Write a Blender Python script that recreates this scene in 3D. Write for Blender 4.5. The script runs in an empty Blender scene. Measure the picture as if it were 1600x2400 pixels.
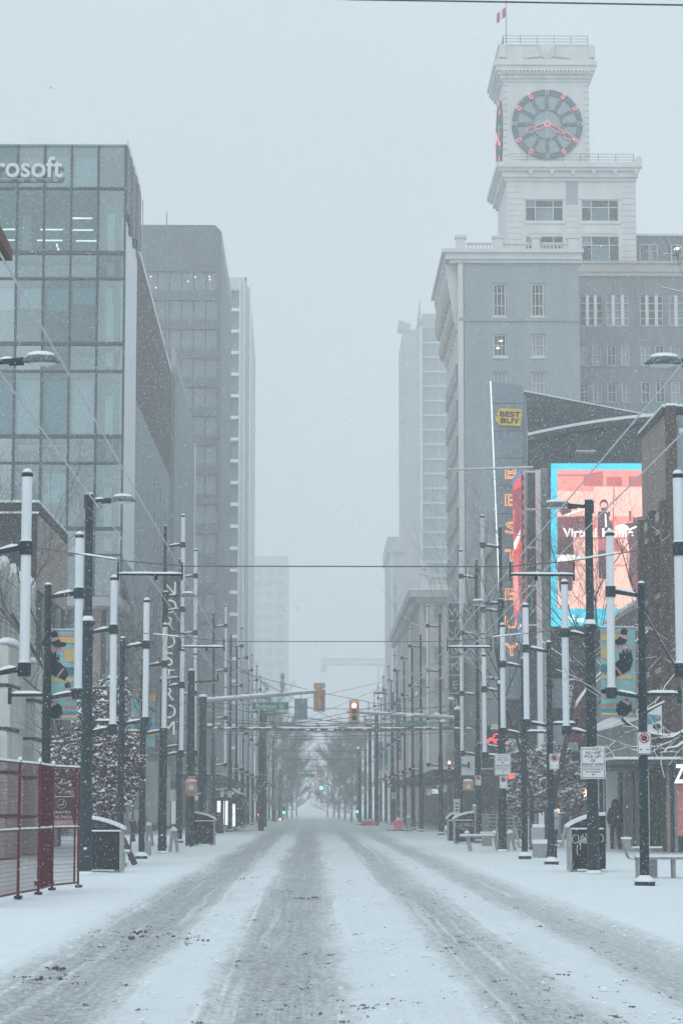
import bpy, math, random
import numpy as np
from mathutils import Vector, Matrix
R = math.radians
rng = random.Random(7)
scene = bpy.context.scene
COL = scene.collection

# ------------------------------------------------------------------ camera
CAMZ, F, HOR, VPX = 1.6, 5667.0, 690.0, 65.0
TH = math.atan(HOR / F)
PS = math.atan(VPX * math.cos(TH) / F)
cam_d = bpy.data.cameras.new('camera')
cam = bpy.data.objects.new('camera', cam_d)
COL.objects.link(cam)
cam_d.sensor_fit = 'VERTICAL'
cam_d.sensor_height = 36.0
cam_d.lens = 85.0
cam_d.clip_start, cam_d.clip_end = 0.5, 4000
cam.location = (0, 0, CAMZ)
cam.rotation_euler = (math.pi / 2 + TH, 0, -PS)
scene.camera = cam

# ------------------------------------------------------------------ sky, sun, exposure
SUN_EL, SUN_ROT = R(42), R(200)
world = bpy.data.worlds.new('World')
scene.world = world
world.use_nodes = True
wn, wl = world.node_tree.nodes, world.node_tree.links
wn.clear()
w_out = wn.new('ShaderNodeOutputWorld')
w_bg = wn.new('ShaderNodeBackground')
w_sky = wn.new('ShaderNodeTexSky')
w_sky.sky_type = 'NISHITA'
w_sky.sun_disc = False
w_sky.sun_elevation, w_sky.sun_rotation = SUN_EL, SUN_ROT
w_hsv = wn.new('ShaderNodeHueSaturation')
w_hsv.inputs['Saturation'].default_value = 0.3
w_mix = wn.new('ShaderNodeMix')
w_mix.data_type = 'RGBA'
w_mix.inputs[0].default_value = 0.88           # thick snow cloud hides nearly all of the clear sky
w_mix.inputs[7].default_value = (5.4, 6.32, 6.9, 1)
wl.new(w_sky.outputs[0], w_hsv.inputs['Color'])
wl.new(w_hsv.outputs[0], w_mix.inputs[6])
w_tc = wn.new('ShaderNodeTexCoord')
w_nz = wn.new('ShaderNodeTexNoise')
w_nz.inputs['Scale'].default_value = 3.2
w_nz.inputs['Detail'].default_value = 3
w_mr = wn.new('ShaderNodeMapRange')
w_mr.inputs['From Min'].default_value, w_mr.inputs['From Max'].default_value = 0.3, 0.7
w_mr.inputs['To Min'].default_value, w_mr.inputs['To Max'].default_value = 0.93, 1.06
w_sc = wn.new('ShaderNodeVectorMath')
w_sc.operation = 'SCALE'
wl.new(w_tc.outputs['Generated'], w_nz.inputs['Vector'])
wl.new(w_nz.outputs['Fac'], w_mr.inputs['Value'])
wl.new(w_mix.outputs[2], w_sc.inputs[0])
wl.new(w_mr.outputs[0], w_sc.inputs['Scale'])
wl.new(w_sc.outputs[0], w_bg.inputs[0])          # faintly uneven cloud
w_bg.inputs[1].default_value = 0.1
wl.new(w_bg.outputs[0], w_out.inputs[0])

sun_d = bpy.data.lights.new('sun', 'SUN')
sun_d.energy, sun_d.angle, sun_d.color = 0.7, R(40), (1.0, 0.98, 0.95)
sun = bpy.data.objects.new('sun', sun_d)
COL.objects.link(sun)
sdir = Vector((math.sin(SUN_ROT) * math.cos(SUN_EL), math.cos(SUN_ROT) * math.cos(SUN_EL), math.sin(SUN_EL)))
sun.rotation_euler = sdir.to_track_quat('Z', 'Y').to_euler()
sun.location = sdir * 200

vs = scene.view_settings
vs.view_transform, vs.look, vs.gamma, vs.use_curve_mapping = 'Standard', 'None', 1.0, False
vs.exposure = 0.35
cy = scene.cycles
cy.volume_bounces = 4
cy.max_bounces = 8
cy.diffuse_bounces = 3
cy.glossy_bounces = 3
cy.transparent_max_bounces = 12
cy.use_denoising = True
cy.sample_clamp_indirect = 6
try:
    cy.denoiser = 'OPENIMAGEDENOISE'
except Exception:
    pass

# ------------------------------------------------------------------ helpers
def P(u, v, Y):
    """real-world X, Z of the point seen at photograph pixel (u, v) that stands Y metres down the street"""
    a, b = u - 800.0, 1200.0 - v
    ct, st, cp, sp = math.cos(TH), math.sin(TH), math.cos(PS), math.sin(PS)
    d = Vector((F * sp * ct + a * cp - b * sp * st, F * cp * ct - a * sp - b * cp * st, F * st + b * ct))
    k = Y / d.y
    return d.x * k, CAMZ + d.z * k

VREF = 1890                      # height in the photograph at which a width was read
def px(u, Y, v=None): return P(u, VREF if v is None else v, Y)[0]
def pz(v, Y, u=800): return P(u, v, Y)[1]

def wloc(o):
    v = Vector((0, 0, 0))
    while o is not None:
        v += o.location
        o = o.parent
    return v

def tag(o, label=None, cat=None, group=None, kind=None):
    if label: o['label'] = label
    if cat: o['category'] = cat
    if group: o['group'] = group
    if kind: o['kind'] = kind
    return o

def thing(name, label, cat, loc=(0, 0, 0), rz=0.0, group=None):
    o = bpy.data.objects.new(name, None)
    o.empty_display_size = 0.3
    COL.objects.link(o)
    o.location = loc
    o.rotation_euler = (0, 0, rz)
    return tag(o, label, cat, group)

def link(name, me, parent=None, loc=(0, 0, 0), rot=None):
    o = bpy.data.objects.new(name, me)
    COL.objects.link(o)
    o.location = loc
    if rot: o.rotation_euler = rot
    if parent: o.parent = parent
    return o

def put(name, me, parent, loc, rot=None):
    """a shared mesh at a world position, as a part of an unrotated parent"""
    return link(name, me, parent, Vector(loc) - wloc(parent), rot)

def copy_tree(o, parent=None):
    c = o.copy()
    COL.objects.link(c)
    c.parent = parent
    for ch in list(o.children):
        copy_tree(ch, c)
    return c

class MB:
    def __init__(s):
        s.v, s.f, s.m = [], [], []
    def add(s, vs_, fs, m=0):
        b = len(s.v)
        s.v += [tuple(p) for p in vs_]
        s.f += [tuple(b + i for i in f) for f in fs]
        s.m += [m] * len(fs)
        return s
    def box(s, x0, x1, y0, y1, z0, z1, m=0):
        return s.add([(x0, y0, z0), (x1, y0, z0), (x1, y1, z0), (x0, y1, z0), (x0, y0, z1), (x1, y0, z1), (x1, y1, z1), (x0, y1, z1)],
                     [(0, 3, 2, 1), (4, 5, 6, 7), (0, 1, 5, 4), (1, 2, 6, 5), (2, 3, 7, 6), (3, 0, 4, 7)], m)
    def cbox(s, cx, cy_, cz, sx, sy, sz, m=0):
        return s.box(cx - sx / 2, cx + sx / 2, cy_ - sy / 2, cy_ + sy / 2, cz - sz / 2, cz + sz / 2, m)
    def hexa(s, p8, m=0):
        return s.add(p8, [(0, 3, 2, 1), (4, 5, 6, 7), (0, 1, 5, 4), (1, 2, 6, 5), (2, 3, 7, 6), (3, 0, 4, 7)], m)
    def cyl(s, p0, p1, r0, r1=None, n=8, m=0, cap=True):
        r1 = r0 if r1 is None else r1
        p0, p1 = Vector(p0), Vector(p1)
        d = (p1 - p0)
        if d.length < 1e-6: return s
        d.normalize()
        a = d.cross(Vector((0, 0, 1)) if abs(d.z) < 0.95 else Vector((1, 0, 0))).normalized()
        b = d.cross(a)
        vs_ = []
        for p, r in ((p0, r0), (p1, r1)):
            for i in range(n):
                t = 2 * math.pi * i / n
                vs_.append(p + a * (r * math.cos(t)) + b * (r * math.sin(t)))
        fs = [(i, (i + 1) % n, n + (i + 1) % n, n + i) for i in range(n)]
        if cap:
            fs += [tuple(range(n - 1, -1, -1)), tuple(range(n, 2 * n))]
        return s.add(vs_, fs, m)
    def path(s, pts, r, n=5, m=0):
        rs = r if isinstance(r, (list, tuple)) else [r] * len(pts)
        for i in range(len(pts) - 1):
            s.cyl(pts[i], pts[i + 1], rs[i], rs[i + 1], n, m)
        return s
    def lathe(s, prof, n=12, c=(0, 0, 0), m=0):
        vs_, fs = [], []
        for r, z in prof:
            for i in range(n):
                t = 2 * math.pi * i / n
                vs_.append((c[0] + r * math.cos(t), c[1] + r * math.sin(t), c[2] + z))
        for k in range(len(prof) - 1):
            for i in range(n):
                j = (i + 1) % n
                fs.append((k * n + i, k * n + j, (k + 1) * n + j, (k + 1) * n + i))
        fs += [tuple(range(n - 1, -1, -1)), tuple(range((len(prof) - 1) * n, len(prof) * n))]
        return s.add(vs_, fs, m)
    def ell(s, c, r, nu=10, nv=6, m=0, zmin=-1.0):
        prof = []
        for k in range(nv + 1):
            t = -math.pi / 2 + math.pi * k / nv
            prof.append((max(math.cos(t), 0.001), max(math.sin(t), zmin)))
        vs_, fs = [], []
        for pr, z in prof:
            for i in range(nu):
                t = 2 * math.pi * i / nu
                vs_.append((c[0] + r[0] * pr * math.cos(t), c[1] + r[1] * pr * math.sin(t), c[2] + r[2] * z))
        for k in range(nv):
            for i in range(nu):
                j = (i + 1) % nu
                fs.append((k * nu + i, k * nu + j, (k + 1) * nu + j, (k + 1) * nu + i))
        return s.add(vs_, fs, m)
    def flat(s, pts, y, m=0):
        """a flat polygon of x, z points facing the camera side (-Y)"""
        return s.add([(x, y, z) for x, z in pts], [tuple(range(len(pts)))], m)
    def prism(s, pts, y0, y1, m=0):
        n = len(pts)
        vs_ = [(x, y0, z) for x, z in pts] + [(x, y1, z) for x, z in pts]
        fs = [tuple(range(n)), tuple(range(2 * n - 1, n - 1, -1))] + [(i, i + n, (i + 1) % n + n, (i + 1) % n) for i in range(n)]
        return s.add(vs_, fs, m)
    def slab(s, pts, z0, z1, m=0):
        """plan polygon of x, y points raised from z0 to z1"""
        n = len(pts)
        vs_ = [(x, y, z0) for x, y in pts] + [(x, y, z1) for x, y in pts]
        fs = [tuple(range(n - 1, -1, -1)), tuple(range(n, 2 * n))] + [(i, (i + 1) % n, (i + 1) % n + n, i + n) for i in range(n)]
        return s.add(vs_, fs, m)
    def mesh(s, name, mats, off=(0, 0, 0), smooth=False):
        me = bpy.data.meshes.new(name)
        o = Vector(off)
        me.from_pydata([(p[0] - o.x, p[1] - o.y, p[2] - o.z) for p in s.v], [], s.f)
        for mt in (mats if isinstance(mats, (list, tuple)) else [mats]):
            me.materials.append(mt)
        if any(s.m):
            me.polygons.foreach_set('material_index', s.m)
        if smooth:
            me.polygons.foreach_set('use_smooth', [True] * len(me.polygons))
        me.update()
        return me
    def build(s, name, mats, parent=None, smooth=False):
        """parent given: vertices are world coordinates (unrotated parent)"""
        return link(name, s.mesh(name, mats, wloc(parent) if parent else (0, 0, 0), smooth), parent)
    def local(s, name, mats, parent=None, smooth=False):
        return link(name, s.mesh(name, mats, (0, 0, 0), smooth), parent)

def smooth_by_angle(o, deg=40):
    me = o.data
    me.polygons.foreach_set('use_smooth', [True] * len(me.polygons))
    try:
        me.set_sharp_from_angle(angle=R(deg))
    except Exception:
        pass

def wall(mb, a0, a1, z0, z1, ops, f, depth=0.25, m=0):
    """a wall sheet with real rectangular openings; f(a, z, depth) gives the point; ops = (a0, a1, z0, z1)"""
    As = sorted(set([a0, a1] + [q for o in ops for q in (o[0], o[1]) if a0 < q < a1]))
    Zs = sorted(set([z0, z1] + [q for o in ops for q in (o[2], o[3]) if z0 < q < z1]))
    for i in range(len(As) - 1):
        for k in range(len(Zs) - 1):
            ca, cz = (As[i] + As[i + 1]) / 2, (Zs[k] + Zs[k + 1]) / 2
            if any(o[0] < ca < o[1] and o[2] < cz < o[3] for o in ops): continue
            mb.add([f(As[i], Zs[k], 0), f(As[i + 1], Zs[k], 0), f(As[i + 1], Zs[k + 1], 0), f(As[i], Zs[k + 1], 0)], [(0, 1, 2, 3)], m)
    for o in ops:
        x0, x1 = max(o[0], a0), min(o[1], a1)
        q = [(x0, o[2]), (x1, o[2]), (x1, o[3]), (x0, o[3])]
        for i in range(4):
            (p, z), (p2, z2) = q[i], q[(i + 1) % 4]
            mb.add([f(p, z, 0), f(p2, z2, 0), f(p2, z2, depth), f(p, z, depth)], [(0, 1, 2, 3)], m)

def text_mesh(s, height, mat, extrude=0.02, bold=0.0, width=None, shear=0.0, spacing=1.0):
    cu = bpy.data.curves.new('lettering', 'FONT')
    cu.body = s
    cu.extrude = extrude
    cu.offset = bold
    cu.shear = shear
    cu.space_character = spacing
    cu.align_x, cu.align_y = 'LEFT', 'BOTTOM_BASELINE'
    ob = bpy.data.objects.new('lettering', cu)
    COL.objects.link(ob)
    dg = bpy.context.evaluated_depsgraph_get()
    me = bpy.data.meshes.new_from_object(ob.evaluated_get(dg))
    bpy.data.objects.remove(ob)
    n = len(me.vertices)
    co = np.empty(n * 3, 'f')
    me.vertices.foreach_get('co', co)
    co = co.reshape(-1, 3)
    mn, mx = co.min(0), co.max(0)
    k = height / 0.72
    kx = k if width is None else width / max(mx[0] - mn[0], 1e-4)
    out = np.stack([(co[:, 0] - (mn[0] + mx[0]) / 2) * kx, -co[:, 2], co[:, 1] * k], 1)
    me.vertices.foreach_set('co', out.reshape(-1).astype('f'))
    me.materials.clear()
    me.materials.append(mat)
    me.update()
    return me

def lettering(s, cx, y, z, height, mat, parent, width=None, name='lettering', **kw):
    """upright lettering facing -Y, centred on cx with its baseline at z"""
    return put(name, text_mesh(s, height, mat, width=width, **kw), parent, (cx, y, z))

# ------------------------------------------------------------------ materials
def mat(name, col, rough=0.75, var=0.18, scale=2.0, bump=0.0, bscale=None, metal=0.0, spec=0.3, streak=0.0, speck=0.0, sscale=9.0, coat=0.0):
    m = bpy.data.materials.new(name)
    m.use_nodes = True
    n, l = m.node_tree.nodes, m.node_tree.links
    b = n['Principled BSDF']
    b.inputs['Roughness'].default_value = rough
    b.inputs['Metallic'].default_value = metal
    b.inputs['Specular IOR Level'].default_value = spec
    tc = n.new('ShaderNodeTexCoord')
    nz = n.new('ShaderNodeTexNoise')
    nz.inputs['Scale'].default_value = scale
    nz.inputs['Detail'].default_value = 6
    nz.inputs['Roughness'].default_value = 0.65
    src = tc.outputs['Object']
    if streak:
        mp = n.new('ShaderNodeMapping')
        mp.inputs['Scale'].default_value = (1, 1, streak)
        l.new(src, mp.inputs[0])
        l.new(mp.outputs[0], nz.inputs['Vector'])
    else:
        l.new(src, nz.inputs['Vector'])
    rp = n.new('ShaderNodeValToRGB')
    rp.color_ramp.elements[0].position, rp.color_ramp.elements[1].position = 0.3, 0.7
    lo = tuple(max(0, c * (1 - var)) for c in col) + (1,)
    hi = tuple(min(0.95, c * (1 + var)) for c in col) + (1,)
    rp.color_ramp.elements[0].color, rp.color_ramp.elements[1].color = lo, hi
    l.new(nz.outputs['Fac'], rp.inputs[0])
    outc = rp.outputs[0]
    if speck:                                   # wind-blown snow stuck to the surface
        n2 = n.new('ShaderNodeTexNoise')
        n2.inputs['Scale'].default_value = sscale
        n2.inputs['Detail'].default_value = 5
        n2.inputs['Roughness'].default_value = 0.8
        l.new(src, n2.inputs['Vector'])
        r2 = n.new('ShaderNodeValToRGB')
        r2.color_ramp.elements[0].position = 0.66 - 0.22 * speck
        r2.color_ramp.elements[1].position = 0.8 - 0.1 * speck
        l.new(n2.outputs['Fac'], r2.inputs[0])
        mx = n.new('ShaderNodeMix')
        mx.data_type = 'RGBA'
        l.new(r2.outputs[0], mx.inputs[0])
        l.new(outc, mx.inputs[6])
        mx.inputs[7].default_value = (0.78, 0.8, 0.82, 1)
        outc = mx.outputs[2]
    l.new(outc, b.inputs['Base Color'])
    if bump:
        n3 = n.new('ShaderNodeTexNoise')
        n3.inputs['Scale'].default_value = bscale or scale * 4
        n3.inputs['Detail'].default_value = 5
        l.new(src, n3.inputs['Vector'])
        bp = n.new('ShaderNodeBump')
        bp.inputs['Strength'].default_value = bump
        bp.inputs['Distance'].default_value = 0.05
        l.new(n3.outputs['Fac'], bp.inputs['Height'])
        l.new(bp.outputs[0], b.inputs['Normal'])
    return m

def emit(name, col, strength):
    m = bpy.data.materials.new(name)
    m.use_nodes = True
    n, l = m.node_tree.nodes, m.node_tree.links
    b = n['Principled BSDF']
    b.inputs['Base Color'].default_value = tuple(c * 0.3 for c in col) + (1,)
    tc = n.new('ShaderNodeTexCoord')
    nz = n.new('ShaderNodeTexNoise')
    nz.inputs['Scale'].default_value = 3
    l.new(tc.outputs['Object'], nz.inputs['Vector'])
    mr = n.new('ShaderNodeMapRange')
    mr.inputs['To Min'].default_value, mr.inputs['To Max'].default_value = strength * 0.85, strength * 1.15
    l.new(nz.outputs['Fac'], mr.inputs['Value'])
    b.inputs['Emission Color'].default_value = tuple(col) + (1,)
    l.new(mr.outputs[0], b.inputs['Emission Strength'])
    return m

def glass(name, tint, refl=0.3, rough=0.04, see=0.75):
    """window glass: part mirror, part clear tinted pane"""
    m = bpy.data.materials.new(name)
    m.use_nodes = True
    n, l = m.node_tree.nodes, m.node_tree.links
    n.clear()
    o = n.new('ShaderNodeOutputMaterial')
    tr = n.new('ShaderNodeBsdfTransparent')
    tr.inputs[0].default_value = tuple(t * see for t in tint) + (1,)
    gl = n.new('ShaderNodeBsdfGlossy')
    gl.inputs['Roughness'].default_value = rough
    tc = n.new('ShaderNodeTexCoord')
    nz = n.new('ShaderNodeTexNoise')
    nz.inputs['Scale'].default_value = 1.3
    l.new(tc.outputs['Object'], nz.inputs['Vector'])
    mr = n.new('ShaderNodeMapRange')
    mr.inputs['To Min'].default_value, mr.inputs['To Max'].default_value = refl * 0.85, refl * 1.15
    l.new(nz.outputs['Fac'], mr.inputs['Value'])
    gl.inputs['Color'].default_value = tuple(min(1, t * 1.05) for t in tint) + (1,)
    mx = n.new('ShaderNodeMixShader')
    l.new(mr.outputs[0], mx.inputs[0])
    l.new(tr.outputs[0], mx.inputs[1])
    l.new(gl.outputs[0], mx.inputs[2])
    l.new(mx.outputs[0], o.inputs[0])
    return m

M = {}
M['snow'] = mat('snow', (0.76, 0.82, 0.85), 0.9, 0.04, 1.2, 0.25, 9)
M['snow_cap'] = mat('snow_cap', (0.80, 0.85, 0.88), 0.9, 0.03, 6, 0.3, 25)
M['pole'] = mat('pole_paint', (0.010, 0.028, 0.040), 0.55, 0.35, 4, 0.1, 30, spec=0.3, speck=0.16, sscale=24)
M['bracket'] = mat('bracket_paint', (0.014, 0.03, 0.04), 0.5, 0.25, 6, speck=0.25, sscale=22)
M['tube'] = mat('acrylic_tube', (0.66, 0.7, 0.73), 0.35, 0.1, 3.5, spec=0.45, streak=0.22)
M['lens'] = mat('lamp_lens', (0.55, 0.6, 0.62), 0.25, 0.1, 6)
M['lamp'] = mat('lamp_housing', (0.10, 0.13, 0.14), 0.5, 0.3, 10, speck=0.55, sscale=20)
M['wire'] = mat('cable', (0.12, 0.13, 0.14), 0.6, 0.3, 12)
M['wire_snow'] = mat('frosted_cable', (0.5, 0.53, 0.55), 0.8, 0.15, 5)
M['galv'] = mat('galvanised_steel', (0.33, 0.35, 0.36), 0.5, 0.2, 8, metal=0.2)
M['bin'] = mat('bin_panel', (0.006, 0.010, 0.014), 0.4, 0.4, 5, speck=0.12, sscale=18)
M['bench'] = mat('brushed_steel', (0.30, 0.31, 0.31), 0.45, 0.2, 20, metal=0.25)
M['concrete'] = mat('weathered_concrete', (0.45, 0.46, 0.43), 0.9, 0.3, 1.4, 0.5, 9, streak=0.25)
M['white_block'] = mat('pale_block', (0.47, 0.49, 0.47), 0.85, 0.14, 2.5, 0.2, 20)
M['granite_dark'] = mat('dark_granite', (0.03, 0.045, 0.054), 0.6, 0.35, 2.5, 0.1, 8, spec=0.15)
M['pink_stone'] = mat('pink_stone', (0.33, 0.27, 0.25), 0.8, 0.2, 1.5, 0.2, 12)
M['mullion'] = mat('mullion_metal', (0.045, 0.07, 0.078), 0.5, 0.35, 6, speck=0.2, sscale=12)
M['spandrel'] = mat('spandrel_glass', (0.17, 0.25, 0.27), 0.25, 0.15, 0.9, spec=0.5)
M['teal_glass'] = glass('teal_glass', (0.80, 0.89, 0.90), 0.22, 0.05, 0.93)
M['teal_glass_bright'] = glass('teal_glass_bright', (0.84, 0.92, 0.93), 0.32, 0.06, 0.95)
M['teal_glass_deep'] = glass('teal_glass_deep', (0.70, 0.82, 0.84), 0.17, 0.05, 0.88)
M['dark_glass'] = mat('dark_window', (0.045, 0.06, 0.068), 0.12, 0.4, 0.5, spec=0.6)
M['blue_glass'] = mat('blue_window', (0.20, 0.26, 0.29), 0.15, 0.3, 0.3, spec=0.6)
M['tower_glass'] = mat('tower_window', (0.16, 0.20, 0.22), 0.15, 0.25, 0.3, spec=0.6)
M['clock_metal'] = mat('clock_metal', (0.11, 0.145, 0.155), 0.6, 0.2, 4)
M['clock_glass'] = mat('clock_glazing', (0.30, 0.37, 0.40), 0.3, 0.1, 0.8)
M['pale_glass'] = mat('blinded_window', (0.28, 0.33, 0.34), 0.2, 0.2, 0.6, spec=0.5)
M['interior'] = mat('office_interior', (0.42, 0.44, 0.44), 0.9, 0.4, 0.35)
M['blind'] = mat('roller_blind', (0.62, 0.74, 0.75), 0.8, 0.08, 1.0)
M['white_panel'] = mat('white_cladding', (0.80, 0.83, 0.84), 0.5, 0.05, 0.8)
M['grey_clad'] = mat('grey_cladding', (0.28, 0.325, 0.34), 0.8, 0.16, 0.5, 0.1, 6, streak=0.22)
M['brown_soffit'] = mat('brown_soffit', (0.095, 0.09, 0.09), 0.8, 0.3, 0.8)
M['trough_wood'] = mat('trough_wood', (0.17, 0.12, 0.10), 0.8, 0.3, 3, speck=0.2)
M['tower_dark'] = mat('dark_tower_cladding', (0.10, 0.13, 0.145), 0.5, 0.2, 0.5)
M['tower_pale'] = mat('pale_tower_concrete', (0.55, 0.59, 0.61), 0.8, 0.1, 0.6)
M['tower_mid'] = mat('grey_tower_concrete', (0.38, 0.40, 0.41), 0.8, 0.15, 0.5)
M['terracotta'] = mat('white_terracotta', (0.64, 0.65, 0.64), 0.65, 0.1, 1.0, 0.15, 6, streak=0.22)
M['render'] = mat('grey_render', (0.31, 0.35, 0.365), 0.9, 0.12, 0.7, 0.15, 10, streak=0.22)
M['brown_brick'] = mat('grey_brown_brick', (0.205, 0.23, 0.245), 0.9, 0.2, 1.2, 0.2, 12, streak=0.22)
M['stone_cream'] = mat('cream_stone', (0.42, 0.40, 0.37), 0.8, 0.12, 1.0, 0.2, 8)
M['brick_dark'] = mat('dark_brick', (0.085, 0.06, 0.057), 0.9, 0.35, 3.0, 0.5, 14, speck=0.2, sscale=9)
M['plaster'] = mat('tan_plaster', (0.27, 0.215, 0.19), 0.9, 0.18, 1.1, 0.1, 8)
M['shop_dark'] = mat('dark_shopfront', (0.016, 0.028, 0.033), 0.5, 0.4, 0.8, spec=0.12)
M['shop_pale'] = mat('pale_shopfront', (0.34, 0.37, 0.35), 0.6, 0.15, 0.8)
M['bb_dark'] = mat('dark_metal_cladding', (0.05, 0.072, 0.08), 0.5, 0.3, 0.8, 0.1, 6)
M['bb_panel'] = mat('blue_grey_panel', (0.21, 0.27, 0.305), 0.5, 0.12, 0.8)
M['yellow'] = mat('yellow_tag', (0.72, 0.50, 0.10), 0.5, 0.08, 2)
M['ink'] = mat('black_ink', (0.02, 0.02, 0.022), 0.5, 0.2, 8)
M['red_ink'] = mat('red_ink', (0.42, 0.03, 0.05), 0.5, 0.15, 8)
M['sign_white'] = mat('sign_white', (0.66, 0.69, 0.70), 0.45, 0.06, 3)
M['sign_green'] = mat('sign_green', (0.02, 0.22, 0.13), 0.45, 0.15, 3)
M['orange'] = mat('signal_orange', (0.45, 0.25, 0.17), 0.5, 0.15, 4)
M['orange_pale'] = mat('signal_salmon', (0.66, 0.33, 0.23), 0.5, 0.12, 4)
M['pink_sign'] = mat('work_sign_pink', (0.85, 0.17, 0.19), 0.5, 0.1, 3)
M['cyan_panel'] = mat('cyan_panel', (0.16, 0.47, 0.58), 0.5, 0.1, 2)
M['fence_red'] = mat('fence_red', (0.13, 0.008, 0.024), 0.55, 0.35, 6, speck=0.1, sscale=20)
M['fence_wire'] = mat('fence_wire', (0.075, 0.006, 0.018), 0.6, 0.2, 9)
M['bark'] = mat('bark', (0.055, 0.047, 0.045), 0.9, 0.35, 14, 0.4, 40, speck=0.3, sscale=18)
M['twig'] = mat('twig', (0.075, 0.068, 0.068), 0.9, 0.3, 8)
M['leaf'] = mat('dry_leaf', (0.14, 0.085, 0.10), 0.8, 0.4, 5)
M['leaf_pale'] = mat('frosted_leaf', (0.20, 0.15, 0.16), 0.85, 0.3, 5)
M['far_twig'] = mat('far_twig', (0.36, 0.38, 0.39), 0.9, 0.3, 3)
M['coat'] = mat('black_coat', (0.008, 0.010, 0.014), 0.85, 0.4, 9, 0.2, 30)
M['coat_print'] = mat('grey_print_jacket', (0.32, 0.33, 0.34), 0.85, 0.55, 16)
M['trouser'] = mat('dark_trousers', (0.022, 0.026, 0.032), 0.85, 0.3, 9)
M['skin'] = mat('skin', (0.42, 0.27, 0.21), 0.6, 0.08, 6)
M['hair'] = mat('dark_hair', (0.02, 0.017, 0.015), 0.6, 0.3, 20)
M['boot'] = mat('boot_leather', (0.03, 0.027, 0.025), 0.6, 0.3, 10)
for k_, c_ in dict(teal=(0.28, 0.50, 0.52), sand=(0.60, 0.45, 0.20), rose=(0.55, 0.32, 0.36), slate=(0.08, 0.20, 0.25), crow=(0.02, 0.035, 0.05), coral=(0.58, 0.20, 0.16), blue=(0.12, 0.24, 0.33)).items():
    M['bn_' + k_] = mat('banner_' + k_, c_, 0.8, 0.08, 3)
M['neon_pink'] = emit('neon_pink', (1.0, 0.27, 0.34), 1.0)
M['neon_red'] = emit('neon_red', (1.0, 0.08, 0.07), 1.9)
M['neon_orange'] = emit('neon_orange', (1.0, 0.42, 0.18), 1.2)
M['neon_white'] = emit('neon_white', (0.85, 0.97, 1.0), 1.0)
M['lit_letter'] = emit('lit_letter', (0.86, 0.93, 0.95), 0.42)
M['red_lamp'] = emit('red_signal_lamp', (1.0, 0.20, 0.13), 14)
M['green_lamp'] = emit('green_signal_lamp', (0.10, 1.0, 0.62), 6)
M['warm_lamp'] = emit('warm_lamp', (1.0, 0.86, 0.72), 1.5)
M['strip_lamp'] = emit('strip_lamp', (1.0, 0.93, 0.86), 2.0)
M['amber_lamp'] = emit('amber_lamp', (1.0, 0.30, 0.12), 5)
M['ad_white'] = emit('lit_advert', (0.88, 0.97, 1.0), 0.95)
for k_, c_, s_ in (('cyan', (0.05, 0.62, 0.82), 0.95), ('salmon', (0.95, 0.31, 0.27), 0.95), ('pale', (1.0, 0.56, 0.47), 0.95), ('deep', (0.62, 0.16, 0.17), 0.8), ('dark', (0.15, 0.065, 0.085), 0.8),
                   ('maroon', (0.27, 0.085, 0.10), 0.85), ('text', (1.0, 0.97, 0.90), 1.3), ('skin', (1.0, 0.50, 0.42), 0.95), ('red', (0.85, 0.10, 0.10), 0.8), ('wine', (0.33, 0.06, 0.09), 0.8), ('blue', (0.05, 0.25, 0.42), 0.8)):
    M['led_' + k_] = emit('screen_' + k_, c_, s_)

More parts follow.
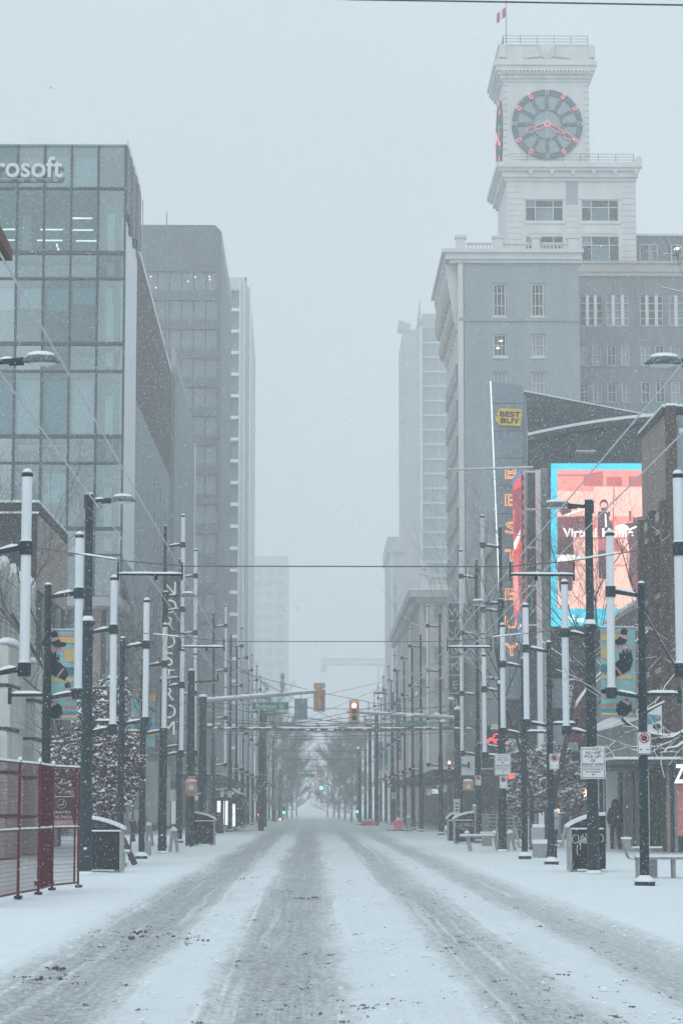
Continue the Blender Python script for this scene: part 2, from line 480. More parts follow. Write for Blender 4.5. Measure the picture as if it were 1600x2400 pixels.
# ------------------------------------------------------------------ ground, road, pavements
TRACKS = [(-2.95, -1.72), (-0.92, 0.26), (1.45, 2.32), (3.08, 4.08)]
def road_material():
    m = bpy.data.materials.new('slushy_road')
    m.use_nodes = True
    n, l = m.node_tree.nodes, m.node_tree.links
    b = n['Principled BSDF']
    b.inputs['Specular IOR Level'].default_value = 0.3
    tc = n.new('ShaderNodeTexCoord')
    sep = n.new('ShaderNodeSeparateXYZ')
    l.new(tc.outputs['Object'], sep.inputs[0])
    def noise(scale, vec=(1, 1, 1), det=5, rough=0.6):
        mp = n.new('ShaderNodeMapping')
        mp.inputs['Scale'].default_value = vec
        l.new(tc.outputs['Object'], mp.inputs[0])
        z = n.new('ShaderNodeTexNoise')
        z.inputs['Scale'].default_value = scale
        z.inputs['Detail'].default_value = det
        z.inputs['Roughness'].default_value = rough
        l.new(mp.outputs[0], z.inputs['Vector'])
        return z.outputs['Fac']
    def mth(op, a, bb=None):
        z = n.new('ShaderNodeMath')
        z.operation = op
        for i, q in enumerate((a, bb)):
            if q is None: continue
            if isinstance(q, (int, float)): z.inputs[i].default_value = q
            else: l.new(q, z.inputs[i])
        return z.outputs[0]
    wob = mth('MULTIPLY', mth('SUBTRACT', noise(1.0, (0.25, 0.05, 1), 3), 0.5), 0.75)
    rag = mth('ADD', mth('MULTIPLY', mth('SUBTRACT', noise(2.2, (2.2, 0.5, 1), 7, 0.8), 0.5), 0.75), mth('MULTIPLY', mth('SUBTRACT', noise(14, (1, 0.6, 1), 6, 0.8), 0.5), 0.5))
    x = mth('ADD', mth('ADD', sep.outputs[0], wob), rag)
    t = n.new('ShaderNodeMapRange')
    t.inputs['From Min'].default_value, t.inputs['From Max'].default_value = -3.6, 4.8
    l.new(x, t.inputs['Value'])
    rp = n.new('ShaderNodeValToRGB')
    cr = rp.color_ramp
    pos = lambda q: (q + 3.6) / 8.4
    stops = [(0, 0)]
    lev = [0.82, 0.84, 0.72, 0.60]
    for (a, c), v in zip(TRACKS, lev):
        stops += [(pos(a - .14), 0.04), (pos(a + .08), v * .72), (pos(a + .3), v), (pos(c - .3), v * .95), (pos(c - .04), v * .6), (pos(c + .16), .06)]
    stops += [(1, 0)]
    while len(cr.elements) < len(stops): cr.elements.new(0.5)
    for e, (p_, v) in zip(cr.elements, sorted(stops)):
        e.position = p_
        e.color = (v, v, v, 1)
    l.new(t.outputs[0], rp.inputs[0])
    # fine tyre ribs running along the street
    rr_ = n.new('ShaderNodeValToRGB')
    rr_.color_ramp.elements[0].position, rr_.color_ramp.elements[1].position = 0.36, 0.64
    l.new(noise(9, (2.2, 0.025, 1), 5, 0.7), rr_.inputs[0])
    rib = mth('ADD', mth('MULTIPLY', noise(9, (3.5, 0.06, 1), 4, 0.7), 0.70), mth('MULTIPLY', rr_.outputs[0], 0.30))
    gr_ = n.new('ShaderNodeValToRGB')
    gr_.color_ramp.elements[0].position, gr_.color_ramp.elements[1].position = 0.36, 0.62
    l.new(noise(15, (1, 0.45, 1), 6, 0.82), gr_.inputs[0])
    grain = gr_.outputs[0]
    track = mth('MULTIPLY', rp.outputs[0], mth('ADD', -0.05, mth('ADD', mth('MULTIPLY', rib, 0.85), mth('MULTIPLY', grain, 0.9))))
    # thin drag lines of fresh snow and of slush
    dl = n.new('ShaderNodeValToRGB')
    dl.color_ramp.elements[0].position, dl.color_ramp.elements[1].position = 0.60, 0.645
    l.new(noise(2.0, (2.6, 0.02, 1), 2), dl.inputs[0])
    track = mth('MAXIMUM', mth('SUBTRACT', track, mth('MULTIPLY', dl.outputs[0], 0.27)), 0)
    sm = n.new('ShaderNodeValToRGB')
    sm.color_ramp.elements[0].position, sm.color_ramp.elements[1].position = 0.36, 0.62
    l.new(noise(0.8, (1, 0.35, 1), 4), sm.inputs[0])
    edge = n.new('ShaderNodeMapRange')
    edge.inputs['From Min'].default_value, edge.inputs['From Max'].default_value = 3.6, 2.8
    edge.inputs['To Min'].default_value, edge.inputs['To Max'].default_value = 0.0, 1.0
    l.new(mth('ABSOLUTE', mth('SUBTRACT', x, 0.58)), edge.inputs['Value'])
    track = mth('MINIMUM', mth('ADD', track, mth('MULTIPLY', edge.outputs[0], mth('MULTIPLY', sm.outputs[0], mth('ADD', 0.03, mth('MULTIPLY', grain, 0.13))))), 1)
    fresh = n.new('ShaderNodeMapRange')               # past the side street the wheel marks are snowed over again
    fresh.inputs['From Min'].default_value, fresh.inputs['From Max'].default_value = 140, 188
    fresh.inputs['To Min'].default_value, fresh.inputs['To Max'].default_value = 1.0, 0.10
    l.new(mth('ADD', sep.outputs[1], mth('MULTIPLY', noise(0.3, (1, 0.2, 1), 3), 30)), fresh.inputs['Value'])
    track = mth('MULTIPLY', track, fresh.outputs[0])
    c1 = n.new('ShaderNodeMix'); c1.data_type = 'RGBA'
    c1.inputs[6].default_value = (0.75, 0.81, 0.84, 1)
    c1.inputs[7].default_value = (0.275, 0.293, 0.302, 1)
    l.new(track, c1.inputs[0])
    # grit: brown specks that gather in and beside the tracks
    g = n.new('ShaderNodeValToRGB')
    g.color_ramp.elements[0].position, g.color_ramp.elements[1].position = 0.60, 0.69
    l.new(noise(9, (1.2, 0.55, 1), 7, 0.78), g.inputs[0])
    zone = n.new('ShaderNodeValToRGB')
    zone.color_ramp.elements[0].position, zone.color_ramp.elements[1].position = 0.36, 0.62
    l.new(noise(0.55, (1, 0.5, 1), 3), zone.inputs[0])
    g2 = n.new('ShaderNodeValToRGB')
    g2.color_ramp.elements[0].position, g2.color_ramp.elements[1].position = 0.56, 0.64
    l.new(noise(22, (1.3, 0.5, 1), 6, 0.8), g2.inputs[0])
    gm = mth('MULTIPLY', g.outputs[0], mth('MULTIPLY', zone.outputs[0], mth('ADD', 0.30, mth('MULTIPLY', rp.outputs[0], 0.6))))
    gm = mth('MAXIMUM', gm, mth('MULTIPLY', g2.outputs[0], mth('MULTIPLY', rp.outputs[0], mth('ADD', 0.12, mth('MULTIPLY', zone.outputs[0], 0.45)))))
    c2 = n.new('ShaderNodeMix'); c2.data_type = 'RGBA'
    c2.inputs[7].default_value = (0.085, 0.075, 0.07, 1)
    l.new(gm, c2.inputs[0])
    l.new(c1.outputs[2], c2.inputs[6])
    l.new(c2.outputs[2], b.inputs['Base Color'])
    rr = n.new('ShaderNodeMapRange')
    rr.inputs['To Min'].default_value, rr.inputs['To Max'].default_value = 0.9, 0.5
    l.new(track, rr.inputs['Value'])
    l.new(rr.outputs[0], b.inputs['Roughness'])
    bp = n.new('ShaderNodeBump')
    bp.inputs['Strength'].default_value = 0.5
    bp.inputs['Distance'].default_value = 0.04
    hsum = mth('ADD', mth('MULTIPLY', noise(7, (1, 0.5, 1), 6, 0.7), 0.7), mth('SUBTRACT', mth('MULTIPLY', rib, 0.35), mth('MULTIPLY', gm, 0.5)))
    l.new(hsum, bp.inputs['Height'])
    l.new(bp.outputs[0], b.inputs['Normal'])
    return m
M['road'] = road_material()

def vnoise(x, y, seed=0):
    """smooth value noise on numpy arrays"""
    r_ = np.random.RandomState(seed)
    g = r_.rand(256, 256)
    xi, yi = np.floor(x).astype(int), np.floor(y).astype(int)
    fx, fy = x - xi, y - yi
    fx, fy = fx * fx * (3 - 2 * fx), fy * fy * (3 - 2 * fy)
    q = lambda i, j: g[i & 255, j & 255]
    return (q(xi, yi) * (1 - fx) + q(xi + 1, yi) * fx) * (1 - fy) + (q(xi, yi + 1) * (1 - fx) + q(xi + 1, yi + 1) * fx) * fy

def grid(name, xs, ys, zf, material):
    X, Y = np.meshgrid(xs, ys)
    Z = zf(X, Y)
    nx, ny = len(xs), len(ys)
    co = np.stack([X, Y, Z], 2).reshape(-1, 3)
    i = np.arange(nx - 1)[None, :] + np.arange(ny - 1)[:, None] * nx
    f = np.stack([i, i + 1, i + 1 + nx, i + nx], 2).reshape(-1, 4)
    me = bpy.data.meshes.new(name)
    me.vertices.add(len(co)); me.vertices.foreach_set('co', co.reshape(-1).astype('f'))
    me.loops.add(f.size); me.loops.foreach_set('vertex_index', f.reshape(-1).astype('i'))
    me.polygons.add(len(f))
    me.polygons.foreach_set('loop_start', np.arange(0, f.size, 4).astype('i'))
    me.polygons.foreach_set('use_smooth', np.ones(len(f), bool))
    me.materials.append(material)
    me.update(calc_edges=True)
    o = link(name, me)
    return tag(o, kind='structure')

ys_near = np.concatenate([np.arange(-12, 14, 2.0), np.arange(14, 45, 0.16), np.arange(45, 110, 0.5), np.arange(110, 400, 3.0), np.arange(400, 1081, 20)])
def road_z(X, Y):
    z = -0.05 + 0.05 * (vnoise(X * 1.1, Y * 0.5, 1) - 0.5) + 0.028 * (vnoise(X * 4, Y * 2.2, 2) - 0.5)
    wob = 0.3 * (vnoise(X * 0.3, Y * 0.06, 3) - 0.5)
    for a, c in TRACKS:
        cx, hw = (a + c) / 2, (c - a) / 2
        t = np.clip((hw - np.abs(X + wob - cx)) / 0.2, 0, 1)
        z = z - 0.035 * t * t * (3 - 2 * t)
    e = np.clip((np.minimum(X + 3.15, 4.3 - X)) / 0.3, 0, 1)
    return z * e
grid('road', np.linspace(-3.15, 4.3, 120), ys_near, road_z, M['road'])
def walk_z(X, Y):
    near = np.exp(-np.maximum(Y - 60, 0) / 60)
    z = 0.045 * (vnoise(X * 0.5, Y * 0.25, 5) - 0.5) + 0.03 * (vnoise(X * 1.7, Y * 0.9, 6) - 0.5) * near
    band = np.exp(-((X - 10.2) / 1.1) ** 2) + np.exp(-((X + 8.3) / 1.0) ** 2) + .5 * np.exp(-((X - 6.0) / .5) ** 2) + .5 * np.exp(-((X + 4.6) / .5) ** 2)
    z = z - band * near * (.03 + .07 * (vnoise(X * 5, Y * 2.6, 8) - .5))
    e = np.clip(np.minimum(np.abs(X + 3.15), np.abs(X - 4.3)) / 0.5, 0, 1)
    return z * e + 0.035 * (e * (1 - e) * 4) * 0.6
xl = np.concatenate([np.arange(-60, -14, 6.0), np.linspace(-14, -3.15, 60)])
grid('sidewalk_left', xl, ys_near, walk_z, M['snow'])
xr = np.concatenate([np.linspace(4.3, 16, 62), np.arange(18, 61, 6.0)])
grid('sidewalk_right', xr, ys_near, walk_z, M['snow'])
g_ = MB().add([(-300, -60, -0.25), (300, -60, -0.25), (300, 1090, -0.25), (-300, 1090, -0.25)], [(0, 1, 2, 3)])
tag(g_.local('ground', M['snow']), kind='structure')
# bare wet paving by the shop door
M['wet'] = mat('wet_paving', (0.16, 0.165, 0.165), 0.4, 0.3, 3, speck=0.75, sscale=2.0)
mb = MB()
for (cx, cy_, rx, ry) in ((12.6, 78.5, 2.6, 2.6), (12.9, 71, 2.2, 1.6), (9.15, 47.5, 1.1, 1.3)):
    pts = []
    for i in range(22):
        t = i * 2 * math.pi / 22
        k = 0.8 + 0.4 * rng.random()
        pts.append((cx + rx * k * math.cos(t), cy_ + ry * k * math.sin(t), 0.035))
    mb.add(pts, [tuple(range(22))])
tag(mb.local('cleared_pavement', M['wet']), kind='structure')
# dark slush clumps thrown about by tyres
M['slush'] = mat('dirty_slush', (0.13, 0.12, 0.115), 0.8, 0.5, 20, 0.4, 60, speck=0.5, sscale=30)
mb = MB()
def clump(x, y, s):
    for _ in range(rng.randint(3, 8)):
        a, b_ = x + rng.gauss(0, s * 0.9), y + rng.gauss(0, s * 1.6)
        q = s * rng.uniform(0.10, 0.42)
        n0 = len(mb.v)
        mb.ell((a, b_, -0.05 + q * 0.1), (q * rng.uniform(.6, 1.2), q * rng.uniform(.6, 1.3), q * rng.uniform(.3, .6)), 7, 4)
        for i_ in range(n0, len(mb.v)):
            v_ = mb.v[i_]
            mb.v[i_] = (v_[0] + rng.gauss(0, q * .16), v_[1] + rng.gauss(0, q * .16), v_[2] + rng.gauss(0, q * .09))
for (u, v, s) in ((125, 2272, .1), (143, 2250, .085), (95, 2275, .07), (60, 2268, .06), (1075, 2318, .10), (870, 2333, .07), (902, 2335, .06), (858, 2336, .05), (1430, 2357, .06), (1105, 2380, .06), (568, 2052, .10), (590, 2050, .1),
                  (310, 2180, .11), (330, 2170, .10), (392, 2178, .08), (438, 2185, .07), (465, 2187, .07), (1475, 2143, .08), (1205, 2194, .06), (1255, 2050, .06), (215, 2124, .05), (738, 2093, .09), (705, 2095, .08), (760, 2030, .09), (780, 2033, .09)):
    d_ = CAMZ * F / (v - 1890)
    clump(px(u, d_), d_, s)
for (u, v, su, sv, cnt) in ((330, 2175, 75, 16, 60), (250, 2200, 60, 25, 40), (440, 2185, 40, 8, 26), (115, 2268, 45, 12, 34), (760, 2092, 50, 8, 24), (1110, 2190, 110, 25, 60), (1010, 2120, 60, 18, 30), (900, 2335, 60, 14, 26), (1070, 2320, 22, 10, 16), (1440, 2355, 80, 18, 40), (680, 2300, 60, 70, 40), (560, 2052, 26, 3, 12), (1240, 2330, 90, 40, 50)):
    for _ in range(cnt):                                       # dark gritty patches where lumps have dropped off vehicles
        vv0 = max(1935, v + rng.gauss(0, sv)); d_ = CAMZ * F / (vv0 - 1890)
        clump(px(u + rng.gauss(0, su), d_), d_, .010 + .026 * rng.random() ** 2)
for _ in range(420):
    a, c = TRACKS[rng.randrange(4)]
    y = 17 + 60 * rng.random() ** 1.7
    clump(rng.choice((a, c)) + rng.gauss(0, 0.28), y, 0.012 + 0.03 * rng.random() ** 2)
for _ in range(260):
    clump(rng.uniform(-2.9, 4.0), 17 + 75 * rng.random(), 0.01 + 0.03 * rng.random() ** 3)
tag(mb.local('slush_clumps', M['slush']), kind='stuff')

mb = MB()
for _ in range(1300):                                            # lumps pushed aside along the road edges and between the tracks
    y = 17 + 95 * rng.random() ** 1.5
    x = rng.choice((-3.1, -3.2, 4.25, 4.4, 4.1, -1.25, .8, 2.7)) + rng.gauss(0, .22)
    q = .008 + .022 * rng.random() ** 2.5
    n0 = len(mb.v)
    mb.ell((x, y, -.02 if x < -2.9 or x > 4 else -.045), (q * rng.uniform(.7, 1.4), q * rng.uniform(.8, 1.7), q * rng.uniform(.5, .9)), 7, 5)
    for i_ in range(n0, len(mb.v)):
        v_ = mb.v[i_]
        mb.v[i_] = (v_[0] + rng.gauss(0, q * .14), v_[1] + rng.gauss(0, q * .14), v_[2] + rng.gauss(0, q * .08))
tag(mb.local('snow_lumps', M['snow_cap']), kind='stuff')

# ================================================================== BUILDINGS
def vpx(X, Y, Z):
    """photograph pixel of a point (for laying out long facades)"""
    ct, st, cp, sp_ = math.cos(TH), math.sin(TH), math.cos(PS), math.sin(PS)
    d = Vector((X, Y, Z - CAMZ))
    f_ = d.x * sp_ * ct + d.y * cp * ct + d.z * st
    return 800 + F * (d.x * cp - d.y * sp_) / f_, 1200 - F * (-d.x * sp_ * st - d.y * cp * st + d.z * ct) / f_
def dist_at(u, X, v=1890):
    """how far down the street a line at X passes photograph pixel (u, v)"""
    return 100 * X / P(u, v, 100)[0]
fY = lambda y: (lambda a, z, d: (a, y + d, z))            # wall facing the camera (-Y)
fXr = lambda x: (lambda a, z, d: (x + d, a, z))           # street wall of the right-hand side (faces -X)
fXl = lambda x: (lambda a, z, d: (x - d, a, z))           # street wall of the left-hand side (faces +X)

def window_meshes(name, w, h, nx, nz, fw=0.12, bw=0.05, splits=None, gmat=None, fmat=None):
    """frame with real bars, and its glass, both centred on the opening and facing -Y"""
    fr = MB()
    fr.box(-w / 2, w / 2, -.06, .06, -h / 2, -h / 2 + fw); fr.box(-w / 2, w / 2, -.06, .06, h / 2 - fw, h / 2)
    fr.box(-w / 2, -w / 2 + fw, -.06, .06, -h / 2 + fw, h / 2 - fw); fr.box(w / 2 - fw, w / 2, -.06, .06, -h / 2 + fw, h / 2 - fw)
    for i in range(1, nx):
        x = -w / 2 + w * i / nx
        fr.box(x - bw / 2, x + bw / 2, -.04, .05, -h / 2 + fw, h / 2 - fw)
    for z in (splits if splits is not None else [h * (k / nz - .5) for k in range(1, nz)]):
        fr.box(-w / 2 + fw, w / 2 - fw, -.05, .055, z - bw / 2, z + bw / 2)
    gl = MB().box(-w / 2 + fw * .5, w / 2 - fw * .5, .062, .075, -h / 2 + fw * .5, h / 2 - fw * .5)
    return fr.mesh(name, fmat), gl.mesh('pane', gmat)

def add_window(b, x, y, z, ms, name='window', pane=None, rot=0.0, lamp=None):
    o = put(name, ms[0], b, (x, y, z))
    if rot: o.rotation_euler = (0, 0, rot)
    p = link('pane', ms[1], o)
    if pane: 
        p.data = ms[1].copy(); p.data.materials.clear(); p.data.materials.append(pane)
    return o

# ---------------------------------------------------------------- glass office block across the side street (left)
YM = 132.0
VREF = 336
XM = px(295.5, YM)
b = thing('glass_office_building', 'glass curtain wall office block with large white lettering near its roof', 'building', (XM - 8, YM, 0))
zl = [pz(v, YM, 200) for v in (336, 441.6, 592, 653, 805, 870, 1022, 1085, 1238, 1300, 1398)]
ztop, zbot = zl[0], zl[-1]
pitch = 1.5
FL = dist_at(318, XM, 900) - YM                      # depth of the white flank
XW = XM - 11 * pitch
core = MB()
core.box(XW, XM - 2.6, YM + 5.4, YM + 5.6, zbot, ztop - .3, 0)              # back partition
core.box(XW, XM - .25, YM + 6.5, YM + FL, zbot, ztop - .2, 0)
core.build('office_partition', M['interior'], b)
fl = MB()
for k in (2, 4, 6, 8):
    fl.box(XW, XM - .3, YM + .25, YM + 6.4, zl[k] - 0.45, zl[k] - 0.02)
fl.box(XW, XM - .3, YM + .25, YM + 6.4, ztop - .7, ztop - .25)
fl.build('floor_slab', M['tower_mid'], b)
rf = MB().box(XW - .2, XM + .1, YM - .35, YM + FL + 1.2, ztop - .15, ztop + .28)
rf.build('roof', M['white_panel'], b)
# the soffit under the glass box
MB().box(XW, XM, YM - .06, YM + 7, zbot - .5, zbot).build('soffit', M['tower_mid'], b)
# panes
pane_cache = {}
for c in range(11):
    x0, x1 = XM - (c + 1) * pitch, XM - c * pitch
    for k in range(len(zl) - 1):
        z1, z0 = zl[k], zl[k + 1]
        key = (k, rng.choice((0, 0, 1, 2)))
        if key not in pane_cache:
            pane_cache[key] = MB().box(-pitch / 2 + .05, pitch / 2 - .05, -.012, .012, -(z1 - z0) / 2 + .05, (z1 - z0) / 2 - .05).mesh('glass_pane', M[('teal_glass', 'teal_glass_bright', 'teal_glass_deep')[key[1]]])
        o = put('glass_pane', pane_cache[key], b, ((x0 + x1) / 2, YM + rng.uniform(-.006, .006), (z0 + z1) / 2), (R(rng.uniform(-.5, .5)), 0, R(rng.uniform(-.5, .5))))
        if k in (2, 4, 6, 8):                                             # spandrel box behind the short pane
            pass
mv = MB().box(-.06, .06, -.13, .10, 0, ztop - zbot).mesh('mullion', M['mullion'])
for c in range(12):
    put('mullion', mv, b, (XM - c * pitch, YM, zbot))
for k, z in enumerate(zl[1:-1]):
    t_ = .12 if k % 2 == 1 else .075
    MB().box(XW, XM + .05, YM - .15, YM + .09, z - t_, z + t_ * .6).build('transom', M['mullion'], b)
    MB().box(XW, XM - .6, YM + .2, YM + .26, z - .42, z - .32).build('transom', M['spandrel'], b)
sp = MB()
for k in (2, 4, 6, 8):
    z1, z0 = zl[k] - .15, zl[k + 1] + .1
    sp.box(XW, XM - 1.25, YM + .35, YM + .5, z0 + .1, z1 - .55)
sp.build('spandrel_panel', M['spandrel'], b)
q = MB()
for k in (2, 4, 6, 8):
    for _ in range(16):
        x = rng.uniform(XW + 3, XM - 1.6); w = rng.uniform(.3, 1.4); y = YM + rng.uniform(1.2, 4.8); h = rng.choice((.75, 1.1, 1.6, 2.3))
        q.box(x, x + w, y, y + rng.uniform(.3, .6), zl[k] - .01, zl[k] + h) if k < 8 or True else None
tag(q.build('office_furniture', M['tower_mid'], b), kind='stuff')
# roller blinds at different heights, a column, ceiling strips
for (c, k, dz, wd) in ((0, 3, .9, .45), (1, 3, .9, 1), (2, 3, 1.25, 1), (3, 3, 1.15, 1), (4, 3, 1.2, 1), (1, 0, 2.2, 1), (2, 0, 2.0, 1), (3, 0, 2.1, 1), (4, 0, 2.1, 1), (2, 7, 1.7, 1), (3, 7, 1.0, 1), (5, 3, 1.2, 1), (2, 5, 3.7, 1), (3, 5, 3.9, 1), (1, 5, 3.5, 1), (4, 5, 3.5, 1)):
    x1 = XM - c * pitch - (0 if wd == 1 else .55)
    MB().box(x1 - pitch * wd + .18, x1 - .14, YM + .30, YM + .33, zl[k] - .5 - dz, zl[k] - .5).build('roller_blind', M['blind'], b)
for (u, v, w, yy) in ((191, 511, 52, 1.8), (121, 537.5, 54, 2.6), (18, 537, 36, 2.6), (195, 538.5, 49, 2.6), (117, 563, 60, 3.4), (20, 562, 30, 3.4), (203, 564, 50, 3.4), (181, 511, 14, 1.8)):
    x, z = P(u, v, YM + yy)
    w_ = w * (YM + yy) / F
    MB().box(x - w_ / 2, x + w_ / 2, YM + yy, YM + yy + .1, z - .035, z + .035).build('ceiling_light', M['strip_lamp'], b)
for (u, v) in ((134, 575), (137, 584), (143, 595), (15, 580), (19, 587)):
    x, z = P(u, v, YM + 2)
    MB().cbox(x, YM + 2, z, .10, .1, .17).build('ceiling_light', M['strip_lamp'], b)
x, z = P(63, 570, YM + 3.9)
MB().box(x - .24, x + .24, YM + 3.9, YM + 4.3, zl[2], zl[1] - .6).build('column', M['white_panel'], b)
# corner strip: white panels stand in for sky seen through the tall corner slots
for k in (1, 3, 5, 7):
    x, z = P(266, (1890), YM)
    x0 = XM - 1.02
    MB().box(x0, x0 + .42, YM + .42, YM + .5, zl[k + 1] - 1.2, zl[k] - 1.35).build('corner_sky_panel', M['white_panel'], b)
    MB().box(XM - 1.25, XM - .08, YM + .55, YM + .7, zl[k + 1] + .2, zl[k] - .1).build('corner_panel', M['grey_clad'], b)
# white cladding on the street flank, panel by panel, and the dark louvre parapet above it
zc = [ztop - 4.2, 31.8, 26.9, 21.8, 16.8, 15.2]
for k in range(5):
    y0, y1, y2 = YM + .12, YM + FL * .5, YM + FL
    for (ya, yb) in ((y0, y1), (y1, y2)):
        MB().box(XM - .2, XM + .02, ya + .02, yb - .02, zc[k + 1] + .02, zc[k] - .02).build('cladding_panel', M['white_panel'], b)
MB().hexa([(XM - .2, YM + .1, 14.6), (XM, YM + .1, 14.6), (XM, YM + FL, 13.0), (XM - .2, YM + FL, 13.0), (XM - .2, YM + .1, 15.2), (XM, YM + .1, 15.2), (XM, YM + FL, 15.2), (XM - .2, YM + FL, 15.2)]).build('cladding_panel', M['grey_clad'], b)
for i in range(10):
    y0 = YM + .2 + i * .98
    MB().box(XM - .1, XM + .16, y0, y0 + .9, ztop - 3.9 - .35 * (i % 3), ztop - .2 - .16 * (i % 2)).build('parapet_louvre', M['mullion'] if i % 4 else M['grey_clad'], b)
for (u, v0, v1) in ((335, 470, 530), (391, 497, 530)):
    x, z = P(u, v0, 150)
    MB().cyl((x, 150, 30), (x, 150, z), .04, .04, 6).build('roof_mast', M['galv'], b)
# lettering (the first letters run out of the picture)
lt = text_mesh('Microsoft', 1.18, M['sign_white'], extrude=.14, bold=.012, width=9 * .66)
co = [v.co.x for v in lt.vertices]
put('sign_lettering', lt, b, (px(148.5, YM - .5) - max(co), YM - .45, pz(422, YM)))
MB().box(px(-60, YM), px(147, YM), YM - .4, YM - .33, pz(424, YM) - .07, pz(424, YM)).build('sign_rail', M['galv'], b)
MB().box(px(-60, YM), px(147, YM), YM - .4, YM - .33, pz(391, YM) - .04, pz(391, YM)).build('sign_rail', M['galv'], b)
# stone and glass base set back under the box
MB().box(XW, XM - .5, YM + 3.2, YM + FL, 0, zbot - .5).build('base_wall', M['pink_stone'], b)
for i, u in enumerate((92, 122, 150, 196, 240, 275)):
    x = px(u, YM + 2.6)
    MB().box(x - .28, x + .28, YM + 2.4, YM + 3.1, 0, zbot - .5).build('base_column', M['grey_clad'] if i % 2 else M['pink_stone'], b)
for i, (u, w) in enumerate(((108, 22), (136, 20), (172, 36), (218, 34), (258, 26))):
    MB().box(px(u - w / 2, YM + 3), px(u + w / 2, YM + 3), YM + 3.05, YM + 3.15, .4, 4.2).build('shop_window', M['blue_glass'], b)
    MB().box(px(u - w / 2, YM + 3), px(u + w / 2, YM + 3), YM + 3.05, YM + 3.15, 5.2, zbot - 1.2).build('shop_window', M['dark_glass'] if i < 2 else M['spandrel'], b)
MB().box(XW, XM - .3, YM + 1.6, YM + 3.3, 4.4, 4.7).build('canopy', M['galv'], b)
for k in range(26):
    MB().cyl((px(215, YM) + k * .08, YM + 1.5, 6.0 + .18 * (k % 2)), (px(215, YM) + (k + 1) * .08, YM + 1.5, 6.0 + .18 * ((k + 1) % 2)), .02, .02, 4).build('truss_bar', M['sign_white'], b)

# ---------------------------------------------------------------- grey department store with the tall blade sign (left)
b = thing('department_store', 'smooth grey department store with brown oversailing roof and white vertical name sign', 'building', (XM - 8, 172, 0))
Y0, Y1 = YM + 24.05, 206
zA, zB = pz(568, 139, 320), pz(866, 186, 402)
XG = XM
core = MB().hexa([(XG - 14, YM + FL + .05, 0), (XG, YM + FL + .05, 0), (XG, Y1, 0), (XG - 14, Y1, 0), (XG - 14, YM + FL + .05, 27.0), (XG, YM + FL + .05, 30.0), (XG, Y1, 30.0), (XG - 14, Y1, 30.0)])
core.build('wall', M['grey_clad'], b)
# the flat brown-soffited roof runs out to a thin snowy edge
XO = XG + .03
ya, yb = YM + FL + .05, dist_at(402, XO, 868)
za, zb = pz(568, ya, 320), pz(868, yb, 401)
MB().hexa([(XG - .3, ya, za - .2), (XO, ya, za - .2), (XO, yb, zb - .2), (XG - .3, yb, zb - .2), (XG - .3, ya, za + .12), (XO, ya, za + .12), (XO, yb, zb + .12), (XG - .3, yb, zb + .12)]).build('roof', M['white_panel'], b)
zk1, zk2 = pz(935, ya, 320), pz(1118, yb, 395)
MB().hexa([(XG - .3, ya, zk1), (XG + .025, ya, zk1), (XG + .025, yb, zk2), (XG - .3, yb, zk2), (XG - .3, ya, za - .22), (XG + .025, ya, za - .22), (XG + .025, yb, zb - .22), (XG - .3, yb, zb - .22)]).build('brown_panel', M['brown_soffit'], b)
for k in range(16):                                          # vertical joints of the grey cladding
    y = Y0 + 3 + k * 3.0
    MB().box(XG - .02, XG + .05, y, y + .12, 4.5, 24 - k * .35).build('cladding_joint', M['spandrel'], b)
y3 = dist_at(455, XG + .25, 1000)
MB().box(XG, XG + .3, yb + .1, y3, 3.4, pz(1000, y3, 450)).build('stair_tower', M['grey_clad'], b)
MB().hexa([(XG, yb + .2, 24), (XG + .28, yb + .2, 24), (XG + .28, y3, 24), (XG, y3, 24), (XG, yb + .2, pz(815, yb, 405)), (XG + .28, yb + .2, pz(815, yb, 405)), (XG + .28, y3, pz(1000, y3, 452)), (XG, y3, pz(1000, y3, 452))]).build('stair_wall', M['tower_mid'], b)
yw = y3 + .5
MB().box(XG + .2, XG + .34, yw, yw + 1.0, pz(1330, yw, 458), pz(1038, yw, 457)).build('light_fin', M['white_panel'], b)
for k in range(40):                                           # street-level slats and plinth
    y = YM + FL + .6 + k * 1.1
    MB().box(XG, XG + .12, y, y + .35, 1.0, 5.2).build('slat', M['shop_pale'], b)
MB().box(XG, XG + .16, YM + FL + .2, Y1 - 20, 0, .95).build('plinth', M['granite_dark'], b)
MB().box(XG, XG + .9, YM + FL + .2, Y1, 6.0, 6.25).build('canopy', M['grey_clad'], b)
# blade sign
YS = 160
VREF = 1520
x0, x1 = px(381, YS), px(417, YS)
bs = MB().box(x0, x1, YS, YS + .3, pz(1712, YS), pz(1345, YS)).build('sign_blade', M['bb_dark'], b)
for ch, v in zip('NORDSTROM', (1395, 1437, 1477, 1519, 1560, 1600, 1642, 1683, 1722)):
    o = put('sign_letter', text_mesh(ch, .93, M['lit_letter'], extrude=.05, bold=-.004), b, (px(397, YS), YS - .06, pz(v, YS)))
    o.parent = bs; o.location = (o.location)
# pale entrance front that faces the camera at the corner
for i, (u0, u1, v0, v1, mt) in enumerate(((347, 372, 1785, 1930, 'shop_pale'), (388, 402, 1800, 1935, 'shop_pale'), (402, 418, 1852, 1878, 'sign_white'))):
    MB().box(px(u0, 141), px(u1, 141), 141, 141.3, max(.05, pz(v1, 141)), pz(v0, 141)).build('entrance_panel', M[mt], b)

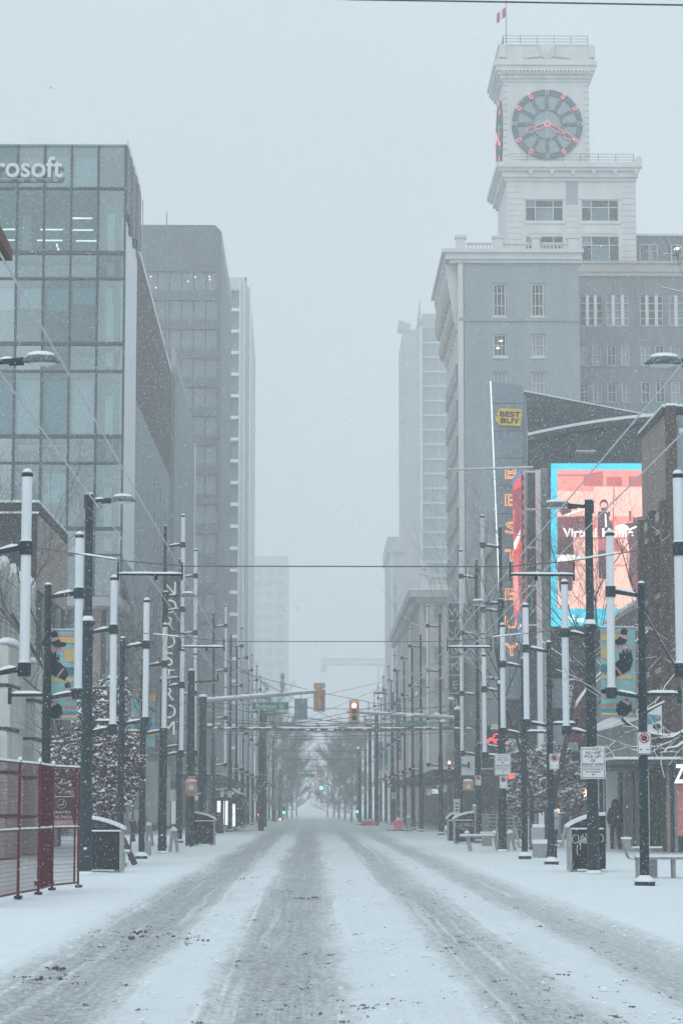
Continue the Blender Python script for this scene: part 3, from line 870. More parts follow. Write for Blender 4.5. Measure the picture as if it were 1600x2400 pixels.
# ---------------------------------------------------------------- dark banded tower (left, farther)
YT = 262.0
VREF = 800
XT = px(518, YT)
b = thing('dark_office_tower', 'dark tower with blank top and rows of wide windows behind the grey store', 'building', (XT - 8, YT, 0))
zt = pz(527, YT, 420)
rows, pit = [], 70 * YT / F
zw = pz(636, YT, 420)
ops = []
for k in range(17):
    z1 = zw - k * pit
    ops.append((XT - 12.2, XT - .35, z1 - 47 * YT / F, z1))
mb = MB()
wall(mb, XT - 14, XT, 0, zt - .8, [(o[0], o[1], o[2], o[3]) for o in ops], fY(YT), .35)
mb.box(XT - 14, XT - .4, YT + .5, YT + 30, 0, zt - .85)
mb.hexa([(XT - 14, YT, zt - .8), (XT, YT, zt - .8), (XT, YT + 30, zt - .8), (XT - 14, YT + 30, zt - .8), (XT - 14, YT, zt), (XT - .7, YT, zt), (XT - .7, YT + 30, zt), (XT - 14, YT + 30, zt)])
mb.build('wall', M['tower_dark'], b)
MB().box(XT - .35, XT, YT + .01, YT + 30, 0, zt - .82).build('flank_wall', M['grey_clad'], b)
for k in range(17):                                              # ribs of the street flank
    MB().box(XT, XT + .12, YT + 1 + k * 1.7, YT + 1.5 + k * 1.7, 6, zt - 3).build('flank_rib', M['grey_clad'], b)
ww = 1.34
wm = MB().box(-ww / 2 + .06, ww / 2 - .06, -.02, .02, -47 * YT / F / 2 + .05, 47 * YT / F / 2 - .05).mesh('window', M['tower_glass'])
wm2 = MB().box(-ww / 2 + .06, ww / 2 - .06, -.02, .02, -47 * YT / F / 2 + .05, 47 * YT / F / 2 - .05).mesh('window', M['blue_glass'])
wm3 = MB().box(-ww / 2 + .06, ww / 2 - .06, -.02, .02, -47 * YT / F / 2 + .05, 47 * YT / F / 2 - .05).mesh('window', M['tower_glass'])
for k in range(17):
    for c in range(9):
        m_ = (wm2, wm3, wm3, wm)[rng.randrange(4)] if c > 4 else (wm, wm, wm3)[rng.randrange(3)]
        put('window', m_, b, (XT - .35 - ww * (c + .5), YT + .3, zw - k * pit - 47 * YT / F / 2))
for (u, v) in ((366, 674), (441, 659), (458, 649), (491, 648), (492, 655), (354, 648)):
    x, z = P(u, v, YT + .2)
    MB().cbox(x, YT + .24, z, .16, .04, .12).build('ceiling_light', M['warm_lamp'], b)
# low stone front of the tower along the pavement
MB().box(XT - 6, XT + .5, 207, 258, 0, 15).build('podium', M['grey_clad'], b)
for k in range(14):
    MB().box(XT + .5, XT + .75, 208 + k * 3.6, 209.2 + k * 3.6, .2, 14.5).build('podium_pier', M['grey_clad'], b)
MB().box(XT + .5, XT + 3.6, 172, 250, 3.5, 3.85).build('canopy', M['granite_dark'], b)
MB().box(XT + .5, XT + 3.65, 171.9, 250.1, 3.86, 3.98).build('snow_cap', M['snow_cap'], b)

# ---------------------------------------------------------------- pale tower with recessed bays
YT = 332.0
VREF = 850
XT = px(577, YT)
b = thing('pale_apartment_tower', 'pale slender tower with recessed window bays beyond the dark tower', 'building', (XT - 6, YT, 0))
zt = pz(650, YT, 560)
x0, x1 = px(541, YT), px(560, YT)
pit = 52 * YT / F
ops = [(x0, x1, zt - 1.8 - (k + 1) * pit + .5, zt - 1.8 - k * pit) for k in range(23)]
mb = MB()
wall(mb, XT - 14, XT, 0, zt, ops, fY(YT), .8)
mb.box(XT - 14, XT - .2, YT + .9, YT + 26, 0, zt - .1)
mb.hexa([(XT - .2, YT, 0), (XT, YT, 0), (XT, YT + 26, 0), (XT - .2, YT + 26, 0), (XT - .2, YT, zt), (XT, YT, zt), (XT, YT + 26, zt - 6), (XT - .2, YT + 26, zt - 6)])
mb.build('wall', M['tower_pale'], b)
wm = MB().box((x0 - x1) / 2, (x1 - x0) / 2, -.03, .03, -(pit - .5) / 2, (pit - .5) / 2).mesh('window', M['blue_glass'])
for k in range(23):
    put('window', wm, b, ((x0 + x1) / 2, YT + .7, zt - 1.8 - k * pit - (pit - .5) / 2))
    MB().box(x0 + .04, x1 - .04, YT - .12, YT + .5, zt - 1.8 - (k + 1) * pit + .05, zt - 1.8 - (k + 1) * pit + .42).build('balcony', M['white_panel'], b)
for u in (560.5, 573, 585):
    MB().box(px(u, YT), px(u + 2.4, YT), YT - .3, YT - .02, 0, zt - .6).build('pilaster', M['white_panel'], b)
xs_ = px(588.5, YT)
MB().hexa([(XT, YT + 5, 0), (xs_, YT + 5, 0), (xs_, YT + 25, 0), (XT, YT + 25, 0), (XT, YT + 5, zt - .2), (xs_ - .35, YT + 5, zt - .4), (xs_, YT + 25, zt - 7), (XT, YT + 25, zt - .2)]).build('side_wing', M['tower_pale'], b)

# ---------------------------------------------------------------- far ghosts in the snow
YT = 880.0
VREF = 1400
b = thing('hazy_tower', 'broad flat-topped tower almost lost in the snow at the street end', 'building', (px(632, YT), YT, 0))
x0, x1, zt = px(588, YT), px(675, YT), pz(1304, YT, 640)
ops = [(x0 + 1.2 + c * 4.1, x0 + 3.9 + c * 4.1, zt - 7 - k * 4.2, zt - 4.4 - k * 4.2) for c in range(3) for k in range(20)]
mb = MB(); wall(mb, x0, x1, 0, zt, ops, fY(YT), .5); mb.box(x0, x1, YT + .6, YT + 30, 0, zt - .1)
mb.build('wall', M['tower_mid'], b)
gm_ = MB().box(-1.35, 1.35, -.03, .03, -1.3, 1.3).mesh('window', M['blue_glass'])
for o_ in ops: put('window', gm_, b, ((o_[0] + o_[1]) / 2, YT + .4, (o_[2] + o_[3]) / 2))
YT = 430.0
VREF = 1400
b = thing('hazy_slab_building', 'grey slab with a stepped corner top beyond the balustraded store', 'building', (px(922, YT), YT, 0))
x0, x1, zt = px(913, YT), px(952, YT), pz(1256, YT, 920)
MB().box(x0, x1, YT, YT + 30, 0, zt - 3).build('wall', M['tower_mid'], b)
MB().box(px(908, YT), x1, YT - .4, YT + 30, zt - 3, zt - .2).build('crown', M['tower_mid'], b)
for k in range(13):
    MB().box(px(922, YT), px(930, YT), YT - .05, YT + .05, 4 + k * 2.9, 6 + k * 2.9).build('window', M['blue_glass'], b)
MB().box(px(916, YT), px(920, YT), YT - .3, YT, 4, zt - 3).build('pilaster', M['tower_pale'], b)
YT = 470.0
VREF = 850
b = thing('stepped_stone_tower', 'tall balconied tower with a slim fin on its roof behind the clock building', 'building', (px(990, YT), YT, 0))
zt = pz(769, YT, 1000)
x0, xm, x1 = px(944, YT), px(985, YT), px(1075, YT)
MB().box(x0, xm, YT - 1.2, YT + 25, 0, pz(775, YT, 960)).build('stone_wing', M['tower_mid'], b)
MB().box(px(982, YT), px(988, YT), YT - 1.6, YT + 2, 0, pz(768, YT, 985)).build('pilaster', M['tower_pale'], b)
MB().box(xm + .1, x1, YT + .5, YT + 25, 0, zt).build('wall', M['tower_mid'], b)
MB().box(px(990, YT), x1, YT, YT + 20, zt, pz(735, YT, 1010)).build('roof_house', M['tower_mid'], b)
MB().prism([(px(975, YT), zt - 1), (px(987, YT), zt - 1), (px(987, YT), pz(697, YT, 986)), (px(985, YT), pz(697, YT, 986))], YT + 3, YT + 5).build('roof_fin', M['tower_mid'], b)
MB().prism([P(931, 773, YT), P(959, 780, YT), P(961, 763, YT), P(934, 753, YT)], YT - 1.5, YT + 3).build('roof_box', M['tower_mid'], b)
fw_ = 35 * YT / F
gm_ = MB().box(-2.0, 2.0, -.04, .04, -fw_ * .36, fw_ * .36).mesh('window', M['blue_glass'])
lm_ = MB().box(-4.6, 4.0, -.25, .3, -.16, .16).mesh('balcony', M['tower_pale'])
for k in range(30):
    z = zt - fw_ * (k + .5)
    for c in range(2):
        put('window', gm_, b, (px(1003 + c * 52, YT), YT + .45, z))
    put('balcony', lm_, b, (px(1042, YT), YT + .2, z - fw_ * .5))
    zz = pz(834, YT, 940) - k * fw_
    MB().hexa([(px(940, YT), YT - 1.1, zz - 1.7), (x0 - .01, YT - 1.1, zz - 1.7), (x0 - .01, YT + 1, zz - 1.7), (px(940, YT), YT + 1, zz - 1.7), (px(942.5, YT), YT - 1.1, zz), (x0 - .01, YT - 1.1, zz), (x0 - .01, YT + 1, zz), (px(942.5, YT), YT + 1, zz)]).build('balcony', M['tower_mid'], b)
YT = 820.0
VREF = 1552
b = thing('tower_crane', 'faint tower crane with lattice jib hanging over the street end', 'crane', (px(893, YT), YT, 0))
xa, xb, zj = px(752, YT), px(915, YT), pz(1552, YT, 830)
j = MB()
for i in range(14):
    p0, p1 = xa + (xb - xa) * i / 14, xa + (xb - xa) * (i + 1) / 14
    j.cyl((p0, YT, zj - 1), (p1, YT, zj - 1), .22, .22, 4); j.cyl((p0, YT, zj + 1), (p1, YT, zj + 1), .22, .22, 4)
    j.cyl((p0, YT, zj - 1), ((p0 + p1) / 2, YT, zj + 1), .16, .16, 4); j.cyl(((p0 + p1) / 2, YT, zj + 1), (p1, YT, zj - 1), .16, .16, 4)
j.build('jib', M['galv'], b)
xm = px(893, YT)
k_ = MB()
for s in (-1, 1):
    k_.cyl((xm + s * 1.0, YT, 0), (xm + s * 1.0, YT, zj - 1), .25, .25, 4)
for i in range(12):
    k_.cyl((xm - 1.0, YT, i * 3.9), (xm + 1.0, YT, i * 3.9 + 3.9), .16, .16, 4)
k_.build('mast', M['galv'], b)
MB().box(px(752, YT), px(765, YT), YT - 1, YT + 1, pz(1576, YT, 758), zj - 1).build('counterweight', M['tower_mid'], b)

# ================================================================== clock tower building (right)
YV = 192.0
VREF = 850
XV = px(1077, YV)
b = thing('clock_tower_building', 'white terracotta clock tower rising above a grey block with balustraded roof', 'building', (XV + 8, YV, 0))
XE = px(1358, YV)
zc0 = pz(617, YV, 1200)
cols = [px(u, YV) for u in (1171, 1260)]
rws = [(pz(742, YV, 1170), pz(663, YV, 1170)), (pz(836, YV, 1170), pz(783, YV, 1170)), (pz(925, YV, 1170), pz(872, YV, 1170))]
for k in range(1, 8):
    rws.append((pz(925 + 89 * k, YV, 1170), pz(872 + 89 * k, YV, 1170)))
wW = 32 * YV / F
ops = [(c - wW / 2, c + wW / 2, r[0], r[1]) for c in cols for r in rws]
mb = MB()
wall(mb, XV, XE, 0, zc0, ops, fY(YV), .28)
mb.box(XV + .32, XE, YV + .5, YV + 18, 0, zc0 - .05)
mb.box(XV + .3, XE + 20, YV + 12.6, YV + 18, 0, zc0 - 3)
mb.build('wall', M['render'], b)
w1 = window_meshes('window', wW - .06, rws[0][1] - rws[0][0] - .06, 3, 3, .1, .055, [(.34 - .5 + .34) * 0 + (rws[0][1] - rws[0][0]) * q for q in (-.17, .19)], M['dark_glass'], M['terracotta'])
w2 = window_meshes('window', wW - .06, rws[1][1] - rws[1][0] - .06, 3, 2, .09, .05, None, M['dark_glass'], M['terracotta'])
for ci, c in enumerate(cols):
    for k, r in enumerate(rws):
        add_window(b, c, YV + .14, (r[0] + r[1]) / 2, w1 if k == 0 else w2, pane=M['pale_glass'] if (k == 1 and ci == 1) or k == 2 else None)
        MB().box(c - wW / 2 - .12, c + wW / 2 + .12, YV - .12, YV, r[0] - .16, r[0]).build('window_sill', M['terracotta'], b)
        MB().box(c - wW / 2 - .1, c + wW / 2 + .1, YV - .06, YV, r[1], r[1] + .1).build('lintel', M['render'], b)
for (u, v) in ((1173, 799), (1166, 816)):
    x, z = P(u, v, YV + .1)
    MB().ell((x, YV + .08, z), (.17, .04, .08), 8, 5).build('ceiling_light', M['warm_lamp'], b)
MB().box(XV - .05, XE, YV - .14, YV, pz(752, YV), pz(744, YV)).build('string_course', M['render'], b)
MB().box(XV - .12, XV + .3, YV - .12, YV + .3, 0, zc0).build('corner_quoin', M['terracotta'], b)
# main cornice: wraps the street side with a deep overhang
zr = pz(587, YV, 1200)
ov = XV - px(1036, YV)
c_ = MB()
c_.box(XV - ov * .55, XE + .2, YV - .25, YV + 18, zc0, zc0 + .25)
c_.box(XV - ov * .8, XE + .2, YV - .45, YV + 18, zc0 + .26, zr - .3)
c_.box(XV - ov, XE + .35, YV - .7, YV + 18.4, zr - .3, zr)
c_.build('cornice', M['terracotta'], b)
for k in range(9):                                              # big scrolled brackets under the overhang
    y = YV + .6 + k * 2.0
    MB().hexa([(XV - .25, y, zc0 - 5.4), (XV, y, zc0 - 5.4), (XV, y + .7, zc0 - 5.4), (XV - .25, y + .7, zc0 - 5.4), (XV - ov * .8, y, zc0), (XV, y, zc0), (XV, y + .7, zc0), (XV - ov * .8, y + .7, zc0)]).build('cornice_bracket', M['terracotta'], b)
    MB().ell((XV - ov * .5, y + 1.3, zc0 - 1.7), (.4, .45, 1.3), 8, 6).build('garland', M['stone_cream'], b)
    MB().ell((XV - ov * .3, y + 1.3, zc0 - 3.9), (.35, .5, .9), 8, 6).build('garland', M['stone_cream'], b)
# street facade: piers and bay windows
MB().box(XV + .2, XV + .35, YV, YV + 18, 0, zc0).build('street_wall', M['terracotta'], b)
for k in range(10):
    y = YV + .5 + k * 1.8
    MB().box(XV - .12, XV + .2, y, y + .5, 5, zc0 - 5.4).build('pier', M['terracotta'], b)
bay = MB().box(XV - .3, XV + .2, -.3, .3, -.75, .75).mesh('bay_window', M['blue_glass'])
for k in range(9):
    for f_ in range(11):
        o = link('bay_window', bay, b, (-wloc(b).x, YV + 1.65 + k * 1.8 - YV, 7 + f_ * 2.95))
MB().box(XV - 1.5, XV + .1, YV, YV + 18, 4.2, 4.8).build('entrance_canopy', M['terracotta'], b)
# balustrade
zb0 = zr
for (u0, u1) in ((1068, 1095), (1156, 1182), (1246, 1271), (1331, 1360)):
    x0, x1 = px(u0, YV), px(u1, YV)
    p_ = MB().box(x0 + .1, x1 - .1, YV + .1, YV + .9, zb0, zb0 + 1.05).box(x0, x1, YV, YV + 1, zb0 + 1.06, zb0 + 1.28)
    p_.build('balustrade_pedestal', M['terracotta'], b)
for (u0, u1) in ((1095, 1156), (1182, 1246), (1271, 1331)):
    x0, x1 = px(u0, YV), px(u1, YV)
    MB().box(x0, x1, YV + .3, YV + .6, zb0 + .62, zb0 + .74).build('balustrade_rail', M['terracotta'], b)
    n = 7
    for k in range(n):
        x = x0 + (x1 - x0) * (k + .5) / n
        MB().lathe([(.05, 0), (.085, .18), (.05, .34), (.08, .6)], 6, (x, YV + .45, zb0 + .01)).build('baluster', M['terracotta'], b)
# east wing, set back, brown brick with white windows
YE = 204.0
VREF = 750
XE2 = px(1660, YE)
zE = pz(648, YE, 1400)
triples = []
for (u, w) in ((1385, 48), (1447, 56), (1526, 56), (1594, 56)):
    triples.append((px(u, YE), w * YE / F))
zz1 = (pz(764, YE, 1450), pz(692, YE, 1450))
ops = [(x - w / 2, x + w / 2, zz1[0], zz1[1]) for x, w in triples]
sm = []
for k in range(8):
    v0, v1 = 857 + 86 * k, 808 + 86 * k
    for u in (1366, 1397, 1431, 1464, 1510, 1544, 1580):
        sm.append((px(u, YE), pz(v0, YE, 1450), pz(v1, YE, 1450)))
sw = 22 * YE / F
ops += [(x - sw / 2, x + sw / 2, a, c) for x, a, c in sm]
mb = MB(); wall(mb, XE - .3, XE2, 0, zE, ops, fY(YE), .3)
mb.build('east_wing_wall', M['brown_brick'], b)
wt = window_meshes('window', 56 * YE / F - .05, zz1[1] - zz1[0] - .05, 3, 4, .06, .06, None, M['dark_glass'], M['terracotta'])
for i, (x, w) in enumerate(triples):
    o = add_window(b, x, YE + .15, sum(zz1) / 2, wt, pane=M['blue_glass'] if i % 2 else None)
    for s in (-1, 1):
        MB().box(x + s * w * .2 - .14, x + s * w * .2 + .14, YE - .05, YE + .1, zz1[0], zz1[1]).build('window_pier', M['terracotta'], b)
ws = window_meshes('window', sw - .03, sm[0][2] - sm[0][1] - .03, 2, 2, .07, .05, None, M['dark_glass'], M['terracotta'])
for i, (x, a, c) in enumerate(sm):
    add_window(b, x, YE + .15, (a + c) / 2, ws, pane=(None, M['pale_glass'], M['blue_glass'])[rng.randrange(3)])
    MB().box(x - sw / 2 - .08, x + sw / 2 + .08, YE - .1, YE, a - .14, a).build('window_sill', M['brown_brick'], b)
c_ = MB().box(XE - .2, XE2, YE - .2, YE + .2, zE, zE + .35).box(XE - .2, XE2, YE - .3, YE + .2, zE + .36, pz(620, YE, 1450)).box(XE - .2, XE2, YE - .45, YE + .2, pz(620, YE, 1450) + .01, pz(613.5, YE, 1450))
c_.build('east_wing_cornice', M['stone_cream'], b)
YP = 209.0
VREF = 590
zp0, zp1 = pz(613, YP, 1500), pz(554, YP, 1500)
MB().box(px(1489, YP), XE2 + 2, YP, YP + 10, zp0 - 1, zp1).build('penthouse', M['brown_brick'], b)
MB().box(px(1489, YP), XE2 + 2, YP - .15, YP + 10, zp1, zp1 + .2).build('penthouse_coping', M['terracotta'], b)
for (u0, u1) in ((1497, 1521), (1523, 1540), (1570, 1597)):
    w_ = (u1 - u0) * YP / F
    ms = window_meshes('window', w_, 1.55, 1, 2 if u0 == 1523 else 1, .08, .05, [.1] if u0 == 1523 else [], M['blue_glass'], M['terracotta'])
    add_window(b, px((u0 + u1) / 2, YP), YP - .04, pz(593, YP, 1520), ms)
x, z = P(1585, 583, YP)
MB().prism([(x - .3, z - .12), (x + .2, z - .12), (x + .32, z + .12), (x - .15, z + .12)], YP - .1, YP - .06).build('ceiling_light', M['warm_lamp'], b)
MB().box(px(1506, YP), px(1531, YP), YP + 2, YP + 3, zp1 + .3, pz(542, YP, 1520)).build('roof_vent', M['bb_dark'], b)
# --- lower tower stage
YL = 205.0
VREF = 500
XL0, XL1 = px(1188, YL), px(1488, YL)
zL0, zL1 = zr - 2, pz(425, YL, 1300)
wr = [(pz(518, YL, 1300), pz(468, YL, 1300)), (pz(613, YL, 1300), pz(553, YL, 1300))]
wc = [(px(1230, YL), px(1319, YL)), (px(1361, YL), px(1449, YL))]
ops = [(c[0], c[1], r[0], r[1]) for c in wc for r in wr]
mb = MB(); wall(mb, XL0, XL1, zL0, zL1, ops, fY(YL), .35)
mb.box(XL0, XL1, YL + .6, YL + 10.5, zL0, zL1)
mb.build('lower_tower_wall', M['terracotta'], b)
for c in wc:
    for r in wr:
        w_, h_ = c[1] - c[0], r[1] - r[0]
        fr = MB()
        t_ = .07
        fr.box(c[0], c[1], YL + .05, YL + .15, r[0], r[0] + t_).box(c[0], c[1], YL + .05, YL + .15, r[1] - t_, r[1])
        for q in (0, .265, .735, 1):
            fr.box(c[0] + w_ * q - t_ / 2 + (t_ / 2 if q == 0 else -t_ / 2 if q == 1 else 0), c[0] + w_ * q + t_ / 2 + (t_ / 2 if q == 0 else -t_ / 2 if q == 1 else 0), YL + .04, YL + .14, r[0] + t_, r[1] - t_)
        fr.box(c[0] + t_, c[1] - t_, YL + .06, YL + .16, r[0] + h_ * .63, r[0] + h_ * .63 + t_)
        o = fr.build('window', M['terracotta'], b)
        for i, (q0, q1) in enumerate(((0, .265), (.265, .735), (.735, 1))):
            for (s0, s1) in ((0, .63), (.63, 1)):
                MB().box(c[0] + w_ * q0, c[0] + w_ * q1, YL + .17, YL + .19, r[0] + h_ * s0, r[0] + h_ * s1).build('pane', M[('dark_glass', 'blue_glass', 'dark_glass')[(i + (s0 > 0)) % 3]], o)
for (a, c) in ((XL0 - .02, wc[0][0] - .26), (wc[0][1] + .26, wc[1][0] - .26), (wc[1][1] + .26, XL1 + .02)):
    MB().box(a, c, YL - .012, YL - .002, pz(630, YL, 1300), zL1).build('joint_shade_strip', M['tower_mid'], b)  # darker grey behind the courses stands in for shade in the joints
for k in range(15):                                                # rusticated courses
    z = pz(630, YL, 1300) + k * (zL1 - pz(630, YL, 1300)) / 15
    for (a, c) in ((XL0, wc[0][0] - .25), (wc[0][1] + .25, wc[1][0] - .25), (wc[1][1] + .25, XL1)):
        if k < 11 or a == XL0 or c == XL1:
            MB().box(a - (.04 if a == XL0 else 0), c + (.04 if c == XL1 else 0), YL - .05, YL, z + .02, z + .5).build('stone_course', M['terracotta'], b)
for c in wc:
    MB().box(c[0] - .15, c[1] + .15, YL - .1, YL, wr[0][0] - .25, wr[0][0] - .02).build('window_sill', M['terracotta'], b)
    MB().box(c[0] - .15, c[1] + .15, YL - .1, YL, wr[0][1] + .02, wr[0][1] + .25).build('lintel', M['terracotta'], b)
    MB().box(c[0] + .2, c[1] - .2, YL - .08, YL, wr[0][0] - 1.1, wr[0][0] - .55).build('apron_panel', M['terracotta'], b)
c_ = MB()
zz = zL1
for (o_, h_) in ((.2, .3), (.45, .5), (.75, .25), (.95, .45)):
    c_.box(XL0 - o_, XL1 + o_ * .45, YL - o_, YL + 10.5 + o_, zz, zz + h_ - .01); zz += h_
c_.build('lower_cornice', M['terracotta'], b)
for k in range(6):
    x, z = P(1242 + k * 49, 407, YL)
    MB().ell((x, YL - .55, z), (.22, .3, .28), 8, 6).build('lion_mask', M['terracotta'], b)
for u in (1192, 1490):
    x, z = P(u, 383, YL)
    MB().prism([(x - .5, z - .6), (x + .4, z - .6), (x + .4, z + .1), (x + .2, z + .5), (x - .25, z + .2)], YL - .9, YL - .3).build('corner_acroterion', M['terracotta'], b)
# railing on the ledge
def railing(pts, z0, h, n, r=.022, name='railing'):
    m_ = MB()
    (xa, ya), (xb, yb_) = pts
    for q in (.33, .66, 1):
        m_.cyl((xa, ya, z0 + h * q), (xb, yb_, z0 + h * q), r, r, 4)
    for i in range(n + 1):
        t = i / n
        m_.cyl((xa + (xb - xa) * t, ya + (yb_ - ya) * t, z0), (xa + (xb - xa) * t, ya + (yb_ - ya) * t, z0 + h), r * 1.15, r * 1.15, 4)
    return m_.build(name, M['mullion'], b)
railing(((px(1194, YL), YL - .6), (px(1483, YL), YL - .6)), zz, .78, 7)
# --- clock stage
YC = 206.5
VREF = 290
XC0, XC1 = px(1179, YC), px(1379, YC)
zC0, zC1 = zz - .3, pz(192, YC, 1280)
MB().box(XC0, XC1, YC, YC + 7.2, zC0, zC1).build('clock_stage', M['terracotta'], b)
c_ = MB()
q = zC1
for (o_, h_) in ((.12, .25), (.3, .32), (.5, .28), (.68, .45), (.85, .4), (.6, .2)):
    c_.box(XC0 - o_, XC1 + o_ * .8, YC - o_, YC + 7.2 + o_, q, q + h_ - .01); q += h_
c_.build('upper_cornice', M['terracotta'], b)
for k in range(24):                                             # dentils
    x = XC0 - .15 + (XC1 - XC0 + .3) * (k + .5) / 24
    MB().cbox(x, YC - .62, zC1 + .72, .13, .2, .22).build('dentil', M['terracotta'], b)
for k in range(12):
    x = XC0 + (XC1 - XC0) * (k + .5) / 12
    MB().ell((x, YC - .32, zC1 + .40), (.16, .12, .12), 6, 4).build('egg_moulding', M['terracotta'], b)
zp = pz(110, YC, 1280)
MB().box(XC0 - .35, XC1 + .35, YC - .35, YC + 7.5, q, zp).build('parapet', M['terracotta'], b)
MB().box(XC0 - .42, XC1 + .42, YC - .42, YC + 7.6, zp, zp + .14).build('parapet_coping', M['terracotta'], b)
# crest
x, z = P(1281, 125, YC)
cr_ = MB().ell((x, YC - .5, z), (.62, .22, .78), 12, 8).ell((x, YC - .62, z - .02), (.36, .2, .5), 10, 6)
for s in (-1, 1):
    for i in range(5):
        cr_.ell((x + s * (.7 + i * .3), YC - .45, z - .35 - .05 * i), (.26, .1, .13 - .012 * i), 8, 4)
    cr_.ell((x + s * .5, YC - .45, z + .5), (.22, .14, .26), 8, 5)
cr_.build('crest', M['terracotta'], b)
for u in (1176, 1384):
    x, z = P(u, 118, YC)
    MB().prism([(x - .3, z - .8), (x + .3, z - .8), (x + .25, z), (x + .3, z + .3), (x - .25, z + .3)], YC - .6, YC).build('corner_acroterion', M['terracotta'], b)
railing(((px(1180, YC), YC - .2), (px(1378, YC), YC - .2)), zp + .14, .8, 5)
railing(((px(1180, YC), YC - .2), (px(1180, YC), YC + 7)), zp + .14, .8, 3)
x, z = P(1300, 88, YC)
MB().prism([(x - 1.1, zp), (x + 1.6, zp), (x + .1, zp + .95), (x - .6, zp + .95)], YC + 2, YC + 5).build('roof_hut', M['stone_cream'], b)
for (a, c) in ((XC0 - .02, XC0 + .34), (XC1 - .34, XC1 + .02)):
    MB().box(a, c, YC - .012, YC - .002, zC0 + .3, zC1 - .3).build('joint_shade_strip', M['tower_mid'], b)  # joint shade of the clock stage, put in as a darker strip
for k in range(13):
    z = zC0 + .35 + k * (zC1 - zC0 - .7) / 13
    for (a, c) in ((XC0 - .03, XC0 + .35), (XC1 - .35, XC1 + .03)):
        MB().box(a, c, YC - .045, YC, z + .02, z + .5).build('stone_course', M['terracotta'], b)
# clock: dark ring, spokes, pale glazing, neon batons and hands
def clock(cx, cz, rad, frame, y0=None, side=False):
    """frame(x, depth, z) -> world point"""
    def ring(mb, r0, r1, d0, d1, n=40):
        for i in range(n):
            t0, t1 = 2 * math.pi * i / n, 2 * math.pi * (i + 1) / n
            q = [(r0, t0), (r1, t0), (r1, t1), (r0, t1)]
            mb.hexa([frame(cx + r * math.sin(t), d0, cz + r * math.cos(t)) for r, t in q] + [frame(cx + r * math.sin(t), d1, cz + r * math.cos(t)) for r, t in q])
    def bar(mb, ang, r0, r1, w, d0, d1):
        s, c = math.sin(ang), math.cos(ang)
        q = [(r0, -w), (r1, -w), (r1, w), (r0, w)]
        mb.hexa([frame(cx + r * s + t * c, d0, cz + r * c - t * s) for r, t in q] + [frame(cx + r * s + t * c, d1, cz + r * c - t * s) for r, t in q])
    def outline(mb, pts, ang, w, d):
        s, c = math.sin(ang), math.cos(ang)
        pp = [frame(cx + r * s + t * c, d, cz + r * c - t * s) for r, t in pts]
        for i in range(len(pp)):
            mb.cyl(pp[i], pp[(i + 1) % len(pp)], w, w, 5)
    k = rad / 3.08
    face = MB()
    n = 40
    face.add([frame(cx + rad * .98 * math.sin(2 * math.pi * i / n), .02, cz + rad * .98 * math.cos(2 * math.pi * i / n)) for i in range(n)], [tuple(range(n))])
    dial = face.build('clock_face', M['clock_glass'], b)
    r_ = MB(); ring(r_, rad * .85, rad, -.12, .06); r_.build('clock_rim', M['clock_metal'], dial)
    r_ = MB(); ring(r_, rad * .405, rad * .435, -.10, .03); r_.build('clock_inner_ring', M['clock_metal'], dial)
    for h in range(12):
        a = h * math.pi / 6
        s_ = MB(); bar(s_, a, rad * .43, rad * .86, .13 * k, -.10, .02); s_.build('clock_spoke', M['clock_metal'], dial)
        nb = MB()
        outline(nb, [(rad * .855, -.105), (rad * .985, -.105), (rad * .985, .105), (rad * .855, .105)], a, .034, -.2)
        nb.build('hour_baton', M['neon_pink'] if h % 3 else M['sign_white'], dial)
        for q in range(5):                                         # pierced ornament of the rim
            t = a + (q + .5 - 0) * math.pi / 30
            if q in (0, 1, 2, 3, 4):
                o_ = MB(); bar(o_, t, rad * .9, rad * .945, .035 * k, -.14, -.10); o_.build('rim_stud', M['spandrel'], dial)
    hz = MB(); bar(hz, math.pi / 2, -rad * .42, rad * .42, .018, -.13, -.08); bar(hz, 0, -rad * .42, rad * .42, .018, -.13, -.08)
    hz.build('clock_crossbar', M['sign_white'], dial)
    for (ang, pts, nm) in ((R(250), [(.2, -.1), (.75, -.2), (1.15, -.05), (1.45, -.30), (2.0, 0), (1.45, .30), (1.15, .05), (.75, .2), (.2, .1)], 'hour_hand'),
                           (R(121), [(.25, -.1), (.9, -.2), (1.7, -.05), (1.95, -.25), (2.2, -.2), (2.75, 0), (2.2, .2), (1.95, .25), (1.7, .05), (.9, .2), (.25, .1)], 'minute_hand')):
        h_ = MB(); outline(h_, [(r * k, t * k) for r, t in pts], ang, .022, -.26)
        o = h_.build(nm, M['neon_pink'], dial)
        s, c = math.sin(ang), math.cos(ang)
        MB().add([frame(cx + r * k * s + t * k * .9 * c, -.22, cz + r * k * c - t * k * .9 * s) for r, t in pts], [tuple(range(len(pts)))]).build('hand_plate', M['clock_metal'], o)
    hb = MB(); outline(hb, [(.25 * k * math.cos(i * math.pi / 6), .25 * k * math.sin(i * math.pi / 6)) for i in range(12)], 0, .035, -.28); hb.build('clock_hub', M['neon_pink'], dial)
xk, zk = P(1281, 291.5, YC - .1)
clock(xk, zk, 85.5 * YC / F, lambda x, d, z: (x, YC - .06 + d, z))
clock(YC + 3.6, zk, 85.5 * YC / F, lambda x, d, z: (XC0 - .06 + d, 2 * (YC + 3.6) - x, z), side=True)
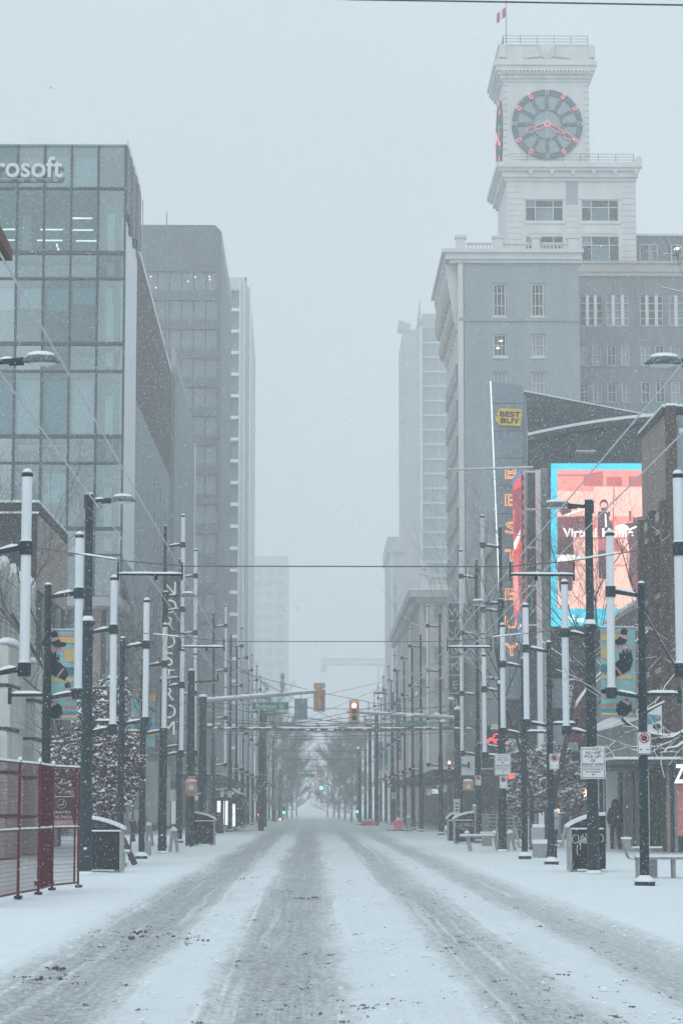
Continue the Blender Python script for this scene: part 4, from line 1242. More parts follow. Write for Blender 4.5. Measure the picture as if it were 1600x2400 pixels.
# flagpole with flag
xf, zf = P(1188, 105, YC)
t_ = thing('flagpole', 'thin pole flying a small red and white flag from the clock tower roof', 'flagpole', (xf, YC + 1, zp))
MB().cyl((xf, YC + 1, zp), (xf, YC + 1, zp + 4.6), .055, .04, 8).build('pole', M['galv'], t_)
fl_ = MB()
for i in range(6):
    x0, x1 = xf - .05 - i * .13, xf - .05 - (i + 1) * .13
    y0, y1 = YC + 1 + .05 * math.sin(i * 1.5), YC + 1 + .05 * math.sin((i + 1) * 1.5)
    d0, d1 = -.10 * i, -.10 * (i + 1)
    fl_.add([(x0, y0, zp + 3.95 + d0), (x1, y1, zp + 3.95 + d1), (x1, y1, zp + 3.1 + d1 * 1.1), (x0, y0, zp + 3.1 + d0 * 1.1)], [(0, 1, 2, 3)], 1 if 1 < i < 4 else 0)
fl_.build('flag', [M['red_ink'], M['sign_white']], t_)

# ---------------------------------------------------------------- cream store with balustrade and hooded cornice (right, farther)
YB = 262.0
VREF = 1420
XB = px(982, YB)
b = thing('balustraded_store', 'cream stone store with balustraded corner pier and dark projecting cornice', 'building', (XB + 5, YB, 0))
zk = pz(1393, YB, 1000)
ops = [(px(1015, YB), px(1038, YB), pz(1460, YB), pz(1416, YB)), (px(985, YB) + .3, px(1005, YB), pz(1460, YB), pz(1416, YB))]
for k in range(4):
    ops += [(px(986, YB), px(1003, YB), pz(1560 + 75 * k, YB), pz(1515 + 75 * k, YB)), (px(1015, YB), px(1040, YB), pz(1560 + 75 * k, YB), pz(1515 + 75 * k, YB))]
mb = MB(); wall(mb, XB, XB + 16, 0, zk, ops, fY(YB), .35); mb.box(XB + .05, XB + 16, YB + .6, YB + 70, 0, zk)
mb.build('wall', M['stone_cream'], b)
for o_ in ops:
    w_, h_ = o_[1] - o_[0], o_[3] - o_[2]
    ms = window_meshes('window', w_, h_, 1, 2, .1, .08, None, M['blue_glass'], M['stone_cream'])
    add_window(b, (o_[0] + o_[1]) / 2, YB + .2, (o_[2] + o_[3]) / 2, ms)
zk2 = pz(1384, YB)
MB().box(XB - .4, XB + 16, YB - .4, YB + 70, zk - .9, zk - .4).box(XB - 1.1, XB + 16, YB - .9, YB + 70, zk - .39, zk2).build('cornice', M['tower_mid'], b)
MB().box(XB - 1.15, XB + 16, YB - .95, YB + 70, zk2, zk2 + .12).build('snow_cap', M['snow_cap'], b)
for k in range(22):
    MB().box(XB - .95, XB - .4, YB + 1 + k * 3, YB + 2.2 + k * 3, zk - 1.6, zk - .92).build('cornice_bracket', M['tower_mid'], b)
pd = MB().box(px(983, YB), px(1007, YB), YB, YB + 1.2, zk2 + .12, pz(1347, YB)).box(px(982, YB), px(1008, YB), YB - .1, YB + 1.3, pz(1347, YB), pz(1342, YB))
pd.lathe([(.5, 0), (.42, .3), (.2, .6), (.12, .75), (.16, .9), (.03, 1.05)], 10, (px(994, YB), YB + .6, pz(1340, YB) + .3))
pd.box(px(985, YB), px(1004, YB), YB + .1, YB + 1.1, pz(1342, YB), pz(1336, YB))
pd.build('corner_pedestal', M['terracotta'], b)
MB().box(px(1007, YB), XB + 16, YB + .2, YB + .9, pz(1352, YB), pz(1346, YB)).box(px(1007, YB), XB + 16, YB + .2, YB + .9, zk2 + .1, pz(1368, YB)).build('balustrade_rail', M['terracotta'], b)
for k in range(20):
    MB().lathe([(.06, 0), (.12, .25), (.06, .5), (.1, .74)], 6, (px(1015, YB) + k * .3, YB + .55, pz(1368, YB))).build('baluster', M['terracotta'], b)
# low stone shops between it and the clock building
XLW = XV - .2
b = thing('low_stone_shops', 'low pale shop row with snowy canopy between the clock building and balustraded store', 'building', (XLW + 5, 236, 0))
MB().box(XLW + .2, XLW + 12, 211, 261, 0, 12).build('wall', M['stone_cream'], b)
for k in range(9):
    MB().box(XLW - .1, XLW + .2, 213 + k * 5.2, 214 + k * 5.2, 0, 11.8).build('pier', M['tower_pale'], b)
    MB().box(XLW + .12, XLW + .19, 214.4 + k * 5.2, 217.8 + k * 5.2, 5, 10.5).build('window', M['blue_glass'], b)
MB().box(XLW - 3.8, XLW, 156, 258, 3.6, 3.95).build('canopy', M['granite_dark'], b)
MB().box(XLW - 3.85, XLW, 155.9, 258, 3.96, 4.1).build('snow_cap', M['snow_cap'], b)
# ribbed grey buildings before the clock building
for (ya, yb, za, lbl, mt, mt2, nm) in ((150, 170, pz(1290, 153, 1150), 'narrow grey block with close vertical ribs just past the tall blue name pylon', 'grey_clad', 'tower_mid', 'ribbed_building'),
                               (170.5, 190, pz(1400, 172, 1100), 'grey ribbed shop block with tall pale piers beside the white letter blade sign', 'tower_mid', 'grey_clad', 'pier_building')):
    xf_ = XV - .15
    b = thing(nm, lbl, 'building', (xf_ + 6, (ya + yb) / 2, 0))
    MB().box(xf_, xf_ + 12, ya, yb, 0, za).build('wall', M[mt], b)
    rib_ = MB().box(-.3, 0, -.18, .18, 0, za - 4.8).mesh('wall_rib', M[mt2])
    for k in range(int((yb - ya) / 1.25)):
        put('wall_rib', rib_, b, (xf_, ya + .7 + k * 1.25, 4.6))
    MB().box(xf_ - .05, xf_ + .02, ya + .5, yb - .5, .2, 3.6).build('shop_window', M['shop_dark'], b)
    MB().box(xf_ - .4, xf_, ya, yb, za - .1, za + .25).build('coping', M['tower_pale'], b)
# white letter blade sign
VREF = 1550
t_ = thing('blade_sign', 'dark vertical blade sign of square panels with thin white capital letters', 'sign', (px(1066, 178), 178, 0))
for k, ch in enumerate('WINNERS'):
    v0 = 1414 + k * 42.5
    pn = MB().box(px(1051, 178), px(1081.5, 178), 178, 178.5, pz(v0 + 39.5, 178), pz(v0, 178)).build('sign_panel', M['bb_dark'], t_)
    o = put('sign_letter', text_mesh(ch, .62, M['sign_white'], extrude=.03, bold=-.008), t_, (px(1066, 178), 177.95, pz(v0 + 30, 178)))
MB().box(px(1048.5, 178), px(1051, 178), 177.9, 178.6, pz(1712, 178), pz(1410, 178)).build('sign_frame', M['tower_pale'], t_)
for k in range(8):
    MB().box(px(1051, 178), px(1081.5, 178), 177.98, 178.52, pz(1414 + k * 42.5, 178), pz(1411 + k * 42.5, 178)).build('sign_frame', M['tower_pale'], t_)
for u0, u1, v0, v1, lbl, mt in ((1043, 1066, 1745, 1823, 'pale poster panel printed with bare brown branches over the far shops', 'shop_pale'),):
    t_ = thing('poster_panel', lbl, 'poster', (px(u0, 170), 170, 0))
    MB().box(px(u0, 170), px(u1, 170), 170, 170.1, pz(v1, 170), pz(v0, 170)).build('poster', M[mt], t_)
    q = MB()
    for _ in range(14):
        x, z = rng.uniform(px(u0 + 2, 170), px(u1 - 4, 170)), rng.uniform(pz(v1 - 4, 170), pz(v0 + 20, 170))
        q.cyl((x, 169.98, z), (x + rng.uniform(.1, .45), 169.98, z + rng.uniform(.3, .6)), .018, .008, 4)
    q.build('printed_branch', M['bark'], t_)

# ---------------------------------------------------------------- electronics store: curved dark front, tall name pylon
YK = 122.0
VREF = 1020
b = thing('curved_corner_store', 'dark curved corner store with snowy swept ledge behind the big picture screen', 'building', (14, 124, 0))
def arc(off, n=14):
    pts = []
    for i in range(n + 1):
        t = i / n
        x = 11.3 + t * 9.0
        y = 126.4 - 7.2 * (1 - (1 - t) ** 2.2) + off
        pts.append((x, y))
    return pts
zl_ = pz(1020, 126.4, 1233)
pts = arc(.55)
zt0 = zl_ - .3
mb = MB()
for (p0, p1) in zip(pts[:-1], pts[1:]):
    mb.add([(p0[0], p0[1], 0), (p1[0], p1[1], 0), (p1[0], p1[1], zt0), (p0[0], p0[1], zt0)], [(0, 1, 2, 3)])
mb.box(11.3, 22, 128, 146, 0, zt0 - .1)
mb.build('curved_wall', M['bb_dark'], b)
lg = MB()
a0, a1 = arc(0), arc(1.2)
for i in range(len(a0) - 1):
    q = [a0[i], a0[i + 1], a1[i + 1], a1[i]]
    lg.hexa([(x, y, zl_ - .3) for x, y in q] + [(x, y, zl_ - .02) for x, y in q])
lg.build('ledge', M['bb_dark'], b)
lg = MB()
for i in range(len(a0) - 1):
    q = [a0[i], a0[i + 1], a1[i + 1], a1[i]]
    lg.hexa([(x, y - .04, zl_ - .02) for x, y in q] + [(x, y - .02, zl_ + .13) for x, y in q])
lg.build('snow_cap', M['snow_cap'], b)
mb = MB()
pu = arc(3.0)
for (p0, p1) in zip(pu[:-1], pu[1:]):
    f_ = lambda p: pz(958, 130, 1236) - 2.6 * ((p[0] - 11.15) / 9)
    mb.add([(p0[0], p0[1], zl_), (p1[0], p1[1], zl_), (p1[0], p1[1], f_(p1)), (p0[0], p0[1], f_(p0))], [(0, 1, 2, 3)])
mb.build('drum_wall', M['bb_dark'], b)
YR = 136.0
x0, x1 = px(1228, YR), px(1535, YR)
MB().hexa([(x0, YR, zl_ - 1), (x1, YR, zl_ - 1), (x1, YR + 10, zl_ - 1), (x0, YR + 10, zl_ - 1), (x0, YR, pz(918, YR, 1228)), (x1, YR, pz(977, YR, 1530)), (x1, YR + 10, pz(977, YR, 1530)), (x0, YR + 10, pz(918, YR, 1228))]).build('roof_screen', M['bb_dark'], b)
MB().hexa([(x0, YR - .1, pz(918, YR, 1228)), (x1, YR - .1, pz(977, YR, 1530)), (x1, YR + 10, pz(977, YR, 1530)), (x0, YR + 10, pz(918, YR, 1228)), (x0, YR - .1, pz(918, YR, 1228) + .07), (x1, YR - .1, pz(977, YR, 1530) + .07), (x1, YR + 10, pz(977, YR, 1530) + .07), (x0, YR + 10, pz(918, YR, 1228) + .07)]).build('snow_cap', M['snow_cap'], b)
MB().box(px(1340, 119), px(1352, 119), 119.9, 121.2, pz(1058, 119), pz(1032, 119)).build('wall_unit', M['bb_dark'], b)
MB().box(px(1353, 119), px(1400, 119), 119.8, 120.6, pz(1051, 119), pz(1049, 119)).build('snow_cap', M['snow_cap'], b)
# ground floors: dark glass between slim posts
XK = 11.35
MB().box(XK, 24, 119.2, 122.8, 0, pz(1475, 119)).build('lower_wall', M['shop_dark'], b)
for k in range(12):
    x = XK + .3 + k * .85
    MB().box(x, x + .09, 119.02, 119.19, .2, 4.0).build('shop_post', M['galv'], b)
for k in range(5):
    MB().box(XK + .1, 22, 119.04, 119.18, 4.2 + k * 1.3, 4.3 + k * 1.3).build('transom', M['bb_dark'], b)
for (u0, u1, v0, v1, mt) in ((1245, 1400, 1500, 1560, 'bb_dark'), (1255, 1330, 1590, 1660, 'brown_brick'), (1250, 1345, 1690, 1760, 'grey_clad')):
    MB().box(px(u0, 119), px(u1, 119), 118.9, 119.03, pz(v1, 119), pz(v0, 119)).build('cladding_panel', M[mt], b)
# pylon
YQ = 121.0
VREF = 1200
b2 = thing('name_pylon', 'tall leaning blue grey pylon with yellow price tag and orange neon letters', 'sign', (px(1190, YQ), YQ, 0))
el = lambda v: 1149 + (v - 893) * 29 / 700.0
vv = [893, 945, 1010, 1074, 1139, 1204, 1268, 1332, 1360, 1424, 1488, 1552, 1640]
for i in range(len(vv) - 1):
    v0, v1 = vv[i] + .6, vv[i + 1] - .6
    A, B_, C_, D_ = P(el(v1) + 2, v1, YQ), P(1225.5, v1, YQ), P(1225.5, v0 if i else 904, YQ), P(el(v0) + 2, v0, YQ)
    MB().prism([A, B_, C_, D_], YQ, YQ + 1.1).build('pylon_panel', M['bb_panel'], b2)
A, B_ = P(el(893), 893, YQ), P(el(1640), 1640, YQ)
MB().prism([(B_[0] - .035, B_[1]), (B_[0] + .02, B_[1]), (A[0] + .02, A[1]), (A[0] - .035, A[1])], YQ - .06, YQ).build('edge_light', M['neon_white'], b2)
MB().prism([P(1226, 1640, YQ), P(1237, 1640, YQ), P(1237, 1010, YQ), P(1233, 925, YQ), P(1226, 925, YQ)], YQ + .3, YQ + 1.2).build('pylon_spine', M['grey_clad'], b2)
MB().prism([(P(1178, 1760, YQ)[0], 0), (P(1226, 1760, YQ)[0], 0), P(1226, 1641, YQ), P(1178, 1641, YQ)], YQ + .1, YQ + 1.0).build('pylon_base', M['bb_dark'], b2)
tgp = [P(1160, 975, YQ), P(1168, 963, YQ), P(1172, 957, YQ), P(1222, 961, YQ), P(1219, 1000, YQ), P(1170, 997, YQ), P(1165, 992, YQ), P(1160, 986, YQ)]
tg = MB().prism(tgp[::-1], YQ - .16, YQ - .02).build('price_tag', M['yellow'], b2)
hx, hz_ = P(1163.5, 975, YQ)
MB().ell((hx, YQ - .17, hz_), (.035, .02, .035), 8, 5).build('tag_hole', M['ink'], tg)
for s_, v, w in (('BEST', 977, 49), ('BUY', 992.5, 46)):
    o = put('tag_lettering', text_mesh(s_, .265, M['ink'], extrude=.01, bold=.022, width=w * YQ / F), tg, (px(1194, YQ, 980), YQ - .175, pz(v, YQ)))
    o.rotation_euler = (0, R(2.2), 0)
def neon_outline(ch, cx, y, z, h, material, parent, r=.02, width=None):
    """neon tube bent along the outline of a letter"""
    cu = bpy.data.curves.new('neon', 'FONT')
    cu.body = ch; cu.fill_mode = 'NONE'; cu.offset = .03; cu.bevel_depth = 0; cu.resolution_u = 2
    ob = bpy.data.objects.new('neon', cu); COL.objects.link(ob)
    me = bpy.data.meshes.new_from_object(ob.evaluated_get(bpy.context.evaluated_depsgraph_get()))
    bpy.data.objects.remove(ob)
    k = h / .72
    xs_ = [v.co.x for v in me.vertices]
    mx_ = (min(xs_) + max(xs_)) / 2
    kx = k if width is None else width / (max(xs_) - min(xs_))
    q = MB()
    for e in me.edges:
        a, c = me.vertices[e.vertices[0]].co, me.vertices[e.vertices[1]].co
        q.cyl((cx + (a.x - mx_) * kx, y, z + a.y * k), (cx + (c.x - mx_) * kx, y, z + c.y * k), r, r, 4)
    bpy.data.meshes.remove(me)
    return q.build('neon_letter', material, parent)
for ch, v0, v1 in (('B', 1093, 1121), ('E', 1157, 1185), ('S', 1222, 1250), ('T', 1287, 1315), ('B', 1378, 1405), ('U', 1443, 1472), ('Y', 1507, 1537)):
    h = (v1 - v0) * YQ / F
    neon_outline(ch, px(1197.5, YQ, v0), YQ - .1, pz(v1, YQ), h, M['neon_orange'], b2, width=29 * YQ / F)

# ---------------------------------------------------------------- big picture screen
YD = 117.0
VREF = 1275
t_ = thing('picture_screen', 'huge bright screen with cyan border showing masked musicians in pink', 'screen', (px(1400, YD), YD, pz(1468, YD)))
def SP(pts): return [P(u, v, YD) for u, v in pts]
MB().box(px(1288, YD), px(1560, YD), YD + .02, YD + .7, pz(1470, YD), pz(1083, YD)).build('screen_case', M['bb_dark'], t_)
S_ = MB()
def sflat(pts, y, m): S_.flat(SP(pts)[::-1], YD - y, m)
def sell(cx, cy_, rx, ry, y, m, n=16): sflat([(cx + rx * math.cos(2 * math.pi * i / n), cy_ + ry * math.sin(2 * math.pi * i / n)) for i in range(n)], y, m)
sn = ['cyan', 'salmon', 'pale', 'deep', 'dark', 'maroon', 'text', 'skin']
CY, SA, PA, DE, DK, MA, TX, SK = range(8)
sflat([(1290, 1086), (1558, 1086), (1558, 1468), (1290, 1468)], .0, CY)
sflat([(1305, 1101), (1558, 1101), (1558, 1426), (1305, 1426)], .006, SA)
sflat([(1305, 1140), (1558, 1143), (1558, 1210), (1305, 1210)], .010, PA)
sflat([(1305, 1265), (1558, 1265), (1558, 1426), (1305, 1426)], .010, PA)
sflat([(1366, 1112), (1412, 1104), (1412, 1139), (1366, 1139)], .014, DE); sflat([(1420, 1118), (1456, 1118), (1456, 1139), (1420, 1139)], .014, DE); sflat([(1472, 1116), (1512, 1116), (1512, 1140), (1472, 1140)], .014, DE)
sflat([(1305, 1140), (1392, 1141), (1390, 1152), (1305, 1150)], .014, SA); sflat([(1305, 1112), (1366, 1112), (1366, 1116), (1305, 1116)], .014, DE)
sflat([(1305, 1322), (1558, 1322), (1558, 1328), (1305, 1328)], .014, SA)
# left musician
sell(1324, 1192, 15, 17, .018, DK); sell(1327, 1186, 9, 6, .021, SK); sflat([(1317, 1190), (1337, 1190), (1334, 1203), (1321, 1203)], .023, DK)
sflat([(1305, 1212), (1362, 1210), (1384, 1213), (1384, 1258), (1305, 1258)], .016, MA)
sflat([(1305, 1258), (1341, 1258), (1344, 1300), (1340, 1384), (1310, 1386), (1305, 1300)], .018, DK)
sflat([(1305, 1300), (1345, 1300), (1368, 1309), (1345, 1315), (1305, 1318)], .024, TX); sflat([(1322, 1206), (1382, 1187), (1383, 1190), (1323, 1209)], .026, TX)
sell(1342, 1207, 9, 4, .025, SK)
# middle musician
sell(1414, 1182, 10, 12, .018, DK); sell(1414, 1186, 8, 9, .020, SK); sflat([(1406, 1190), (1423, 1190), (1421, 1198), (1409, 1198)], .022, DK)
sflat([(1400, 1199), (1428, 1199), (1436, 1240), (1434, 1262), (1400, 1262)], .016, DK); sflat([(1400, 1262), (1444, 1262), (1470, 1293), (1400, 1293)], .018, DE)
sflat([(1400, 1290), (1434, 1290), (1434, 1356), (1402, 1356)], .019, DK); sflat([(1416, 1204), (1419, 1204), (1421, 1236), (1417, 1236)], .024, TX)
sflat([(1437, 1104), (1439, 1104), (1437, 1240), (1434, 1240)], .022, DE); sflat([(1420, 1200), (1453, 1168), (1454, 1170), (1422, 1202)], .024, PA); sell(1430, 1214, 4, 6, .024, SK)
# right musician
sell(1490, 1198, 13, 16, .020, SK); sflat([(1472, 1197), (1478, 1197), (1478, 1222), (1474, 1222)], .018, MA); sflat([(1482, 1214), (1504, 1210), (1504, 1228), (1482, 1226)], .022, DK)
sflat([(1462, 1228), (1500, 1222), (1558, 1240), (1558, 1410), (1486, 1400), (1470, 1350), (1476, 1300)], .016, DK)
sell(1456, 1238, 16, 9, .018, TX); sflat([(1472, 1240), (1500, 1228), (1500, 1232), (1472, 1244)], .024, TX)
sflat([(1480, 1352), (1498, 1340), (1498, 1400), (1486, 1394)], .020, MA)
S_.build('screen_picture', [M['led_' + q] for q in sn], t_)
for s_, u0, u1, v, hh in (('Virtual', 1318, 1397, 1257, 20), ('Home Concerts', 1410, 1598, 1257, 20)):
    me = text_mesh(s_, hh * YD / F, M['led_text'], extrude=.004, bold=.03, width=(u1 - u0) * YD / F)
    if s_.startswith('Home'):
        me = text_mesh('Home C', hh * YD / F, M['led_text'], extrude=.004, bold=.03, width=(1512 - 1410) * YD / F); u1 = 1512
    put('screen_lettering', me, t_, (px((u0 + u1) / 2, YD), YD - .04, pz(v, YD)))
put('screen_lettering', text_mesh('CITY OF', .13, M['led_text'], extrude=.003, bold=.02, width=30 * YD / F), t_, (px(1329, YD), YD - .02, pz(1448, YD)))
put('screen_lettering', text_mesh('VANCOUVER', .19, M['led_text'], extrude=.003, bold=.025, width=56 * YD / F), t_, (px(1338, YD), YD - .02, pz(1457.5, YD)))
q = MB().box(px(1368.5, YD), px(1369.5, YD), YD - .02, YD - .015, pz(1457, YD), pz(1445, YD))
for s in (0, 1, 2): q.prism([P(1373 + s, 1446 + s * 4, YD), P(1379 + s, 1444 + s * 4, YD), P(1380 + s, 1447 + s * 4, YD), P(1374 + s, 1449 + s * 4, YD)], YD - .02, YD - .015)
q.build('screen_emblem', M['led_text'], t_)
VREF = 1290
# side screen turned to the street
t2 = thing('side_screen', 'narrow red side screen with dark modular edge turned towards the street', 'screen', (px(1212, 118), 118, pz(1515, 118)))
def side_pt(s, v, d=0):
    """s 0..1 across the side screen (far to near edge)"""
    x0, y0, x1, y1 = px(1202, 119.5), 119.5, px(1222, 117.2), 117.2
    return (x0 + (x1 - x0) * s - .02 * d, y0 + (y1 - y0) * s - .01 * d, pz(v, y0 + (y1 - y0) * s))
def quad(a, m, d=1): S2.add([side_pt(s, v, d) for s, v in a], [tuple(range(len(a)))], m)
S2 = MB()
quad([(0, 1122), (1, 1096), (1, 1512), (0, 1438)], 0, 0)
quad([(0, 1122), (1, 1096), (1, 1110), (0, 1136)], 1); quad([(0, 1150), (1, 1140), (1, 1215), (0, 1190)], 2); quad([(.3, 1200), (1, 1195), (1, 1270), (.1, 1240)], 2)
quad([(0, 1345), (.6, 1340), (.6, 1432), (0, 1420)], 3); quad([(.5, 1350), (1, 1300), (1, 1440), (.7, 1430)], 2); quad([(.1, 1272), (.9, 1240), (.9, 1258), (.2, 1290)], 4); quad([(.55, 1437), (1, 1432), (1, 1512), (.55, 1498)], 1, 2); quad([(.65, 1470), (.95, 1462), (.95, 1467), (.65, 1475)], 4, 3)
S2.build('screen_picture', [M['led_red'], M['led_blue'], M['led_wine'], M['led_salmon'], M['led_text']], t2)
q = MB()
for k in range(17):
    x, y, z = side_pt(1.02, 1118 + k * 23)
    q.box(x, x + .12, y - .03, y + .1, z - .14, z + .1)
x, y, z = side_pt(1.0, 1500); q.box(x, x + .05, y, y + .1, z, side_pt(1, 1100)[2])
q.build('screen_edge', M['bb_dark'], t2)
t3 = thing('screen_frame', 'white steel posts and rungs carrying the side screen', 'steel frame', (px(1247, 118), 118, 0))
for u0, u1, mt in ((1226, 1233, 'tower_pale'), (1256, 1268, 'white_panel')):
    MB().box(px(u0, 118), px(u1, 118), 118, 118.3, 0, pz(1100, 118)).build('post', M[mt], t3)
for v in (1102, 1190, 1280, 1370, 1462):
    MB().box(px(1233, 118), px(1256, 118), 118.05, 118.2, pz(v + 4, 118), pz(v, 118)).build('cross_beam', M['white_panel'], t3)
MB().box(px(1268, 118), px(1288, 118), 118.1, 118.4, 3, pz(1095, 118)).build('duct', M['grey_clad'], t3)
t4 = thing('steel_boom', 'thin steel boom reaching across the pavement from the screen frame', 'pole', (px(1240, 117.5), 117.5, pz(1100, 117.5)))
MB().cyl(Vector((px(1048, 117.5), 117.5, pz(1101, 117.5))), Vector((px(1250, 117.5), 117.5, pz(1096, 117.5))), .035, .05, 6).build('boom', M['galv'], t4)
MB().cyl(Vector((px(1048, 117.5), 117.5, pz(1099.5, 117.5))), Vector((px(1250, 117.5), 117.5, pz(1093, 117.5))), .02, .03, 6).build('snow_cap', M['snow_cap'], t4)

VREF = 1890
# ---------------------------------------------------------------- ornate dark brick block and its lower neighbour (right, near)
XF = 12.55
b = thing('ornate_brick_building', 'dark ornate brick building with tan upper wall at the right edge', 'building', (XF + 6, 88, 0))
YN, YNN = 85.0, 91.8
zt = pz(957, YN, 1555)
zmid = pz(1120, 88, 1525)
ops = [(85.9 + .0, 88.0, zz_, zz_ + 2.3) for zz_ in (3.9, 6.6, 9.3)] + [(89.0, 91.0, zz_, zz_ + 2.3) for zz_ in (3.9, 6.6, 9.3)]
mb = MB(); wall(mb, YN, YNN, 3.0, 12.4, ops, fXr(XF), .3); mb.build('street_wall', M['brick_dark'], b)
MB().box(XF, XF + .3, YN + .02, YNN, 12.4, zt).build('upper_wall', M['plaster'], b)
MB().box(XF + .35, XF + 16, YN + .3, YNN - .02, 0, zt - .2).build('building_core', M['render'], b)
MB().box(XF + .25, XF + 16, YN + .05, YN + .29, 0, zt - .9).build('side_wall', M['render'], b)
for o_ in ops:
    wm = MB().box(XF + .22, XF + .26, o_[0], o_[1], o_[2], o_[3]).build('window', M['dark_glass'], b)
    MB().box(XF + .1, XF + .21, (o_[0] + o_[1]) / 2 - .06, (o_[0] + o_[1]) / 2 + .06, o_[2], o_[3]).build('window_bar', M['mullion'], wm)
    MB().box(XF - .12, XF + .1, o_[0] - .15, o_[1] + .15, o_[2] - .22, o_[2] - .03).build('window_sill', M['pink_stone'], b)
    MB().box(XF - .1, XF, o_[0] - .1, o_[1] + .1, o_[3] + .03, o_[3] + .28).build('lintel', M['brick_dark'], b)
    MB().prism([(0, 0)] * 3, 0, 0) if False else None
    cy_ = (o_[0] + o_[1]) / 2
    MB().hexa([(XF - .06, cy_ - .1, o_[2] - .95), (XF, cy_ - .1, o_[2] - .95), (XF, cy_ + .1, o_[2] - .95), (XF - .06, cy_ + .1, o_[2] - .95), (XF - .06, cy_ - .28, o_[2] - .6), (XF, cy_ - .28, o_[2] - .6), (XF, cy_ + .28, o_[2] - .6), (XF - .06, cy_ + .28, o_[2] - .6)]).build('stone_lozenge', M['stone_cream'], b)
for y in (85.0, 85.55, 88.1, 88.6, 91.1, 91.45):
    MB().box(XF - .22, XF, y, y + .32, 3.0, 12.4).build('pier', M['brick_dark'], b)
MB().box(XF - .04, XF + .3, YN - .25, YN + .28, 2.9, zt + .05).build('corner_pier', M['brick_dark'], b)
MB().box(XF - .08, XF + .34, YN - .3, YN + .33, zt + .06, zt + .14).build('snow_cap', M['snow_cap'], b)
MB().hexa([(XF - .1, YN + .34, zt - .15), (XF + 3, YN + .3, zt), (XF + 3, YNN, zt), (XF - .1, YNN, zt), (XF - .1, YN + .3, zt + .12), (XF + 3, YN + .3, zt + .12), (XF + 3, YNN, zt + .12), (XF - .1, YNN, zt + .12)]).build('roof_edge', M['granite_dark'], b)
MB().box(XF - .12, XF + 3.1, YN + .28, YNN, zt + .12, zt + .2).build('snow_cap', M['snow_cap'], b)
MB().box(XF + .4, XF + 16, YN - .06, YN + .04, zt - .9, zt - .72).build('coping', M['sign_white'], b)
for (y0, y1) in ((85.8, 88.2), (88.8, 91.2)):
    MB().box(XF - .04, XF, y0, y1, 11.45, 12.25).build('stone_panel', M['stone_cream'], b)
MB().box(XF + 1.0, XF + 1.16, YN - .2, YN - .04, 3, pz(1240, YN)).build('downpipe', M['spandrel'], b)
MB().box(XF + .5, XF + .6, YN - .12, YN - .0, 3, 13).build('downpipe', M['spandrel'], b)
# shop at street level
MB().box(XF - .02, XF + .3, YN, YNN, 0, 2.88).build('shop_wall', M['brick_dark'], b)
for y in (86.0, 88.2, 90.2):
    MB().box(XF - .1, XF - .03, y, y + 1.5, .25, 2.8).build('shop_window', M['shop_dark'], b)
MB().box(XF + .3, XF + 9, YN - .1, YN + .04, .1, 2.7).build('shop_window', M['shop_dark'], b)
for u, mt in ((1514, 'shop_pale'), (1562, 'plaster'), (1580, 'spandrel')):
    MB().box(px(u, 84.6), px(u + 7, 84.6), 84.6, 84.84, 0, 3.0).build('shop_post', M[mt], b)
MB().box(XF - 2.2, XF + 8, YN - 1.3, YNN, 3.05, 3.2).build('canopy', M['bb_dark'], b)
MB().box(XF - 2.25, XF + 8, YN - 1.35, YNN, 3.21, 3.3).build('snow_cap', M['snow_cap'], b)
# lit shop sign
t_ = thing('shop_sign', 'glowing slanted white shop letters cut by the right edge of the photo', 'sign', (px(1592, 82), 82, pz(1835, 82)))
MB().box(px(1579, 82), px(1640, 82), 82, 82.2, pz(1836, 82), pz(1791, 82)).build('sign_backing', M['shop_dark'], t_)
put('sign_lettering', text_mesh('ZUMIEZ', .62, M['ad_white'], extrude=.02, bold=.03, width=1.75, shear=.15), t_, (px(1579, 82) + .875, 81.96, pz(1834, 82)))
MB().box(px(1590, 82), px(1650, 82), 82.3, 82.4, pz(1960, 82), pz(1838, 82)).build('poster', M['coral'] if 'coral' in M else M['bn_coral'], t_)

b = thing('tan_gabled_shops', 'low tan shop row with snowy roofs and pale fascia beside the brick building', 'building', (XF + 5, 98, 0))
zg = pz(1413, 92.3, 1490)
MB().box(XF + .1, XF + 10, 91.9, 103, 4.9, zg).build('wall', M['plaster'], b)
MB().box(XF - .25, XF + 10, 91.85, 103.2, zg, zg + .13).build('snow_cap', M['snow_cap'], b)
MB().box(XF - .1, XF + 10, 91.9, 108, 0, 4.85).build('shop_wall', M['grey_clad'], b)
MB().box(XF - .35, XF - .1, 92.0, 108, 3.3, 4.8).build('fascia', M['shop_pale'], b)
MB().hexa([(XF - 1.3, 92, 4.55), (XF - .1, 92, 4.9), (XF - .1, 104, 4.9), (XF - 1.3, 104, 4.55), (XF - 1.3, 92, 4.62), (XF - .1, 92, 5.3), (XF - .1, 104, 5.3), (XF - 1.3, 104, 4.62)]).build('awning', M['white_panel'], b)
MB().box(XF - 1.7, XF - .3, 92, 107, 2.95, 3.12).build('canopy', M['galv'], b)
MB().box(XF - 1.75, XF - .3, 92, 107, 3.13, 3.22).build('snow_cap', M['snow_cap'], b)
for k in range(9):
    y = 92.3 + k * 1.7
    MB().box(XF - .2, XF - .11, y + .25, y + 1.5, .3, 2.9).build('shop_window', M[('spandrel', 'shop_dark', 'shop_pale', 'blue_glass')[k % 4]], b)
    MB().box(XF - .32, XF - .1, y, y + .2, 0, 2.94).build('shop_post', M[('shop_pale', 'bb_dark')[k % 2]], b)
MB().box(XF + .1, XF + 8, 103.05, 110, 4.86, 8.2).build('rear_wall', M['brown_brick'], b)
